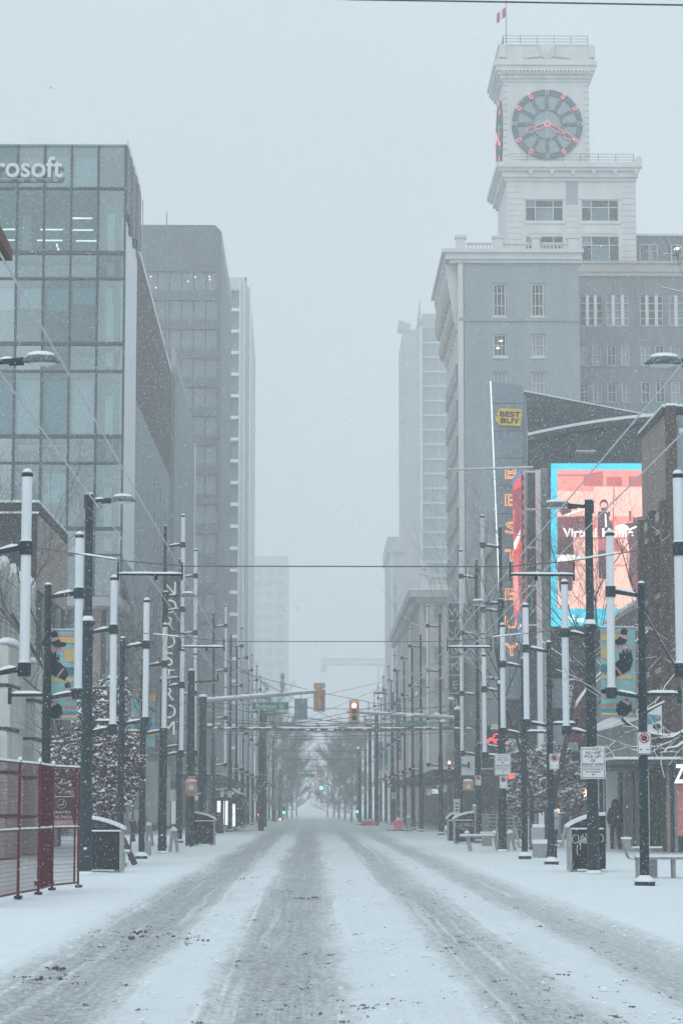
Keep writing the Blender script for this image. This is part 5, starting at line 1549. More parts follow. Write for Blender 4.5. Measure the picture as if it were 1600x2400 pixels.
for (u, w) in ((1392, 10), (1420, 26), (1462, 20), (1488, 8)):
    MB().box(px(u, 91.6), px(u + w, 91.6), 91.5, 91.7, 0, 2.9).build('door_panel', M[('shop_pale', 'spandrel', 'white_panel', 'shop_dark')[w % 4]], b)

# ---------------------------------------------------------------- near left: stepped concrete blocks, pale finned wall, dark granite block
XN = -10.2
b = thing('dark_granite_building', 'low dark granite building with pink stone band and snow-edged roof', 'building', (XN - 5, 93, 0))
z0 = pz(1173, 88.6, 80)
MB().box(XN - 14, XN, 88.6, 98.8, 0, z0 - .45).build('wall', M['granite_dark'], b)
MB().box(XN - 14.1, XN + .06, 88.5, 98.9, z0 - .43, z0 - .1).build('parapet', M['granite_dark'], b)
MB().box(XN - 14.1, XN + .1, 88.45, 99, z0 - .09, z0).build('snow_cap', M['snow_cap'], b)
MB().box(XN - 14.1, XN + .08, 88.42, 88.49, z0 - .50, z0 - .43).build('snow_cap', M['snow_cap'], b)
for k in range(4):
    MB().box(XN, XN + .1, 88.7 + k * 2.55, 91.2 + k * 2.55, z0 - 3.3, z0 - .55).build('stone_band', M['pink_stone'], b)
for y in (90.4, 95.6):
    MB().box(XN, XN + .12, y, y + .5, 0, z0 - 3.4).build('pilaster', M['grey_clad'], b)
for k in range(3):
    MB().box(XN - 14, XN - .1, 88.5, 88.59, 3 + k * 2.6, 3.05 + k * 2.6).build('wall_joint', M['bb_dark'], b)
for k in range(5):
    MB().box(XN + .01, XN + .08, 91.3 + k * 1.6, 92.2 + k * 1.6, 4.5, 8.6).build('window', M['dark_glass'], b)
b = thing('finned_block_wall', 'pale wall of stacked block fins with rounded snowy tops stepping back', 'wall', (XN - 2, 82, 0))
zf_ = pz(1306, 78, 10)
blk = MB().box(-.14, .14, -.17, .17, 0, .185).mesh('block', M['white_block'])
nblk = 0
for k in range(9):
    y = 77.0 + k * 1.28
    top = zf_ - .06 * (k % 2)
    MB().box(XN - .9, XN - .1, y + .3, y + 1.28, 0, top - .35).build('fin_infill', M['white_block'], b)
    col_ = int((top - 4.4) / .2)
    for j in range(col_):
        if nblk < 300:
            put('block', blk, b, (XN + rng.uniform(-.012, .012), y + .17, 4.4 + j * .2)); nblk += 1
    MB().box(XN - .14, XN + .14, y, y + .34, 0, 4.38).build('fin_foot', M['white_block'], b)
    MB().ell((XN - .05, y + .17, 4.4 + col_ * .2 - .05), (.2, .24, .3), 8, 6).build('snow_cap', M['snow_cap'], b)
b = thing('concrete_block_facade', 'weathered grooved concrete blocks stacked in steps at the left edge', 'wall', (XN + .6, 77, 0))
def cast_block(x0, x1, xc, y, z0, z1, right):
    """one heavy cast block: flat front, chamfered street corner, worn upper edges, shallow flutes"""
    m_ = MB()
    g = .045
    def ring(q, z):
        p = [(x0 + g + q, y + q), (x1 - g - q, y + q), (xc - g - q if right else x1 - g - q, y + .85), (xc - g - q if right else x1 - g - q, y + 3.2), (x0 + g + q, y + 3.2)]
        return [(a, b_, z) for a, b_ in p]
    zs = ((.0, z0 + .05), (.0, z1 - .22), (.05, z1 - .11), (.14, z1 - .05))
    vs_ = []
    for q, z in zs: vs_ += ring(q, z)
    fs = [tuple(range(4, -1, -1)), tuple(range(15, 20))]
    for k in range(3):
        for i in range(5):
            fs.append((k * 5 + i, k * 5 + (i + 1) % 5, k * 5 + 5 + (i + 1) % 5, k * 5 + 5 + i))
    m_.add(vs_, fs)
    n = max(1, int((x1 - x0) / .34))
    for i in range(n):
        a = x0 + (x1 - x0) * (i + .5) / n
        m_.box(a - .045, a + .045, y - .02, y + .01, z0 + .1, z1 - .3)
    return m_.build('concrete_block', M['concrete'], b)
for (Yp, uf, uc, vtop, nx, nc) in ((73.5, 23, 38, 1503, 2, 5), (79.5, 84, 97, 1549, 3, 5)):
    zt_ = pz(vtop, Yp, 60)
    h_ = zt_ / nc
    x1_, xc_ = px(uf, Yp, 1700), px(uc, Yp + .85, 1700)
    MB().box(x1_ - 3.2, x1_ - .12, Yp + .25, Yp + 3.0, 0, zt_ - .25).build('block_core', M['granite_dark'], b)
    for r_ in range(nc):
        x = x1_ + rng.uniform(-.05, .05)
        for k in range(nx):
            w_ = .62 if k == 0 else .95
            cast_block(x - w_, x, xc_ + (x - x1_), Yp + rng.uniform(-.04, .04) + .06 * (r_ % 2), r_ * h_ + (0 if r_ else .0), (r_ + 1) * h_, k == 0)
            if r_ == nc - 1:
                MB().ell((x - w_ / 2 + (.12 if k == 0 else 0), Yp + 1.2, zt_ - .03), (w_ * .56, 1.3, .22), 12, 6, zmin=-.15).build('snow_cap', M['snow_cap'], b, True)
            x -= w_

# ================================================================== STREET POLES WITH LIGHT TUBES
def snow_strip(mb, p0, p1, w, h, seed=0):
    """a lumpy ridge of snow lying along an arm"""
    r_ = random.Random(seed)
    p0, p1 = Vector(p0), Vector(p1)
    d = (p1 - p0); L = d.length
    n = max(3, int(L / .09))
    side = d.normalized().cross(Vector((0, 0, 1))).normalized()
    vs_ = []
    for i in range(n + 1):
        c = p0 + d * (i / n)
        k = (.45 if i in (0, n) else 1) * r_.uniform(.75, 1.25)
        hh = h * k
        vs_ += [c - side * w * .5, c - side * w * .34 + Vector((0, 0, hh * .8)), c + Vector((0, 0, hh)), c + side * w * .34 + Vector((0, 0, hh * .8)), c + side * w * .5]
    fs = []
    for i in range(n):
        for j in range(4):
            a = i * 5 + j
            fs.append((a, a + 1, a + 6, a + 5))
    fs += [(0, 1, 2, 3, 4), tuple(n * 5 + j for j in (4, 3, 2, 1, 0))]
    mb.add(vs_, fs)

def tube_set(t, x, z0, z1, brs, rad=.083, px_=.1):
    tb = MB().cyl((x, 0, z0), (x, 0, z1), rad, rad, 14)
    tu = tb.local('light_tube', M['tube'], t); smooth_by_angle(tu)
    cp = MB().lathe([(rad * 1.08, -.045), (rad * 1.15, -.03), (rad * 1.15, 0), (rad * 1.1, .02)], 14, (x, 0, z1))
    cp.local('tube_cap', M['bracket'], tu, True)
    MB().ell((x, 0, z1 + .02), (rad * 1.05, rad * 1.05, .08), 12, 6, zmin=0).local('snow_cap', M['snow_cap'], tu, True)
    for i, z in enumerate(brs):
        low = (i == 0)
        br = MB().cyl((x, 0, z - .11), (x, 0, z + .11), rad * 1.3, rad * 1.3, 14).local('tube_bracket', M['bracket'], t)
        smooth_by_angle(br)
        MB().lathe([(rad * 1.28, .11), (rad * 1.0, .15), (rad * .98, .17)], 12, (x, 0, z)).local('snow_cap', M['snow_cap'], br, True)
        a = MB().cyl((px_ * .6, 0, z - .07), (x - rad, 0, z + .0), .042, .042, 8)
        ar = a.local('arm', M['bracket'], t)
        q = MB(); snow_strip(q, (px_ + .03, 0, z - .03), (x - rad - .05, 0, z + .04), .095, .055, i + int(z * 10))
        q.local('snow_cap', M['snow_cap'], ar, True)

def base_plate(t, r=.2):
    MB().cbox(0, 0, .045, .36, .36, .09).local('base_plate', M['pole'], t)
    MB().lathe([(.25, .085), (.2, .13), (.12, .19), (.085, .23)], 14).local('snow_cap', M['snow_cap'], t, True)

def make_short():
    t = thing('tube_light_pole', 'x', 'light pole')
    p = MB().cyl((0, 0, 0), (0, 0, 4.3), .098, .088, 14).cyl((0, 0, 4.3), (0, 0, 6.16), .072, .07, 14)
    for z in (1.1, 3.5): p.cyl((0, 0, z), (0, 0, z + .03), .112, .112, 14)
    po = p.local('pole', M['pole'], t); smooth_by_angle(po)
    MB().ell((0, 0, 6.16), (.075, .075, .055), 10, 6, zmin=0).local('snow_cap', M['snow_cap'], po, True)
    c = MB().lathe([(.1, 0), (.118, .03), (.1, .1), (.06, .13), (.075, .17), (.05, .22)], 12, (-.02, -.0, 4.9)).local('pole_collar', M['bracket'], t, True)
    tube_set(t, .64, 3.86, 7.18, (3.9, 5.98))
    a = MB().cyl((-.08, 0, 3.88), (-.74, 0, 3.88), .036, .036, 8).cbox(-.76, 0, 3.86, .07, .09, .34).local('banner_arm', M['bracket'], t)
    q = MB(); snow_strip(q, (-.1, 0, 3.91), (-.72, 0, 3.91), .08, .05, 5); q.local('snow_cap', M['snow_cap'], a, True)
    base_plate(t)
    return t
def make_lamp(zb=3.42):
    t = thing('street_lamp', 'x', 'street lamp')
    p = MB().cyl((0, 0, 0), (0, 0, 1.5), .152, .143, 16).cyl((0, 0, 1.5), (0, 0, 6.0), .138, .118, 16).cyl((0, 0, 6.0), (0, 0, 9.02), .098, .094, 16)
    for z in (1.5, 2.6, 3.36, 5.55): p.cyl((0, 0, z), (0, 0, z + .035), .158, .158, 16)
    p.lathe([(.12, 5.86), (.165, 5.9), (.165, 5.97), (.12, 6.02)], 16)
    po = p.local('pole', M['pole'], t); smooth_by_angle(po)
    MB().lathe([(.158, 5.975), (.13, 6.04), (.1, 6.1)], 16).local('snow_cap', M['snow_cap'], po, True)
    MB().ell((0, 0, 9.02), (.1, .1, .05), 12, 6, zmin=0).local('snow_cap', M['snow_cap'], po, True)
    MB().ell((0, -.145, .62), (.045, .025, .03), 8, 5).local('hand_hole_snow', M['snow_cap'], po, True)
    tube_set(t, .61, zb, 7.0, (zb, 5.78), px_=.12)
    a = MB().cyl((0, 0, 8.86), (.5, 0, 8.9), .05, .045, 10).cyl((-.02, 0, 8.7), (-.02, 0, 9.0), .11, .11, 12).cyl((.28, 0, 8.86), (.52, 0, 8.88), .062, .07, 10).local('lamp_arm', M['pole'], t)
    q = MB(); snow_strip(q, (.12, 0, 8.9), (.34, 0, 8.92), .1, .05, 3); q.local('snow_cap', M['snow_cap'], a, True)
    # cobra-like lamp head: flat lens below, domed top
    prof = [(.48, .055, .0, .05), (.56, .075, -.01, .07), (.66, .11, -.02, .13), (.78, .14, -.02, .165), (.92, .13, -.02, .13), (1.04, .085, -.02, .07), (1.13, .02, -.015, .005)]
    h = MB(); vs_ = []
    for x, w, zb, zt in prof:
        vs_ += [(x, -w, 8.87 + zb), (x, -w * .95, 8.87 + zb + (zt - zb) * .45), (x, -w * .5, 8.87 + zb + (zt - zb) * .88), (x, 0, 8.87 + zt), (x, w * .5, 8.87 + zb + (zt - zb) * .88), (x, w * .95, 8.87 + zb + (zt - zb) * .45), (x, w, 8.87 + zb)]
    fs = []
    for i in range(len(prof) - 1):
        for j in range(7):
            k = (j + 1) % 7
            fs.append((i * 7 + j, i * 7 + k, i * 7 + 7 + k, i * 7 + 7 + j))
    fs += [tuple(range(7)), tuple(len(vs_) - 7 + j for j in range(6, -1, -1))]
    h.add(vs_, fs)
    hd = h.local('lamp_head', M['lamp'], t, True)
    MB().ell((.83, 0, 8.845), (.235, .105, .05), 14, 6).local('lens', M['lens'], hd, True)
    s_ = MB().ell((.8, 0, 8.98), (.24, .1, .07), 12, 6, zmin=-.2).local('snow_cap', M['snow_cap'], hd, True)
    MB().lathe([(.24, .0), (.18, .05), (.14, .1)], 16).local('base_snow', M['snow_cap'], t, True)
    return t
def make_tall():
    t = thing('tall_tube_pole', 'x', 'light pole')
    p = MB().cyl((0, 0, 0), (0, 0, 4.5), .15, .13, 12).cyl((0, 0, 4.5), (0, 0, 12.6), .085, .062, 12)
    po = p.local('pole', M['pole'], t); smooth_by_angle(po)
    MB().ell((0, 0, 12.6), (.07, .07, .05), 8, 4, zmin=0).local('snow_cap', M['snow_cap'], po, True)
    tube_set(t, .70, 3.9, 8.35, (3.95, 6.6))
    tube_set(t, .70, 8.4, 13.0, (9.3, 11.85))
    base_plate(t)
    return t
protos = dict(short=make_short(), lamp=make_lamp(), lamp_near=make_lamp(3.8), tall=make_tall())
used = set()
def pole(kind, x, y, right, label, group='tube light poles along the pavements'):
    o = protos[kind] if kind not in used else copy_tree(protos[kind])
    used.add(kind)
    o.location = (x, y, 0)
    o.rotation_euler = (R(rng.uniform(-.25, .25)), R(rng.uniform(-.25, .25)), (math.pi if right else 0) + R(rng.uniform(-3, 3)))
    tag(o, label, None, group)
    return o
pole('lamp_near', -5.30, 39.3, False, 'lamp pole at the left edge, only its lamp and nearest big white tube in view')
pole('short', px(107, 50), 50, False, 'dark tube pole beside the first crow banner, behind the red fence')
pole('lamp', px(202, 57.5), 57.5, False, 'thick dark lamp post in front of the left black bin')
pole('short', px(282, 66), 66, False, 'tube pole rising out of the snowy leafy tree on the left')
pole('short', px(333, 75), 75, False, 'tube pole at the right edge of the snowy leafy tree, carrying the second banner')
pole('lamp', px(381, 84), 84, False, 'lamp post beside the slanted bollard on the left pavement')
pole('tall', px(386, 95, 1380), 95, False, 'tall tube pole standing against the stacked white store letters')
pole('tall', px(424, 108, 1380), 108, False, 'tall tube pole just left of the farther left bin')
pole('lamp_near', 6.58, 39.3, True, 'lamp pole at the right edge, only its snowy lamp and big tube in view')
pole('short', px(1507, 49.5), 49.5, True, 'dark tube pole with no-stopping sign in front of the perforated bench')
pole('lamp', px(1388, 58.5), 58.5, True, 'thick dark lamp post carrying the large taxi sign, in front of the graffiti bin')
pole('short', px(1290, 67.5), 67.5, True, 'tube pole beside the parking meter post on the right pavement')
pole('short', px(1228, 75), 75, True, 'tube pole left of the grey concrete seat on the right pavement')
pole('lamp', px(1176, 87), 87, True, 'lamp post behind the low snowy rail, carrying two signs')
pole('tall', px(1173, 95, 1380), 95, True, 'tall tube pole in front of the orange neon pylon')
pole('tall', px(1117, 108, 1380), 108, True, 'tall tube pole between the neon pylon and the white letter blade sign')
ordn = ('first', 'second', 'third', 'fourth', 'fifth', 'sixth', 'seventh', 'eighth', 'ninth', 'tenth')
for i, y in enumerate((138, 155.5, 168, 183.5, 198, 214, 231, 249, 270, 292)):
    xa = -5.7 if y < 145 else -5.35
    pole('tall', xa, y, False, '%s tall tube pole past the cross street on the left pavement' % ordn[i])
    pole('tall', 1.5 - xa, y, True, '%s tall tube pole past the cross street on the right pavement' % ordn[i])
# far lamp posts and trolley poles
def far_lamp(x, y, h, right, label):
    t = thing('far_lamp_post', label, 'street lamp', (x, y, 0), math.pi if right else 0, 'lamp posts down the far street')
    MB().cyl((0, 0, 0), (0, 0, h), .17, .13, 10).local('pole', M['pole'], t)
    MB().cyl((0, 0, h - .2), (.9, 0, h - .1), .06, .05, 6).local('lamp_arm', M['pole'], t)
    hd = MB().ell((1.25, 0, h - .06), (.5, .2, .11), 10, 6).local('lamp_head', M['lamp'], t, True)
    MB().ell((1.25, 0, h), (.42, .17, .08), 10, 5, zmin=-.2).local('snow_cap', M['snow_cap'], hd, True)
far_lamp(px(621, 195), 195, 9.1, False, 'far lamp post under the green street sign, left pavement')
far_lamp(px(640, 262), 262, 9.1, False, 'farthest lamp post on the left, before the hazy bare trees')
far_lamp(px(923, 205), 205, 11.2, True, 'tall far lamp post beside the dark printed banner, right pavement')
far_lamp(px(856, 255), 255, 9.1, True, 'farthest lamp post on the right, beside the hazy bare trees')
def trolley_pole(x, y, h, label, right):
    t = thing('trolley_pole', label, 'utility pole', (x, y, 0), math.pi if right else 0, 'dark trolley wire poles')
    MB().cyl((0, 0, 0), (0, 0, h), .2, .15, 10).local('pole', M['pole'], t)
    MB().ell((0, 0, h), (.16, .16, .09), 8, 5, zmin=0).local('snow_cap', M['snow_cap'], t, True)
    q = MB().cyl((0, 0, h - .5), (1.1, 0, h - .4), .05, .04, 6)
    q.cyl((1.1, 0, h - .4), (1.1, 0, h - .1), .03, .03, 5)
    q.local('wire_arm', M['bracket'], t)
for u, y, v, r_, l_ in ((446, 100, 1572, False, 'plain dark trolley pole with rounded snow cap left of the signal pole'), (612, 160, 1650, False, 'thick trolley pole standing beside the lit shelter panels'), (843, 245, 1755, True, 'slim trolley pole with arm at the edge of the right bare trees'),
                        (883, 215, 1675, True, 'trolley pole beside the lower printed banner'), (867, 228, 1700, True, 'trolley pole between the two far printed banners and the lamp'), (657, 300, 1800, False, 'far trolley pole with arm before the left hazy trees')):
    trolley_pole(px(u, y), y, pz(v, y, u), l_, r_)

# ================================================================== TRAFFIC SIGNALS
def signal_head(t, x, y, z, lit=None, facing=-1, name='signal_head', body='orange', back=True, k=1.0, lampm=None):
    """three-lens head hanging at z (middle); facing -1 shows its lenses to the camera"""
    w, h, d = .34 * k, 1.05 * k, .2
    if back:
        MB().box(x - w * .78, x + w * .78, y - .01, y + .01, z - h * .62, z + h * .62).build('backplate', M['orange_pale'] if facing < 0 else M['shop_pale'], t)
    hd = MB()
    if facing < 0:
        hd.box(x - w / 2, x + w / 2, y - d, y - .012, z - h / 2, z + h / 2)
    else:
        hd.lathe([(.03, -h * .56), (w * .42, -h * .5), (w * .48, -h * .2), (w * .36, -.12), (w * .48, .05), (w * .46, h * .35), (w * .3, h * .48), (.04, h * .6)], 10, (x, y - .16, z))
    o = hd.build(name, M[body], t)
    if facing < 0:
        for i, m_ in enumerate(('red', 'amber', 'green')):
            zz_ = z + h * (.32 - .32 * i)
            on = (lit == m_)
            l_ = MB().cyl((x, y - d - .015, zz_), (x, y - d, zz_), w * .36, w * .36, 14).build('lens', (lampm or M[m_ + '_lamp']) if on else M['ink'], o)
            vz = MB()
            n = 10
            for j in range(n):
                a0, a1 = R(-10 + 200 * j / n), R(-10 + 200 * (j + 1) / n)
                r_ = w * .42
                vz.hexa([(x + r_ * math.cos(a), y - d - q, zz_ + r_ * math.sin(a)) for a, q in ((a0, 0), (a1, 0), (a1, .2), (a0, .2))] + [(x + (r_ + .012) * math.cos(a), y - d - q, zz_ + (r_ + .012) * math.sin(a)) for a, q in ((a0, 0), (a1, 0), (a1, .2), (a0, .2))])
            vz.build('visor', M['orange'], o)
        MB().ell((x, y - d / 2, z + h / 2), (w * .5, d * .5, .05), 8, 5, zmin=0).build('snow_cap', M['snow_cap'], o)
    return o
# near-left pole
YA = 108.0
xp = px(474, YA)
t = thing('signal_pole', 'signal pole with long snowy mast arm carrying a green street name sign', 'traffic signal', (xp, YA, 0))
zt = pz(1640, YA, 474)
xe, ze = P(763, 1619.5, YA)
MB().cyl((xp, YA, 0), (xp, YA, zt), .2, .15, 14).lathe([(.17, -.2), (.2, 0), (.17, .15), (.02, .24)], 14, (xp, YA, zt)).build('pole', M['pole'], t)
MB().cyl((xp, YA, zt - .05), (xe, YA, ze), .11, .065, 10).build('mast_arm', M['galv'], t)
q = MB(); snow_strip(q, (xp + .1, YA, zt + .02), (xe, YA, ze + .05), .16, .08, 9); q.build('snow_cap', M['snow_cap'], t, True)
MB().ell((xp, YA, zt + .12), (.22, .22, .14), 12, 6, zmin=0).build('snow_cap', M['snow_cap'], t, True)
signal_head(t, px(748, YA), YA + .0, pz(1634, YA, 748), None, 1, k=.98)
x, z = P(705, 1662, YA)
MB().cbox(x, YA, z, .58, .05, .93).build('sign_back', M['spandrel'], t)
MB().cyl((x, YA, z + .46), (x, YA, z + .72), .02, .02, 6).build('sign_hanger', M['galv'], t)
MB().lathe([(.05, 0), (.1, .1), (.06, .2), (.11, .3), (.11, .5), (.05, .6), (.09, .68), (.10, .8), (.06, .9)], 10, (px(661, YA), YA, pz(1625, YA, 661))).build('camera_mount', M['galv'], t)
x0, x1 = px(589, YA - .2), px(675, YA - .2)
za, zb = pz(1664, YA - .2, 630), pz(1645, YA - .2, 630)
t2 = thing('street_name_sign', 'green street name sign hanging under the left signal mast', 'sign', ((x0 + x1) / 2, YA - .2, za))
MB().box(x0, x1, YA - .2, YA - .16, za, zb).build('sign_plate', M['sign_green'], t2)
f_ = .016
MB().box(x0, x1, YA - .205, YA - .2, za, za + f_).box(x0, x1, YA - .205, YA - .2, zb - f_, zb).box(x0, x0 + f_, YA - .205, YA - .2, za, zb).build('sign_border', M['sign_white'], t2)
put('sign_lettering', text_mesh('Robson St', .215, M['sign_white'], extrude=.004, bold=.006, width=66 * YA / F), t2, ((x0 + x1) / 2, YA - .212, za + .075))
for u in (610, 655):
    MB().cyl((px(u, YA), YA - .18, zb), (px(u, YA), YA - .18, zb + .2), .02, .02, 6).build('sign_hanger', M['galv'], t2)
# far-right pole with the red light
YA = 130.0
xp = px(1074, YA)
t = thing('signal_pole', 'signal pole with level mast arm and a lit red light over the road', 'traffic signal', (xp, YA, 0))
zt = pz(1668, YA, 1074)
xe, ze = P(812, 1669, YA)
MB().cyl((xp, YA, 0), (xp, YA, zt), .26, .2, 14).lathe([(.22, -.25), (.28, 0), (.22, .12), (.02, .3)], 14, (xp, YA, zt)).build('pole', M['pole'], t)
MB().cyl((xp, YA, zt - .35), (xe, YA, ze), .10, .06, 10).build('mast_arm', M['galv'], t)
q = MB(); snow_strip(q, (xp - .1, YA, zt - .28), (xe, YA, ze + .05), .16, .08, 4); q.build('snow_cap', M['snow_cap'], t, True)
MB().ell((xp, YA, zt + .1), (.25, .25, .2), 12, 6, zmin=0).build('snow_cap', M['snow_cap'], t, True)
signal_head(t, px(829.5, YA), YA - .15, pz(1669, YA, 830), 'red', -1, body='orange_pale', k=1.0)
signal_head(t, px(1076, YA) - .55, YA - .1, pz(1795, YA), 'red', -1, body='orange_pale', k=.5, back=False)
x0, x1 = px(930, YA - .2), px(1001, YA - .2)
za, zb = pz(1702, YA - .2, 960), pz(1689, YA - .2, 960)
t2 = thing('street_name_sign', 'frosted green street name sign under the right signal mast beside a round emblem', 'sign', ((x0 + x1) / 2, YA - .2, za))
MB().box(x0, x1, YA - .2, YA - .16, za, zb).build('sign_plate', M['sign_green'], t2)
put('sign_lettering', text_mesh('Robson St', .2, M['sign_white'], extrude=.004, bold=.006, width=52 * YA / F), t2, ((x0 + x1) / 2, YA - .212, za + .05))
cx, cz = P(913, 1695, YA - .2)
e_ = MB()
for i in range(16):
    a0, a1 = 2 * math.pi * i / 16, 2 * math.pi * (i + 1) / 16
    e_.hexa([(cx + r_ * math.cos(a), YA - .21, cz + r_ * math.sin(a)) for r_, a in ((.2, a0), (.25, a0), (.25, a1), (.2, a1))] + [(cx + r_ * math.cos(a), YA - .18, cz + r_ * math.sin(a)) for r_, a in ((.2, a0), (.25, a0), (.25, a1), (.2, a1))])
e_.box(cx - .12, cx + .12, YA - .21, YA - .18, cz + .02, cz + .08).box(cx - .04, cx + .04, YA - .21, YA - .18, cz - .14, cz + .02)
e_.build('round_emblem', M['sign_white'], t2)
# crossing signals in orange boxes
for (u, v, y, lbl, k) in ((448.5, 1843, 98, 'orange crossing signal box with snow on top, left corner', 1), (1096, 1841, 112, 'orange crossing signal box with snow on top, right corner', 1)):
    x, z = P(u, v, y)
    t = thing('crossing_signal', lbl, 'crossing signal', (x, y, z - .25))
    MB().box(x - .22, x + .22, y - .2, y + .15, z - .21, z + .2).build('signal_case', M['orange_pale'], t)
    MB().box(x - .17, x + .17, y - .215, y - .2, z - .16, z + .15).build('signal_face', M['orange'], t)
    q = MB()
    for i, w in enumerate((-.1, -.04, .02, .08)): q.box(x + w, x + w + .035, y - .222, y - .217, z - .02, z + .1 - .02 * abs(i - 1.5))
    q.box(x - .1, x + .115, y - .222, y - .217, z - .13, z - .02)
    q.build('hand_symbol', M['sign_white'], t)
    MB().ell((x, y, z + .2), (.25, .2, .1), 10, 5, zmin=-.1).build('snow_cap', M['snow_cap'], t, True)
    MB().cyl((x + (.1 if u < 735 else -.1), y, z + .1), (x + (.6 if u < 735 else -.5), y, z + .1), .04, .04, 6).build('bracket', M['bracket'], t)
    if u < 735:
        MB().lathe([(.12, -.4), (.2, -.26), (.16, -.2)], 8, (x, y, z)).build('signal_hood', M['orange'], t)
        MB().box(x - .13, x + .17, y - .1, y + .1, z + .24, z + .42).build('upper_signal', M['orange'], t)
        MB().cyl((x, y, 0), (x, y, z - .22), .06, .06, 8).build('post', M['pole'], t)
# next intersection
YA = 330.0
t = thing('far_signal_pole', 'far signal pole on the left with mast arm, small green sign and salmon signal back', 'traffic signal', (px(655, YA), YA, 0))
MB().cyl((px(655, YA), YA, 0), (px(655, YA), YA, pz(1806, YA)), .25, .2, 8).build('pole', M['pole'], t)
MB().cyl((px(655, YA), YA, pz(1811, YA)), (px(760, YA), YA, pz(1804.5, YA)), .13, .09, 8).build('mast_arm', M['galv'], t)
MB().box(px(748, YA) - .35, px(748, YA) + .35, YA - .2, YA, pz(1823, YA), pz(1796, YA)).build('signal_head', M['orange_pale'], t)
MB().box(px(691, YA), px(738, YA), YA - .2, YA - .1, pz(1821, YA), pz(1814.5, YA)).build('sign_plate', M['sign_green'], t)
YA = 352.0
t = thing('far_signal_pole', 'far signal pole on the right with mast arm and glowing green light', 'traffic signal', (px(838, YA), YA, 0))
MB().cyl((px(838, YA), YA, 0), (px(838, YA), YA, pz(1750, YA)), .25, .2, 8).build('pole', M['pole'], t)
MB().cyl((px(838, YA), YA, pz(1841, YA)), (px(752, YA), YA, pz(1837, YA)), .1, .07, 8).build('mast_arm', M['galv'], t)
hd = MB().box(px(753, YA) - .3, px(753, YA) + .3, YA - .2, YA, pz(1853, YA), pz(1829, YA)).build('signal_head', M['orange_pale'], t)
MB().cyl((px(753, YA), YA - .24, pz(1847, YA)), (px(753, YA), YA - .2, pz(1847, YA)), .24, .24, 12).build('lens', M['green_lamp'], hd)
for (u, v, lbl, mt, y) in ((665.5, 1904, 'small green signal on the far left corner beneath a white sign', 'green_lamp', 300), (837.5, 1902.5, 'small green signal on the far right corner by the work signs', 'green_lamp', 318), (658, 1920, 'small red crossing light low on the far left corner', 'red_lamp', 285)):
    x, z = P(u, v, y)
    t = thing('corner_signal', lbl, 'traffic signal', (x, y, 0))
    MB().cyl((x, y, 0), (x, y, z + .5), .08, .08, 6).build('post', M['pole'], t)
    hd = MB().box(x - .2, x + .2, y - .25, y - .09, z - .25, z + .7).build('signal_head', M['bin'], t)
    MB().cyl((x, y - .3, z), (x, y - .25, z), .14, .14, 12).build('lens', M[mt], hd)

# ================================================================== OVERHEAD WIRES
def wire(name, label, pts, r, m='wire', cat='overhead wire', group=None, snow=False):
    mb = MB()
    mb.path(pts, r, 5)
    o = mb.local(name, M[m])
    return tag(o, label, cat, group)
for x, lbl in ((-2.88, 'outermost left trolley wire running down the street'), (-2.26, 'second left trolley wire, the one holding the brown trough'), (3.31, 'inner right trolley wire running down the street'), (3.93, 'outermost right trolley wire running down the street')):
    pts = [(x, y, 5.6 - .05 * math.sin(math.pi * ((y + 10) % 50) / 50)) for y in range(0, 340, 10)]
    wire('trolley_wire', lbl, pts, .0095, 'wire_snow', group='trolley wires along the street')
# wooden trough on the second wire, top left corner
yv = 18.6
t = tag(MB().hexa([(-2.31, 15.5, 5.57), (-2.21, 15.5, 5.57), (-2.21, 17.4, 5.57), (-2.31, 17.4, 5.57), (-2.31, 15.5, 5.69), (-2.21, 15.5, 5.69), (-2.21, 17.4, 5.65), (-2.31, 17.4, 5.65)]).local('wire_trough', M['trough_wood']), 'brown wooden wire trough with snow at the upper left edge', 'wire trough')
def span(label, y, xa, za, xb, zb, x1, x2, zlow, name='span_wire'):
    """cross-street span with two hanging spreader bars"""
    t = thing(name, label, 'span wire', ((xa + xb) / 2, y, zlow + .15))
    w = MB()
    L = [(xa, y, za), (x1 - .55, y, zlow + .22), (x1 + .45, y, zlow + .13), (x2 - .45, y, zlow + .13), (x2 + .55, y, zlow + .22), (xb, y, zb)]
    w.path(L, .011, 6).build('cable', M['wire'], t)
    for (xs_, e0, e1) in ((x1, -.62, .42), (x2, -.42, .62)):
        s = MB().cyl((xs_ + e0, y, zlow), (xs_ + e1, y, zlow - .01), .022, .022, 6)
        for e in (e0, e1): s.cyl((xs_ + e, y, zlow - .1), (xs_ + e, y, zlow + .2), .02, .014, 6)
        s.cyl((xs_, y, zlow - .1), (xs_, y, zlow), .03, .03, 6)
        br = s.build('spreader_bar', M['bracket'], t)
        q = MB(); snow_strip(q, (xs_ + e0, y, zlow + .01), (xs_ + e1, y, zlow + .005), .05, .035, int(y)); q.build('snow_cap', M['snow_cap'], br, True)
    for (a, c) in (((xa, za), (x1 - .55, zlow + .22)), ((xb, zb), (x2 + .55, zlow + .22))):
        dx = (c[0] - a[0])
        q = MB(); snow_strip(q, (a[0] + dx * .66, y, a[1] + (c[1] - a[1]) * .66 + .004), (a[0] + dx * .96, y, a[1] + (c[1] - a[1]) * .96 + .004), .035, .032, int(y * 3)); q.build('snow_cap', M['snow_cap'], t, True)
    return t
span('nearer span cable crossing the whole street above the lamp arms', 39.3, -5.25, 5.9, 6.5, 5.95, -2.57, 3.62, 5.36)
span('second span cable crossing the street over the signal masts', 58, -5.3, 5.86, 6.6, 5.9, -2.57, 3.62, 5.40)
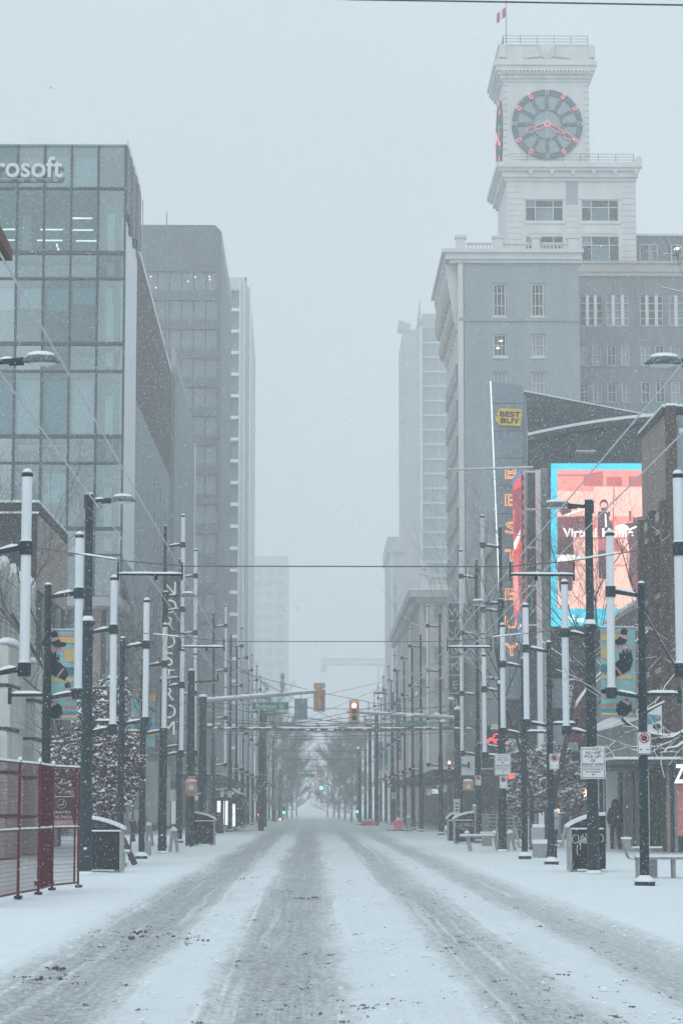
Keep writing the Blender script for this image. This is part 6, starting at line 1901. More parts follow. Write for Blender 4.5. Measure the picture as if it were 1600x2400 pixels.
wire('overhead_cable', 'single dark cable crossing the sky at the very top of the photo', [(P(u, v, 13)[0], 13, P(u, v, 13)[1]) for u, v in ((-900, -190), (-100, -60), (400, -18), (820, -1), (1200, 5), (1600, 12), (2100, 14), (2900, -60))], .0055)
# trolley crossing over the intersection: rails, insulators and guy wires
t = thing('trolley_crossing', 'tangle of snowy trolley wires crossing above the intersection', 'overhead wires', (.7, 120, 5.4))
for i, (ya, yb, za, zb) in enumerate(((112, 112.5, 5.75, 5.55), (113.2, 113.2, 5.6, 5.6), (126, 125, 5.55, 5.7), (127, 126.5, 5.45, 5.5), (119, 121, 5.9, 5.6), (118, 130, 5.5, 6.1), (129, 115, 5.5, 6.3), (110, 124, 6.4, 5.5), (124, 111, 5.5, 6.5))):
    pts = [(-6.8 + 15 * k / 8, ya + (yb - ya) * k / 8, za + (zb - za) * k / 8 - .25 * math.sin(math.pi * k / 8)) for k in range(9)]
    MB().path(pts, .018, 5).build('crossing_wire', M['wire'], t)
for j, (y, z) in enumerate(((116, 5.28), (117.2, 5.33))):
    pts = [(-6.5 + 14.5 * k / 10, y, z + .12 * abs(k - 5) / 5 - .12) for k in range(11)]
    MB().path(pts, .03, 5).build('crossing_rail', M['wire'], t)
    q = MB()
    for k in range(26):
        x = -6.2 + k * .55 + rng.uniform(-.1, .1)
        zz_ = z + .12 * abs((x + 6.5) / 1.45 - 5) / 5 - .12
        q.box(x, x + .34, y - .03, y + .03, zz_ + .05, zz_ + .10)
        q.box(x + .1, x + .14, y - .02, y + .02, zz_, zz_ + .06)
        if k % 4 == 0: q.cyl((x, y, zz_ + .1), (x - .2, y, zz_ + .42), .015, .015, 4)
    q.build('wire_insulator', M['bracket'], t)
    q = MB()
    for k in range(9): snow_strip(q, (-6.4 + k * 1.6, y, z + .03), (-5.2 + k * 1.6, y, z + .02), .06, .05, k + j)
    q.build('snow_cap', M['snow_cap'], t, True)
for k, (x0, y0, z0_, x1_, y1_, z1_) in enumerate(((-5.3, 84, 8.0, 2.2, 131, 5.75), (6.9, 87, 8.0, -1.8, 131, 5.8), (-5.5, 95, 7.6, 4.4, 130, 6.9), (7.2, 95, 7.6, -4.8, 128, 6.5), (-4.8, 108, 6.2, 7.6, 130, 6.9), (-5.9, 108, 6.9, 5, 131, 5.5), (7.3, 108, 7.2, -3.4, 129, 5.6), (-5.0, 108, 5.9, 3.3, 130, 5.2))):
    MB().path([(x0 + (x1_ - x0) * i / 6, y0 + (y1_ - y0) * i / 6, z0_ + (z1_ - z0_) * i / 6 - .2 * math.sin(math.pi * i / 6)) for i in range(7)], .014, 4).build('guy_wire', M['wire_snow'] if k % 2 else M['wire'], t)
for i in range(12):
    x, y, z = rng.uniform(-5.5, 7), rng.uniform(105, 128), rng.uniform(5.7, 6.9)
    MB().ell((x, y, z), (.16, .07, .07), 8, 5).build('snow_clot', M['snow_cap'], t, True)
for i, y in enumerate((150, 182, 215, 250, 285)):
    wire('far_span_wire', '%s thin span cable past the intersection, between the far poles' % ordn[i], [(-5.3, y, 6.4), (-2.5, y, 5.75), (.7, y, 5.7), (3.8, y, 5.75), (6.8, y, 6.4)], .018, 'wire', group='span cables down the far street')

# ================================================================== SIGNS ON POLES, BANNERS
def rrect(x0, x1, z0, z1, r, n=4):
    pts = []
    for cx, cz, a0 in ((x1 - r, z1 - r, 0), (x0 + r, z1 - r, 90), (x0 + r, z0 + r, 180), (x1 - r, z0 + r, 270)):
        for i in range(n + 1):
            a = R(a0 + 90 * i / n)
            pts.append((cx + r * math.cos(a), cz + r * math.sin(a)))
    return pts
def frame_strip(mb, x0, x1, z0, z1, w, y, m=0):
    mb.box(x0, x1, y - .003, y, z0, z0 + w, m).box(x0, x1, y - .003, y, z1 - w, z1, m).box(x0, x0 + w, y - .003, y, z0 + w, z1 - w, m).box(x1 - w, x1, y - .003, y, z0 + w, z1 - w, m)
def taxi_sign(u0, u1, v0, v1, y, label):
    x0, x1, z0, z1 = px(u0, y), px(u1, y), pz(v1, y, u0), pz(v0, y, u0)
    t = thing('taxi_sign', label, 'sign', ((x0 + x1) / 2, y, z0))
    MB().prism(rrect(x0, x1, z0, z1, .035), y, y + .02).build('sign_plate', M['sign_white'], t)
    w, h = x1 - x0, z1 - z0
    q = MB(); frame_strip(q, x0 + .025, x1 - .025, z0 + .025, z1 - .025, .012, y - .001)
    q.box(x0 + .06, x1 - .06, y - .004, y - .001, z0 + h * .375, z0 + h * .39)
    q.build('sign_border', M['ink'], t)
    for s_, zf, hh, ww in (('NO TAXI', .80, .085, .60), ('PICK UPS', .68, .085, .67), ('OR', .55, .085, .19), ('DROP OFFS', .42, .085, .83)):
        put('sign_lettering', text_mesh(s_, hh * h, M['ink'], extrude=.002, bold=.004, width=ww * w), t, (x0 + w / 2, y - .005, z0 + zf * h))
    for s_, zf, ww in (('USE TAXI ZONE AT', .29, .82), ('600 ROBSON', .205, .6)):
        put('sign_lettering', text_mesh(s_, .045 * h, M['ink'], extrude=.002, bold=.006, width=ww * w), t, (x0 + w / 2, y - .005, z0 + zf * h))
    c, cz = x0 + w / 2, z0 + h * .135
    MB().prism([(c - .055 * w, cz), (c - .01 * w, cz - .033 * h), (c - .01 * w, cz - .012 * h), (c + .055 * w, cz - .012 * h), (c + .055 * w, cz + .012 * h), (c - .01 * w, cz + .012 * h), (c - .01 * w, cz + .033 * h)], y - .006, y - .002).build('arrow', M['ink'], t)
    MB().box(x0 + .02, x1 - .02, y - .01, y + .03, z1, z1 + .018).build('snow_cap', M['snow_cap'], t)
    MB().box(x0 + w * .3, x1 - w * .3, y + .021, y + .06, z0 + h * .3, z0 + h * .7).build('sign_clamp', M['galv'], t)
    return t
def stop_sign(u0, u1, v0, v1, y, label):
    x0, x1, z0, z1 = px(u0, y), px(u1, y), pz(v1, y, u0), pz(v0, y, u0)
    t = thing('no_stopping_sign', label, 'sign', ((x0 + x1) / 2, y, z0), 0, 'no-stopping signs')
    w, h = x1 - x0, z1 - z0
    MB().prism(rrect(x0, x1, z0, z1, .03), y, y + .02).build('sign_plate', M['sign_white'], t)
    q = MB(); frame_strip(q, x0 + .012, x1 - .012, z0 + .012, z1 - .012, .008, y - .001); q.build('sign_border', M['ink'], t)
    c, cz, r_ = x0 + w / 2, z1 - w * .46, w * .37
    q = MB()
    n = 24
    for i in range(n):
        a0, a1 = 2 * math.pi * i / n, 2 * math.pi * (i + 1) / n
        q.hexa([(c + k * math.cos(a), y - .008, cz + k * math.sin(a)) for k, a in ((r_ * .80, a0), (r_, a0), (r_, a1), (r_ * .8, a1))] + [(c + k * math.cos(a), y - .002, cz + k * math.sin(a)) for k, a in ((r_ * .80, a0), (r_, a0), (r_, a1), (r_ * .8, a1))])
    d = r_ * .85 * .707; e = r_ * .11
    q.prism([(c - d - e, cz + d - e), (c - d + e, cz + d + e), (c + d + e, cz - d + e), (c + d - e, cz - d - e)], y - .009, y - .005)
    q.build('ban_ring', M['red_ink'], t)
    MB().prism([(c + r_ * .62 * math.cos(R(22.5 + 45 * i)), cz + r_ * .62 * math.sin(R(22.5 + 45 * i))) for i in range(8)], y - .0045, y - .002).build('black_disc', M['ink'], t)
    for s in (-1, 1):
        a, az = c + s * w * .25, z0 + h * .22
        MB().prism([(a - .05 * w * 1.4, az), (a, az - .05 * w * 1.4), (a + .05 * w * 1.4, az), (a, az + .05 * w * 1.4)], y - .006, y - .002).box(a - .1 * w, a + .1 * w, y - .005, y - .002, az - .012 * w, az + .012 * w).build('arrow', M['ink'], t)
    MB().box(x0 + w * .3, x1 - w * .3, y + .021, y + .055, z0 + h * .3, z0 + h * .7).build('sign_clamp', M['galv'], t)
    return t
taxi_sign(1361, 1419, 1752.5, 1825.5, 58.25, 'large white no taxi pick ups sign on the thick lamp post before the graffiti bin')
taxi_sign(1159, 1197, 1768, 1816.5, 86.75, 'smaller farther no taxi pick ups sign on the lamp post above the low rail')
for a in ((1495, 1527, 1715.5, 1768, 49.25, 'largest no-stopping sign, on the pole before the perforated bench'), (1287.5, 1310.5, 1766, 1803.5, 67.3, 'no-stopping sign on the pole beside the parking meter'), (1170, 1189, 1818, 1848, 86.7, 'no-stopping sign directly under the farther taxi sign'),
          (1113.5, 1127.5, 1817, 1841, 107.8, 'no-stopping sign on the tall pole beside the right orange crossing signal')):
    stop_sign(*a)
def plain_sign(u0, u1, v0, v1, y, label, mt='sign_white', cat='sign', post=False, name='white_sign'):
    x0, x1, z0, z1 = px(u0, y), px(u1, y), pz(v1, y, u0), pz(v0, y, u0)
    t = thing(name, label, cat, ((x0 + x1) / 2, y, z0))
    MB().prism(rrect(x0, x1, z0, z1, .03), y, y + .03).build('sign_plate', M[mt], t)
    q = MB(); frame_strip(q, x0 + .02, x1 - .02, z0 + .02, z1 - .02, .012, y - .001)
    q.prism([((x0 + x1) / 2 + (x1 - x0) * .22 * math.cos(R(30 * i)), z1 - (x1 - x0) * .45 + (x1 - x0) * .22 * math.sin(R(30 * i))) for i in range(12)], y - .004, y - .001)
    q.build('sign_print', M['spandrel'], t)
    if post: MB().cyl(((x0 + x1) / 2, y + .06, 0), ((x0 + x1) / 2, y + .06, z1), .05, .05, 8).build('post', M['pole'], t)
    return t
for a in ((516, 525, 1850, 1868, 150, 'small white sign on the first pole left of the shelter panels'), (533, 543, 1853, 1869, 155, 'small white sign between two left poles above the shelter panels'), (592, 603, 1862, 1878, 160, 'white sign on the thick trolley pole beyond the left shelter'), (660, 671, 1871, 1888, 300, 'white arrow sign above the small far left green signal')):
    plain_sign(*a)
for a in ((1035, 1046, 1840, 1857, 138, 'small white sign on the pole beside the white letter blade'), (999, 1010, 1848, 1864, 155, 'small white sign left of the white shop name'), (957, 968, 1853, 1865, 175, 'small pale sign above the middle of the right far poles'), (919, 928, 1840, 1853, 205, 'upper small sign on the pole behind the big pink work sign'), (917, 929, 1857, 1873, 204, 'lower small sign on the pole behind the big pink work sign'), (880, 889, 1864, 1876, 225, 'small sign on the pole above the pair of work signs')):
    plain_sign(*a)
# sandwich of bus-stop boards on the left corner
plain_sign(466, 486, 1876, 1903, 111, 'white board hanging beside the left signal pole', post=True, name='notice_board')
plain_sign(454, 467, 1858, 1876, 112.5, 'small white board under the orange crossing signal', name='notice_board')
t = thing('bus_stop_totem', 'bright cyan upright panel with white marks behind the farther left bin', 'bus stop', (px(450, 110), 110, 0))
MB().box(px(444, 110), px(456, 110), 110, 110.2, pz(1936, 110), pz(1884, 110)).build('panel', M['cyan_panel'], t)
MB().box(px(446, 110), px(454, 110), 110.03, 110.17, 0, pz(1936, 110)).build('panel_foot', M['galv'], t)
q = MB()
for v in (1890, 1898, 1909, 1916, 1925): q.box(px(446, 110), px(449 + v % 4, 110), 109.98, 110, pz(v + 2, 110), pz(v, 110))
q.build('panel_print', M['sign_white'], t)
t = thing('map_board', 'pale blue information board with a dark head panel on the left corner', 'sign', (px(409, 118), 118, 0))
MB().box(px(402, 118), px(418, 118), 118, 118.15, pz(1931, 118), pz(1878, 118)).build('board', M['sign_white'], t)
MB().box(px(402, 118), px(418, 118), 118, 118.15, pz(1877, 118), pz(1851, 118)).build('upper_board', M['shop_pale'], t)
MB().box(px(402, 118), px(418, 118), 118.0, 118.2, pz(1850, 118), pz(1842, 118)).build('head_panel', M['bb_dark'], t)
MB().box(px(403, 118), px(405, 118), 118.2, 118.3, 0, pz(1842, 118)).build('post', M['galv'], t)
t = thing('side_street_sign', 'small dark sign bracket projecting from the left signal pole', 'sign', (px(455, 108.2), 108.2, 4))
MB().cyl((px(447, 108.2), 108.2, pz(1794, 108)), (px(472, 108.2), 108.2, pz(1793, 108)), .03, .03, 6).cbox(px(446.5, 108.2), 108.2, pz(1795, 108), .06, .4, .22).build('sign_bracket', M['bracket'], t)
t = thing('pale_board', 'pale square back of a sign hanging beside the red signal pole', 'sign', (px(1096, 128), 128, 4))
MB().box(px(1081, 128), px(1112, 128), 128, 128.1, pz(1817, 128), pz(1773, 128)).build('board', M['sign_white'], t)
MB().cyl((px(1076, 127.9), 127.9, pz(1793, 128)), (px(1098, 127.9), 127.9, pz(1793, 128)), .05, .05, 6).cbox(px(1098, 127.9), 127.9, pz(1793, 128), .12, .1, .3).build('sign_bracket', M['bracket'], t)

# banners: flat print built as thin layered shapes on the cloth
BN = ['teal', 'sand', 'rose', 'slate', 'crow', 'coral', 'blue']
TE, SD, RO, SL, CR, CO, BL = range(7)
def banner(u0, u1, v0, v1, y, label, flip=False, birds=True):
    x0, x1, z0, z1 = px(u0, y), px(u1, y), pz(v1, y, u0), pz(v0, y, u0)
    w, h = x1 - x0, z1 - z0
    t = thing('street_banner', label, 'banner', ((x0 + x1) / 2, y, z0), 0, 'printed street banners')
    cl = MB()
    n = 8
    for i in range(n):                                               # gently waving cloth
        ya, yb = y + .015 * math.sin(i * 1.1), y + .015 * math.sin((i + 1) * 1.1)
        cl.hexa([(x0 + w * i / n, ya, z0), (x0 + w * (i + 1) / n, yb, z0), (x0 + w * (i + 1) / n, yb + .006, z0), (x0 + w * i / n, ya + .006, z0), (x0 + w * i / n, ya, z1), (x0 + w * (i + 1) / n, yb, z1), (x0 + w * (i + 1) / n, yb + .006, z1), (x0 + w * i / n, ya + .006, z1)])
    cl.build('cloth', M['bn_teal'], t)
    S = MB()
    fx = (lambda a: x1 - a * w) if flip else (lambda a: x0 + a * w)
    def pf(pts, m, d):
        q = [(fx(a), z1 - b_ * h) for a, b_ in pts]
        S.flat(q, y - .018 - d * .003, m)
    def bar(a0, a1, b0, b1, m, d=0): pf([(a0, b0), (a1, b0), (a1, b1), (a0, b1)], m, d)
    def dot(a, b_, r_, m, d=1, ky=1.0): pf([(a + r_ * math.cos(R(30 * i)), b_ + r_ * ky * w / h * math.sin(R(30 * i))) for i in range(12)], m, d)
    if birds:
        bar(.3, .98, .03, .06, RO); bar(.25, .98, .055, .135, SD); bar(.05, .95, .195, .235, RO); dot(.80, .275, .20, SD)
        bar(.55, 1, .415, .50, SL); bar(.1, .98, .535, .575, SD)
        for k in range(4): dot(.2 + .2 * k, .56, .07, SD)
        bar(.65, 1, .755, .79, RO); bar(.62, .98, .865, .893, CO, 1); dot(.56, .88, .035, CO, 2); bar(.0, 1, .925, .965, BL); bar(.1, 1, .968, .995, SD)
        def crow(a, b_, s, variant):
            k = w / h
            T = lambda p: (a + p[0] * s, b_ + p[1] * s * k)
            if variant == 0:       # standing bird seen from the side, bowed head
                pf([T(p) for p in ((-.35, -.75), (.0, -.95), (.28, -.8), (.33, -.3), (.62, .05), (1.1, .12), (1.0, .45), (.5, .55), (.0, .5), (-.25, .15), (-.2, -.3))], CR, 3)
                pf([T(p) for p in ((-.28, -.3), (.33, -.42), (.4, -.2), (-.2, .08))], RO, 4)
                bar(*[q for q in (T((.2, 0))[0], T((.24, 0))[0], T((0, .5))[1], T((0, .85))[1])], CR, 3); bar(*[q for q in (T((.5, 0))[0], T((.54, 0))[0], T((0, .5))[1], T((0, .85))[1])], CR, 3)
            elif variant == 1:     # wing raised
                pf([T(p) for p in ((-.5, .6), (-.75, -.1), (-.62, -.9), (-.42, -.7), (-.36, -1.05), (-.16, -.75), (.0, -1.0), (.12, -.6), (.3, -.8), (.28, -.2), (.75, .2), (1.0, .75), (.72, 1.25), (.5, 1.1), (.1, .95))], CR, 3)
                pf([T(p) for p in ((.08, .9), (.58, .25), (.68, .33), (.2, 1.0))], RO, 4); pf([T(p) for p in ((.13, .93), (.6, .31), (.64, .34), (.17, .97))], CO, 5)
            else:                  # hunched bird
                pf([T(p) for p in ((-.5, -.2), (-.2, -.5), (.2, -.4), (.55, -.1), (.62, .35), (.45, .7), (-.1, .75), (-.5, .4))], CR, 3)
                pf([T(p) for p in ((-.45, -.22), (.1, -.5), (.3, -.38), (-.3, .02))], RO, 4)
                bar(*[q for q in (T((.1, 0))[0], T((.14, 0))[0], T((0, .7))[1], T((0, 1.0))[1])], CR, 3)
        crow(.32, .115, .32, 0); crow(.36, .385, .38, 1); crow(.72, .69, .27, 0); crow(.34, .885, .4, 2)
    else:
        bar(0, 1, 0, .05, CO); bar(0, 1, .05, .2, SD); pf([(0, .05), (.5, .05), (0, .35)], TE, 1); pf([(.1, .45), (.5, .7), (.9, .45), (.8, .4), (.5, .6), (.2, .4)], RO, 1); pf([(.1, .60), (.5, .85), (.9, .60), (.8, .55), (.5, .75), (.2, .55)], BL, 1)
        dot(.25, .52, .1, BL, 2); dot(.75, .52, .1, BL, 2); bar(0, 1, .75, .82, SD, 2)
        pf([(0, .1), (.1, .1), (1, .35), (1, .4)], SL, 2)
    S.build('printed_design', [M['bn_' + q] for q in BN], t)
    MB().cyl((x0 - .02, y + .01, z1 + .02), (x1 + .02, y + .01, z1 + .02), .02, .02, 6).cyl((x0 - .02, y + .01, z0 - .02), (x1 + .02, y + .01, z0 - .02), .02, .02, 6).build('banner_rod', M['galv'], t)
    MB().box(x0, x1, y - .02, y + .03, z1 + .035, z1 + .055).build('snow_cap', M['snow_cap'], t)
    return t
banner(97, 178, 1480, 1683, 50.25, 'large teal crow banner on the pole behind the red fence')
banner(1411, 1493, 1474, 1677, 49.75, 'large teal crow banner left of the pole by the perforated bench', flip=True)
banner(306, 362, 1619, 1749, 75.3, 'middle-distance teal and yellow banner behind the snowy leafy tree', birds=False)
def far_banner(u0, u1, v0, v1, y, label):
    x0, x1, z0, z1 = px(u0, y), px(u1, y), pz(v1, y, u0), pz(v0, y, u0)
    t = thing('far_banner', label, 'banner', ((x0 + x1) / 2, y, z0), 0, 'dark printed banners down the street')
    MB().box(x0, x1, y, y + .03, z0, z1).build('cloth', M['bn_blue'], t)
    S = MB(); h = z1 - z0; w = x1 - x0
    for k, m in ((0, 0), (1, 1), (2, 2)):
        zc = z1 - h * (.45 + .18 * k)
        S.prism([(x0 + w * (.5 + .4 * math.cos(R(40 * i))), zc + h * .08 * math.sin(R(40 * i))) for i in range(9)], y - .004 - .001 * k, y - .002, 1 if k % 2 else 0)
    S.box(x0 + .05, x1 - .05, y - .009, y - .006, z0 + h * .12, z0 + h * .22, 2)
    S.box(x0, x1, y - .009, y - .006, z0, z0 + h * .1, 3)
    S.build('printed_design', [M['bn_crow'], M['bn_slate'], M['bn_coral'], M['sign_white']], t)
for a in ((926, 951, 1636, 1797, 200, 'tall dark bird banner, right pavement, nearest of the far pair'), (888, 911, 1738, 1813, 226, 'smaller dark bird banner nearer the hazy trees, right pavement'), (603, 617, 1730, 1815, 190, 'dark and coral banner behind the thick left trolley pole')):
    far_banner(*a)
# hanging shop banners on the right
t = thing('shop_banner', 'dark red vertical shop banner with white letters behind the thick lamp post', 'banner', (px(1340, 99), 99, 7))
x0, x1, z0, z1 = px(1328, 99), px(1366, 99), pz(1740, 99), pz(1594, 99)
M['maroon'] = mat('maroon_cloth', (0.13, 0.035, 0.045), 0.8, 0.25, 4)
MB().box(x0, x1, 99, 99.04, z0, z1).build('cloth', M['maroon'], t)
MB().box(x0 - .05, x1, 98.98, 99.06, z1, z1 + .06).build('snow_cap', M['snow_cap'], t)
for i, ch in enumerate('osse'):
    put('sign_lettering', text_mesh(ch, .30, M['sign_white'], extrude=.005, bold=.01), t, (px(1340, 99), 98.98, pz(1616 + i * 15, 99)))
t = thing('hanging_shop_sign', 'white hanging shop sign with blue lettering and a silhouette by the brick wall', 'sign', (px(1532, 80), 80, 5))
x0, x1, z0, z1 = px(1511, 80), px(1553, 80), pz(1724, 80), pz(1652, 80)
MB().prism([(x0, z0 + .1), (x1, z0), (x1, z1), (x0, z1 - .35)], 80, 80.06).build('sign_plate', M['sign_white'], t)
MB().prism([(x0 + .1, z0 + .35), (x1 - .04, z0 + .5), (x1 - .04, z1 - .35), (x0 + .1, z0 + .72)], 79.985, 79.998).build('sign_print', M['bn_blue'], t)
MB().ell((x0 + .42, 79.98, z0 + .3), (.14, .015, .1), 8, 5).build('silhouette', M['ink'], t)
MB().cyl((x0 - .1, 80.03, z1 - .28), (x1 + .1, 80.03, z1 + .1), .02, .02, 6).build('sign_rail', M['galv'], t)
MB().cyl((x0 - .1, 80.03, z1 - .25), (x1 + .1, 80.03, z1 + .13), .03, .03, 6).build('snow_cap', M['snow_cap'], t)
# neon in the dark shop front
def scribble(name, label, u0, u1, v0, v1, y, m, turns, r=.035, seed=1):
    r_ = random.Random(seed)
    t = thing(name, label, 'neon sign', (px((u0 + u1) / 2, y), y, pz(v1, y)))
    pts = []
    for i in range(turns * 6 + 1):
        a = i / (turns * 6)
        u = u0 + (u1 - u0) * a + 3.2 * math.cos(i * math.pi / 3)
        v = (v0 + v1) / 2 + (v1 - v0) * .42 * math.sin(i * math.pi / 3) * r_.uniform(.6, 1.1)
        x, z = P(u, v, y)
        pts.append((x, y, z))
    MB().path(pts, r, 5).build('neon_tube', M[m], t)
    return t
scribble('neon_sign', 'red neon script low in the dark shop front behind the taxi sign', 1192, 1222, 1811, 1828, 116.5, 'neon_red', 5, .04, 3)
t = thing('neon_sign', 'round red neon emblem with smoke lines behind the lamp post with two signs', 'neon sign', (px(1157, 116), 116, 5))
q = MB()
for (cu, cv, r_) in ((1152, 1741, 11), (1152, 1741, 7), (1164, 1727, 7), (1166, 1738, 5), (1190, 1742, 4)):
    pts = [(px(cu + r_ * math.cos(R(a)), 116), 116, pz(cv - r_ * math.sin(R(a)), 116)) for a in range(-10, 200, 20)]
    q.path(pts, .02, 5)
q.build('neon_tube', M['neon_red'], t)
q = MB()
for k in range(4): q.box(px(1150 + k, 116), px(1170 - k, 116), 116, 116.1, pz(1709 - k * 3.2, 116), pz(1706.5 - k * 3.2, 116))
q.build('sign_lines', M['sign_white'], t)
MB().box(px(1192, 116.2), px(1222, 116.2), 116.2, 116.4, pz(1748, 116), pz(1731, 116)).build('sign_box', M['bn_teal'], t)
MB().box(px(1130, 116.6), px(1240, 116.6), 116.6, 116.9, pz(1800, 116), pz(1700, 116)).build('sign_wall', M['granite_dark'], t)
t = thing('white_letter_sign', 'small white lit shop name under the far right canopy', 'sign', (px(1024, 165), 165, 4))
put('sign_lettering', text_mesh('ORIADU', .32, M['ad_white'], extrude=.02, bold=.02, width=25 * 165 / F), t, (px(1024, 165), 165, pz(1860, 165)))
put('sign_lettering', text_mesh('Tr', .26, M['ad_white'], extrude=.02, bold=.02), t, (px(1031, 165), 165, pz(1850, 165)))
for (u, v, w, h, y, lbl) in ((1369, 1858, 4.5, 11, 105, 'taller glowing orange lamp beside the thick lamp post, under the leafy tree'), (1309, 1898, 4.5, 7, 105, 'small round glowing red lamp behind the parking meter post')):
    x, z = P(u, v, y)
    t = thing('wall_lamp', lbl, 'lamp', (x, y, z))
    MB().ell((x, y, z), (w * y / F, .08, h * y / F), 10, 6).build('lamp_glow', M['amber_lamp'], t)
    MB().box(x - .1, x + .1, y + .05, y + .2, .0, z - h * y / F).build('lamp_post', M['spandrel'], t)

# ================================================================== PAVEMENT FURNITURE
def bin_(x0, x1, y, h, low_left, label, seed, graffiti=None, strip=True):
    """large recycling bin: black panels, curved snowy lid, pale end frame"""
    w = x1 - x0
    t = thing('recycling_bin', label, 'bin', ((x0 + x1) / 2, y, 0), 0, 'black recycling bins')
    hb = h * .77
    s = 1 if low_left else -1
    e0, e1 = (x0, x0 + .065) if low_left else (x1 - .065, x1)
    MB().box(x0 + (.067 if low_left else 0), x1 - (0 if low_left else .067), y, y + .62, .06, hb).build('panel', M['bin'], t)
    MB().box(e0, e1, y - .03, y + .66, .02, hb + .03).build('end_frame', M['galv'], t)
    top = []
    n = 10
    for i in range(n + 1):
        a = i / n
        xx = (x0 - .05 + (w + .05) * a) if low_left else (x1 + .05 - (w + .05) * a)
        top.append((xx, hb + .02 + (h - hb) * math.sin(a * math.pi / 2) ** .8))
    base = [(top[-1][0], hb + .005), (top[0][0], hb + .005)]
    pts = top + base
    if low_left: pts = pts[::-1]
    lid = MB().prism(pts, y - .02, y + .64).build('lid', M['bin'], t)
    sn_ = MB()
    for i in range(n):
        (xa, za), (xb, zb) = top[i], top[i + 1]
        sn_.hexa([(xa, y - .07, za - .01), (xb, y - .07, zb - .01), (xb, y + .67, zb - .01), (xa, y + .67, za - .01), (xa, y - .06, za + .075), (xb, y - .06, zb + .075), (xb, y + .66, zb + .075), (xa, y + .66, za + .075)])
    sn_.build('snow_cap', M['snow_cap'], t, True)
    MB().box(x0 + .05, x1 - .05, y - .055, y - .021, hb - .012, hb + .025).build('ledge_snow', M['snow_cap'], t)
    if strip:
        q = MB()
        r_ = random.Random(seed)
        for j in range(2):
            for k in range(12):
                a = x0 + w * (.12 + .045 * k + (0 if not low_left else .2))
                q.box(a, a + w * r_.uniform(.015, .035), y - .024, y - .021, hb + .10 + j * .05, hb + .118 + j * .05)
        q.build('printed_notice', M['spandrel'], lid)
    if graffiti:
        q = MB()
        for st in graffiti:
            q.path([(x0 + w * a, y - .006, hb * b_) for a, b_ in st], .009, 5)
        q.build('graffiti', M['sign_white'], t)
    for xx in (x0 + .1, x1 - .2):
        MB().box(xx, xx + .1, y + .05, y + .55, 0, .058).build('foot', M['galv'], t)
    return t
def arcpts(cx, cz, rx, rz, a0, a1, n=8): return [(cx + rx * math.cos(R(a0 + (a1 - a0) * i / n)), cz + rz * math.sin(R(a0 + (a1 - a0) * i / n))) for i in range(n + 1)]
tagA = [arcpts(.17, .76, .09, .1, 60, 330), [(.25, .86), (.27, .66), (.31, .62), (.33, .84)], [(.33, .84), (.31, .60), (.30, .5)], [(.38, .88), (.37, .7), (.45, .82), (.42, .68)], [(.30, .7), (.5, .66)], [(.44, .9), (.52, .78), (.44, .74), (.52, .66)], arcpts(.24, .5, .03, .12, 90, 250), arcpts(.88, .78, .06, .09, -100, 120)]
tagB = [arcpts(.14, .8, .05, .08, 60, 300), [(.24, .88), (.24, .74), (.32, .74), (.32, .88)], [(.47, .88), (.39, .88), (.39, .73), (.47, .73)], [(.39, .8), (.46, .8)], [(.54, .73), (.54, .88), (.63, .73), (.63, .88)], arcpts(.75, .8, .05, .08, 0, 340), arcpts(.9, .82, .03, .1, -90, 90), [(.2, .66), (.7, .64)], [(.45, .62), (.5, .55)]]
bin_(px(183, 60), px(288, 60), 60, 1.30, False, 'nearest left black bin with curved snowy lid behind the lamp post', 1)
bin_(px(453, 101), px(504, 101), 101, 1.30, False, 'farther left black bin near the corner', 2, strip=False)
bin_(px(1332, 60.5), px(1417, 60.5), 60.5, 1.36, True, 'nearest right black bin with white graffiti behind the thick lamp post', 3, tagA)
bin_(px(1063, 106), px(1110, 106), 106, 1.30, True, 'farther right black bin with scratchy white writing near the corner', 4, tagB)
bin_(px(1048, 113), px(1066, 113), 113, 1.25, True, 'half hidden black bin just behind the farther right bin', 5, strip=False)

def rod(mb, pts, r): mb.path(pts, r, 6)
# perforated bench, right foreground
Yb = 55.0
x0 = px(1490, Yb)
t = thing('perforated_bench', 'steel bench with perforated end box, slatted backrest and snowy seat', 'bench', (x0 + 1.0, Yb, 0))
zs = .46
MB().box(x0, x0 + 2.3, Yb - .05, Yb + .45, zs - .05, zs).build('seat', M['bench'], t)
MB().box(x0 - .02, x0 + 2.3, Yb - .06, Yb + .46, zs + .002, zs + .055).build('snow_cap', M['snow_cap'], t)
xb0, xb1 = px(1491, Yb), px(1537, Yb)
q = MB().box(xb0, xb1, Yb - .02, Yb + .4, .0, zs - .055)
bx = q.build('end_box', M['bench'], t)
q = MB()
for i in range(16):
    for j in range(12):
        a = xb0 + .16 + i * .018 + (.009 if j % 2 else 0); z = .04 + j * .03
        if a < xb1 - .02: q.box(a, a + .010, Yb - .0235, Yb - .021, z, z + .014)
tag(q.build('perforations', M['ink'], bx), kind='stuff')
xl_ = px(1577, Yb)
MB().box(xl_ - .035, xl_ + .035, Yb + .05, Yb + .35, 0, zs - .05).build('leg', M['bench'], t)
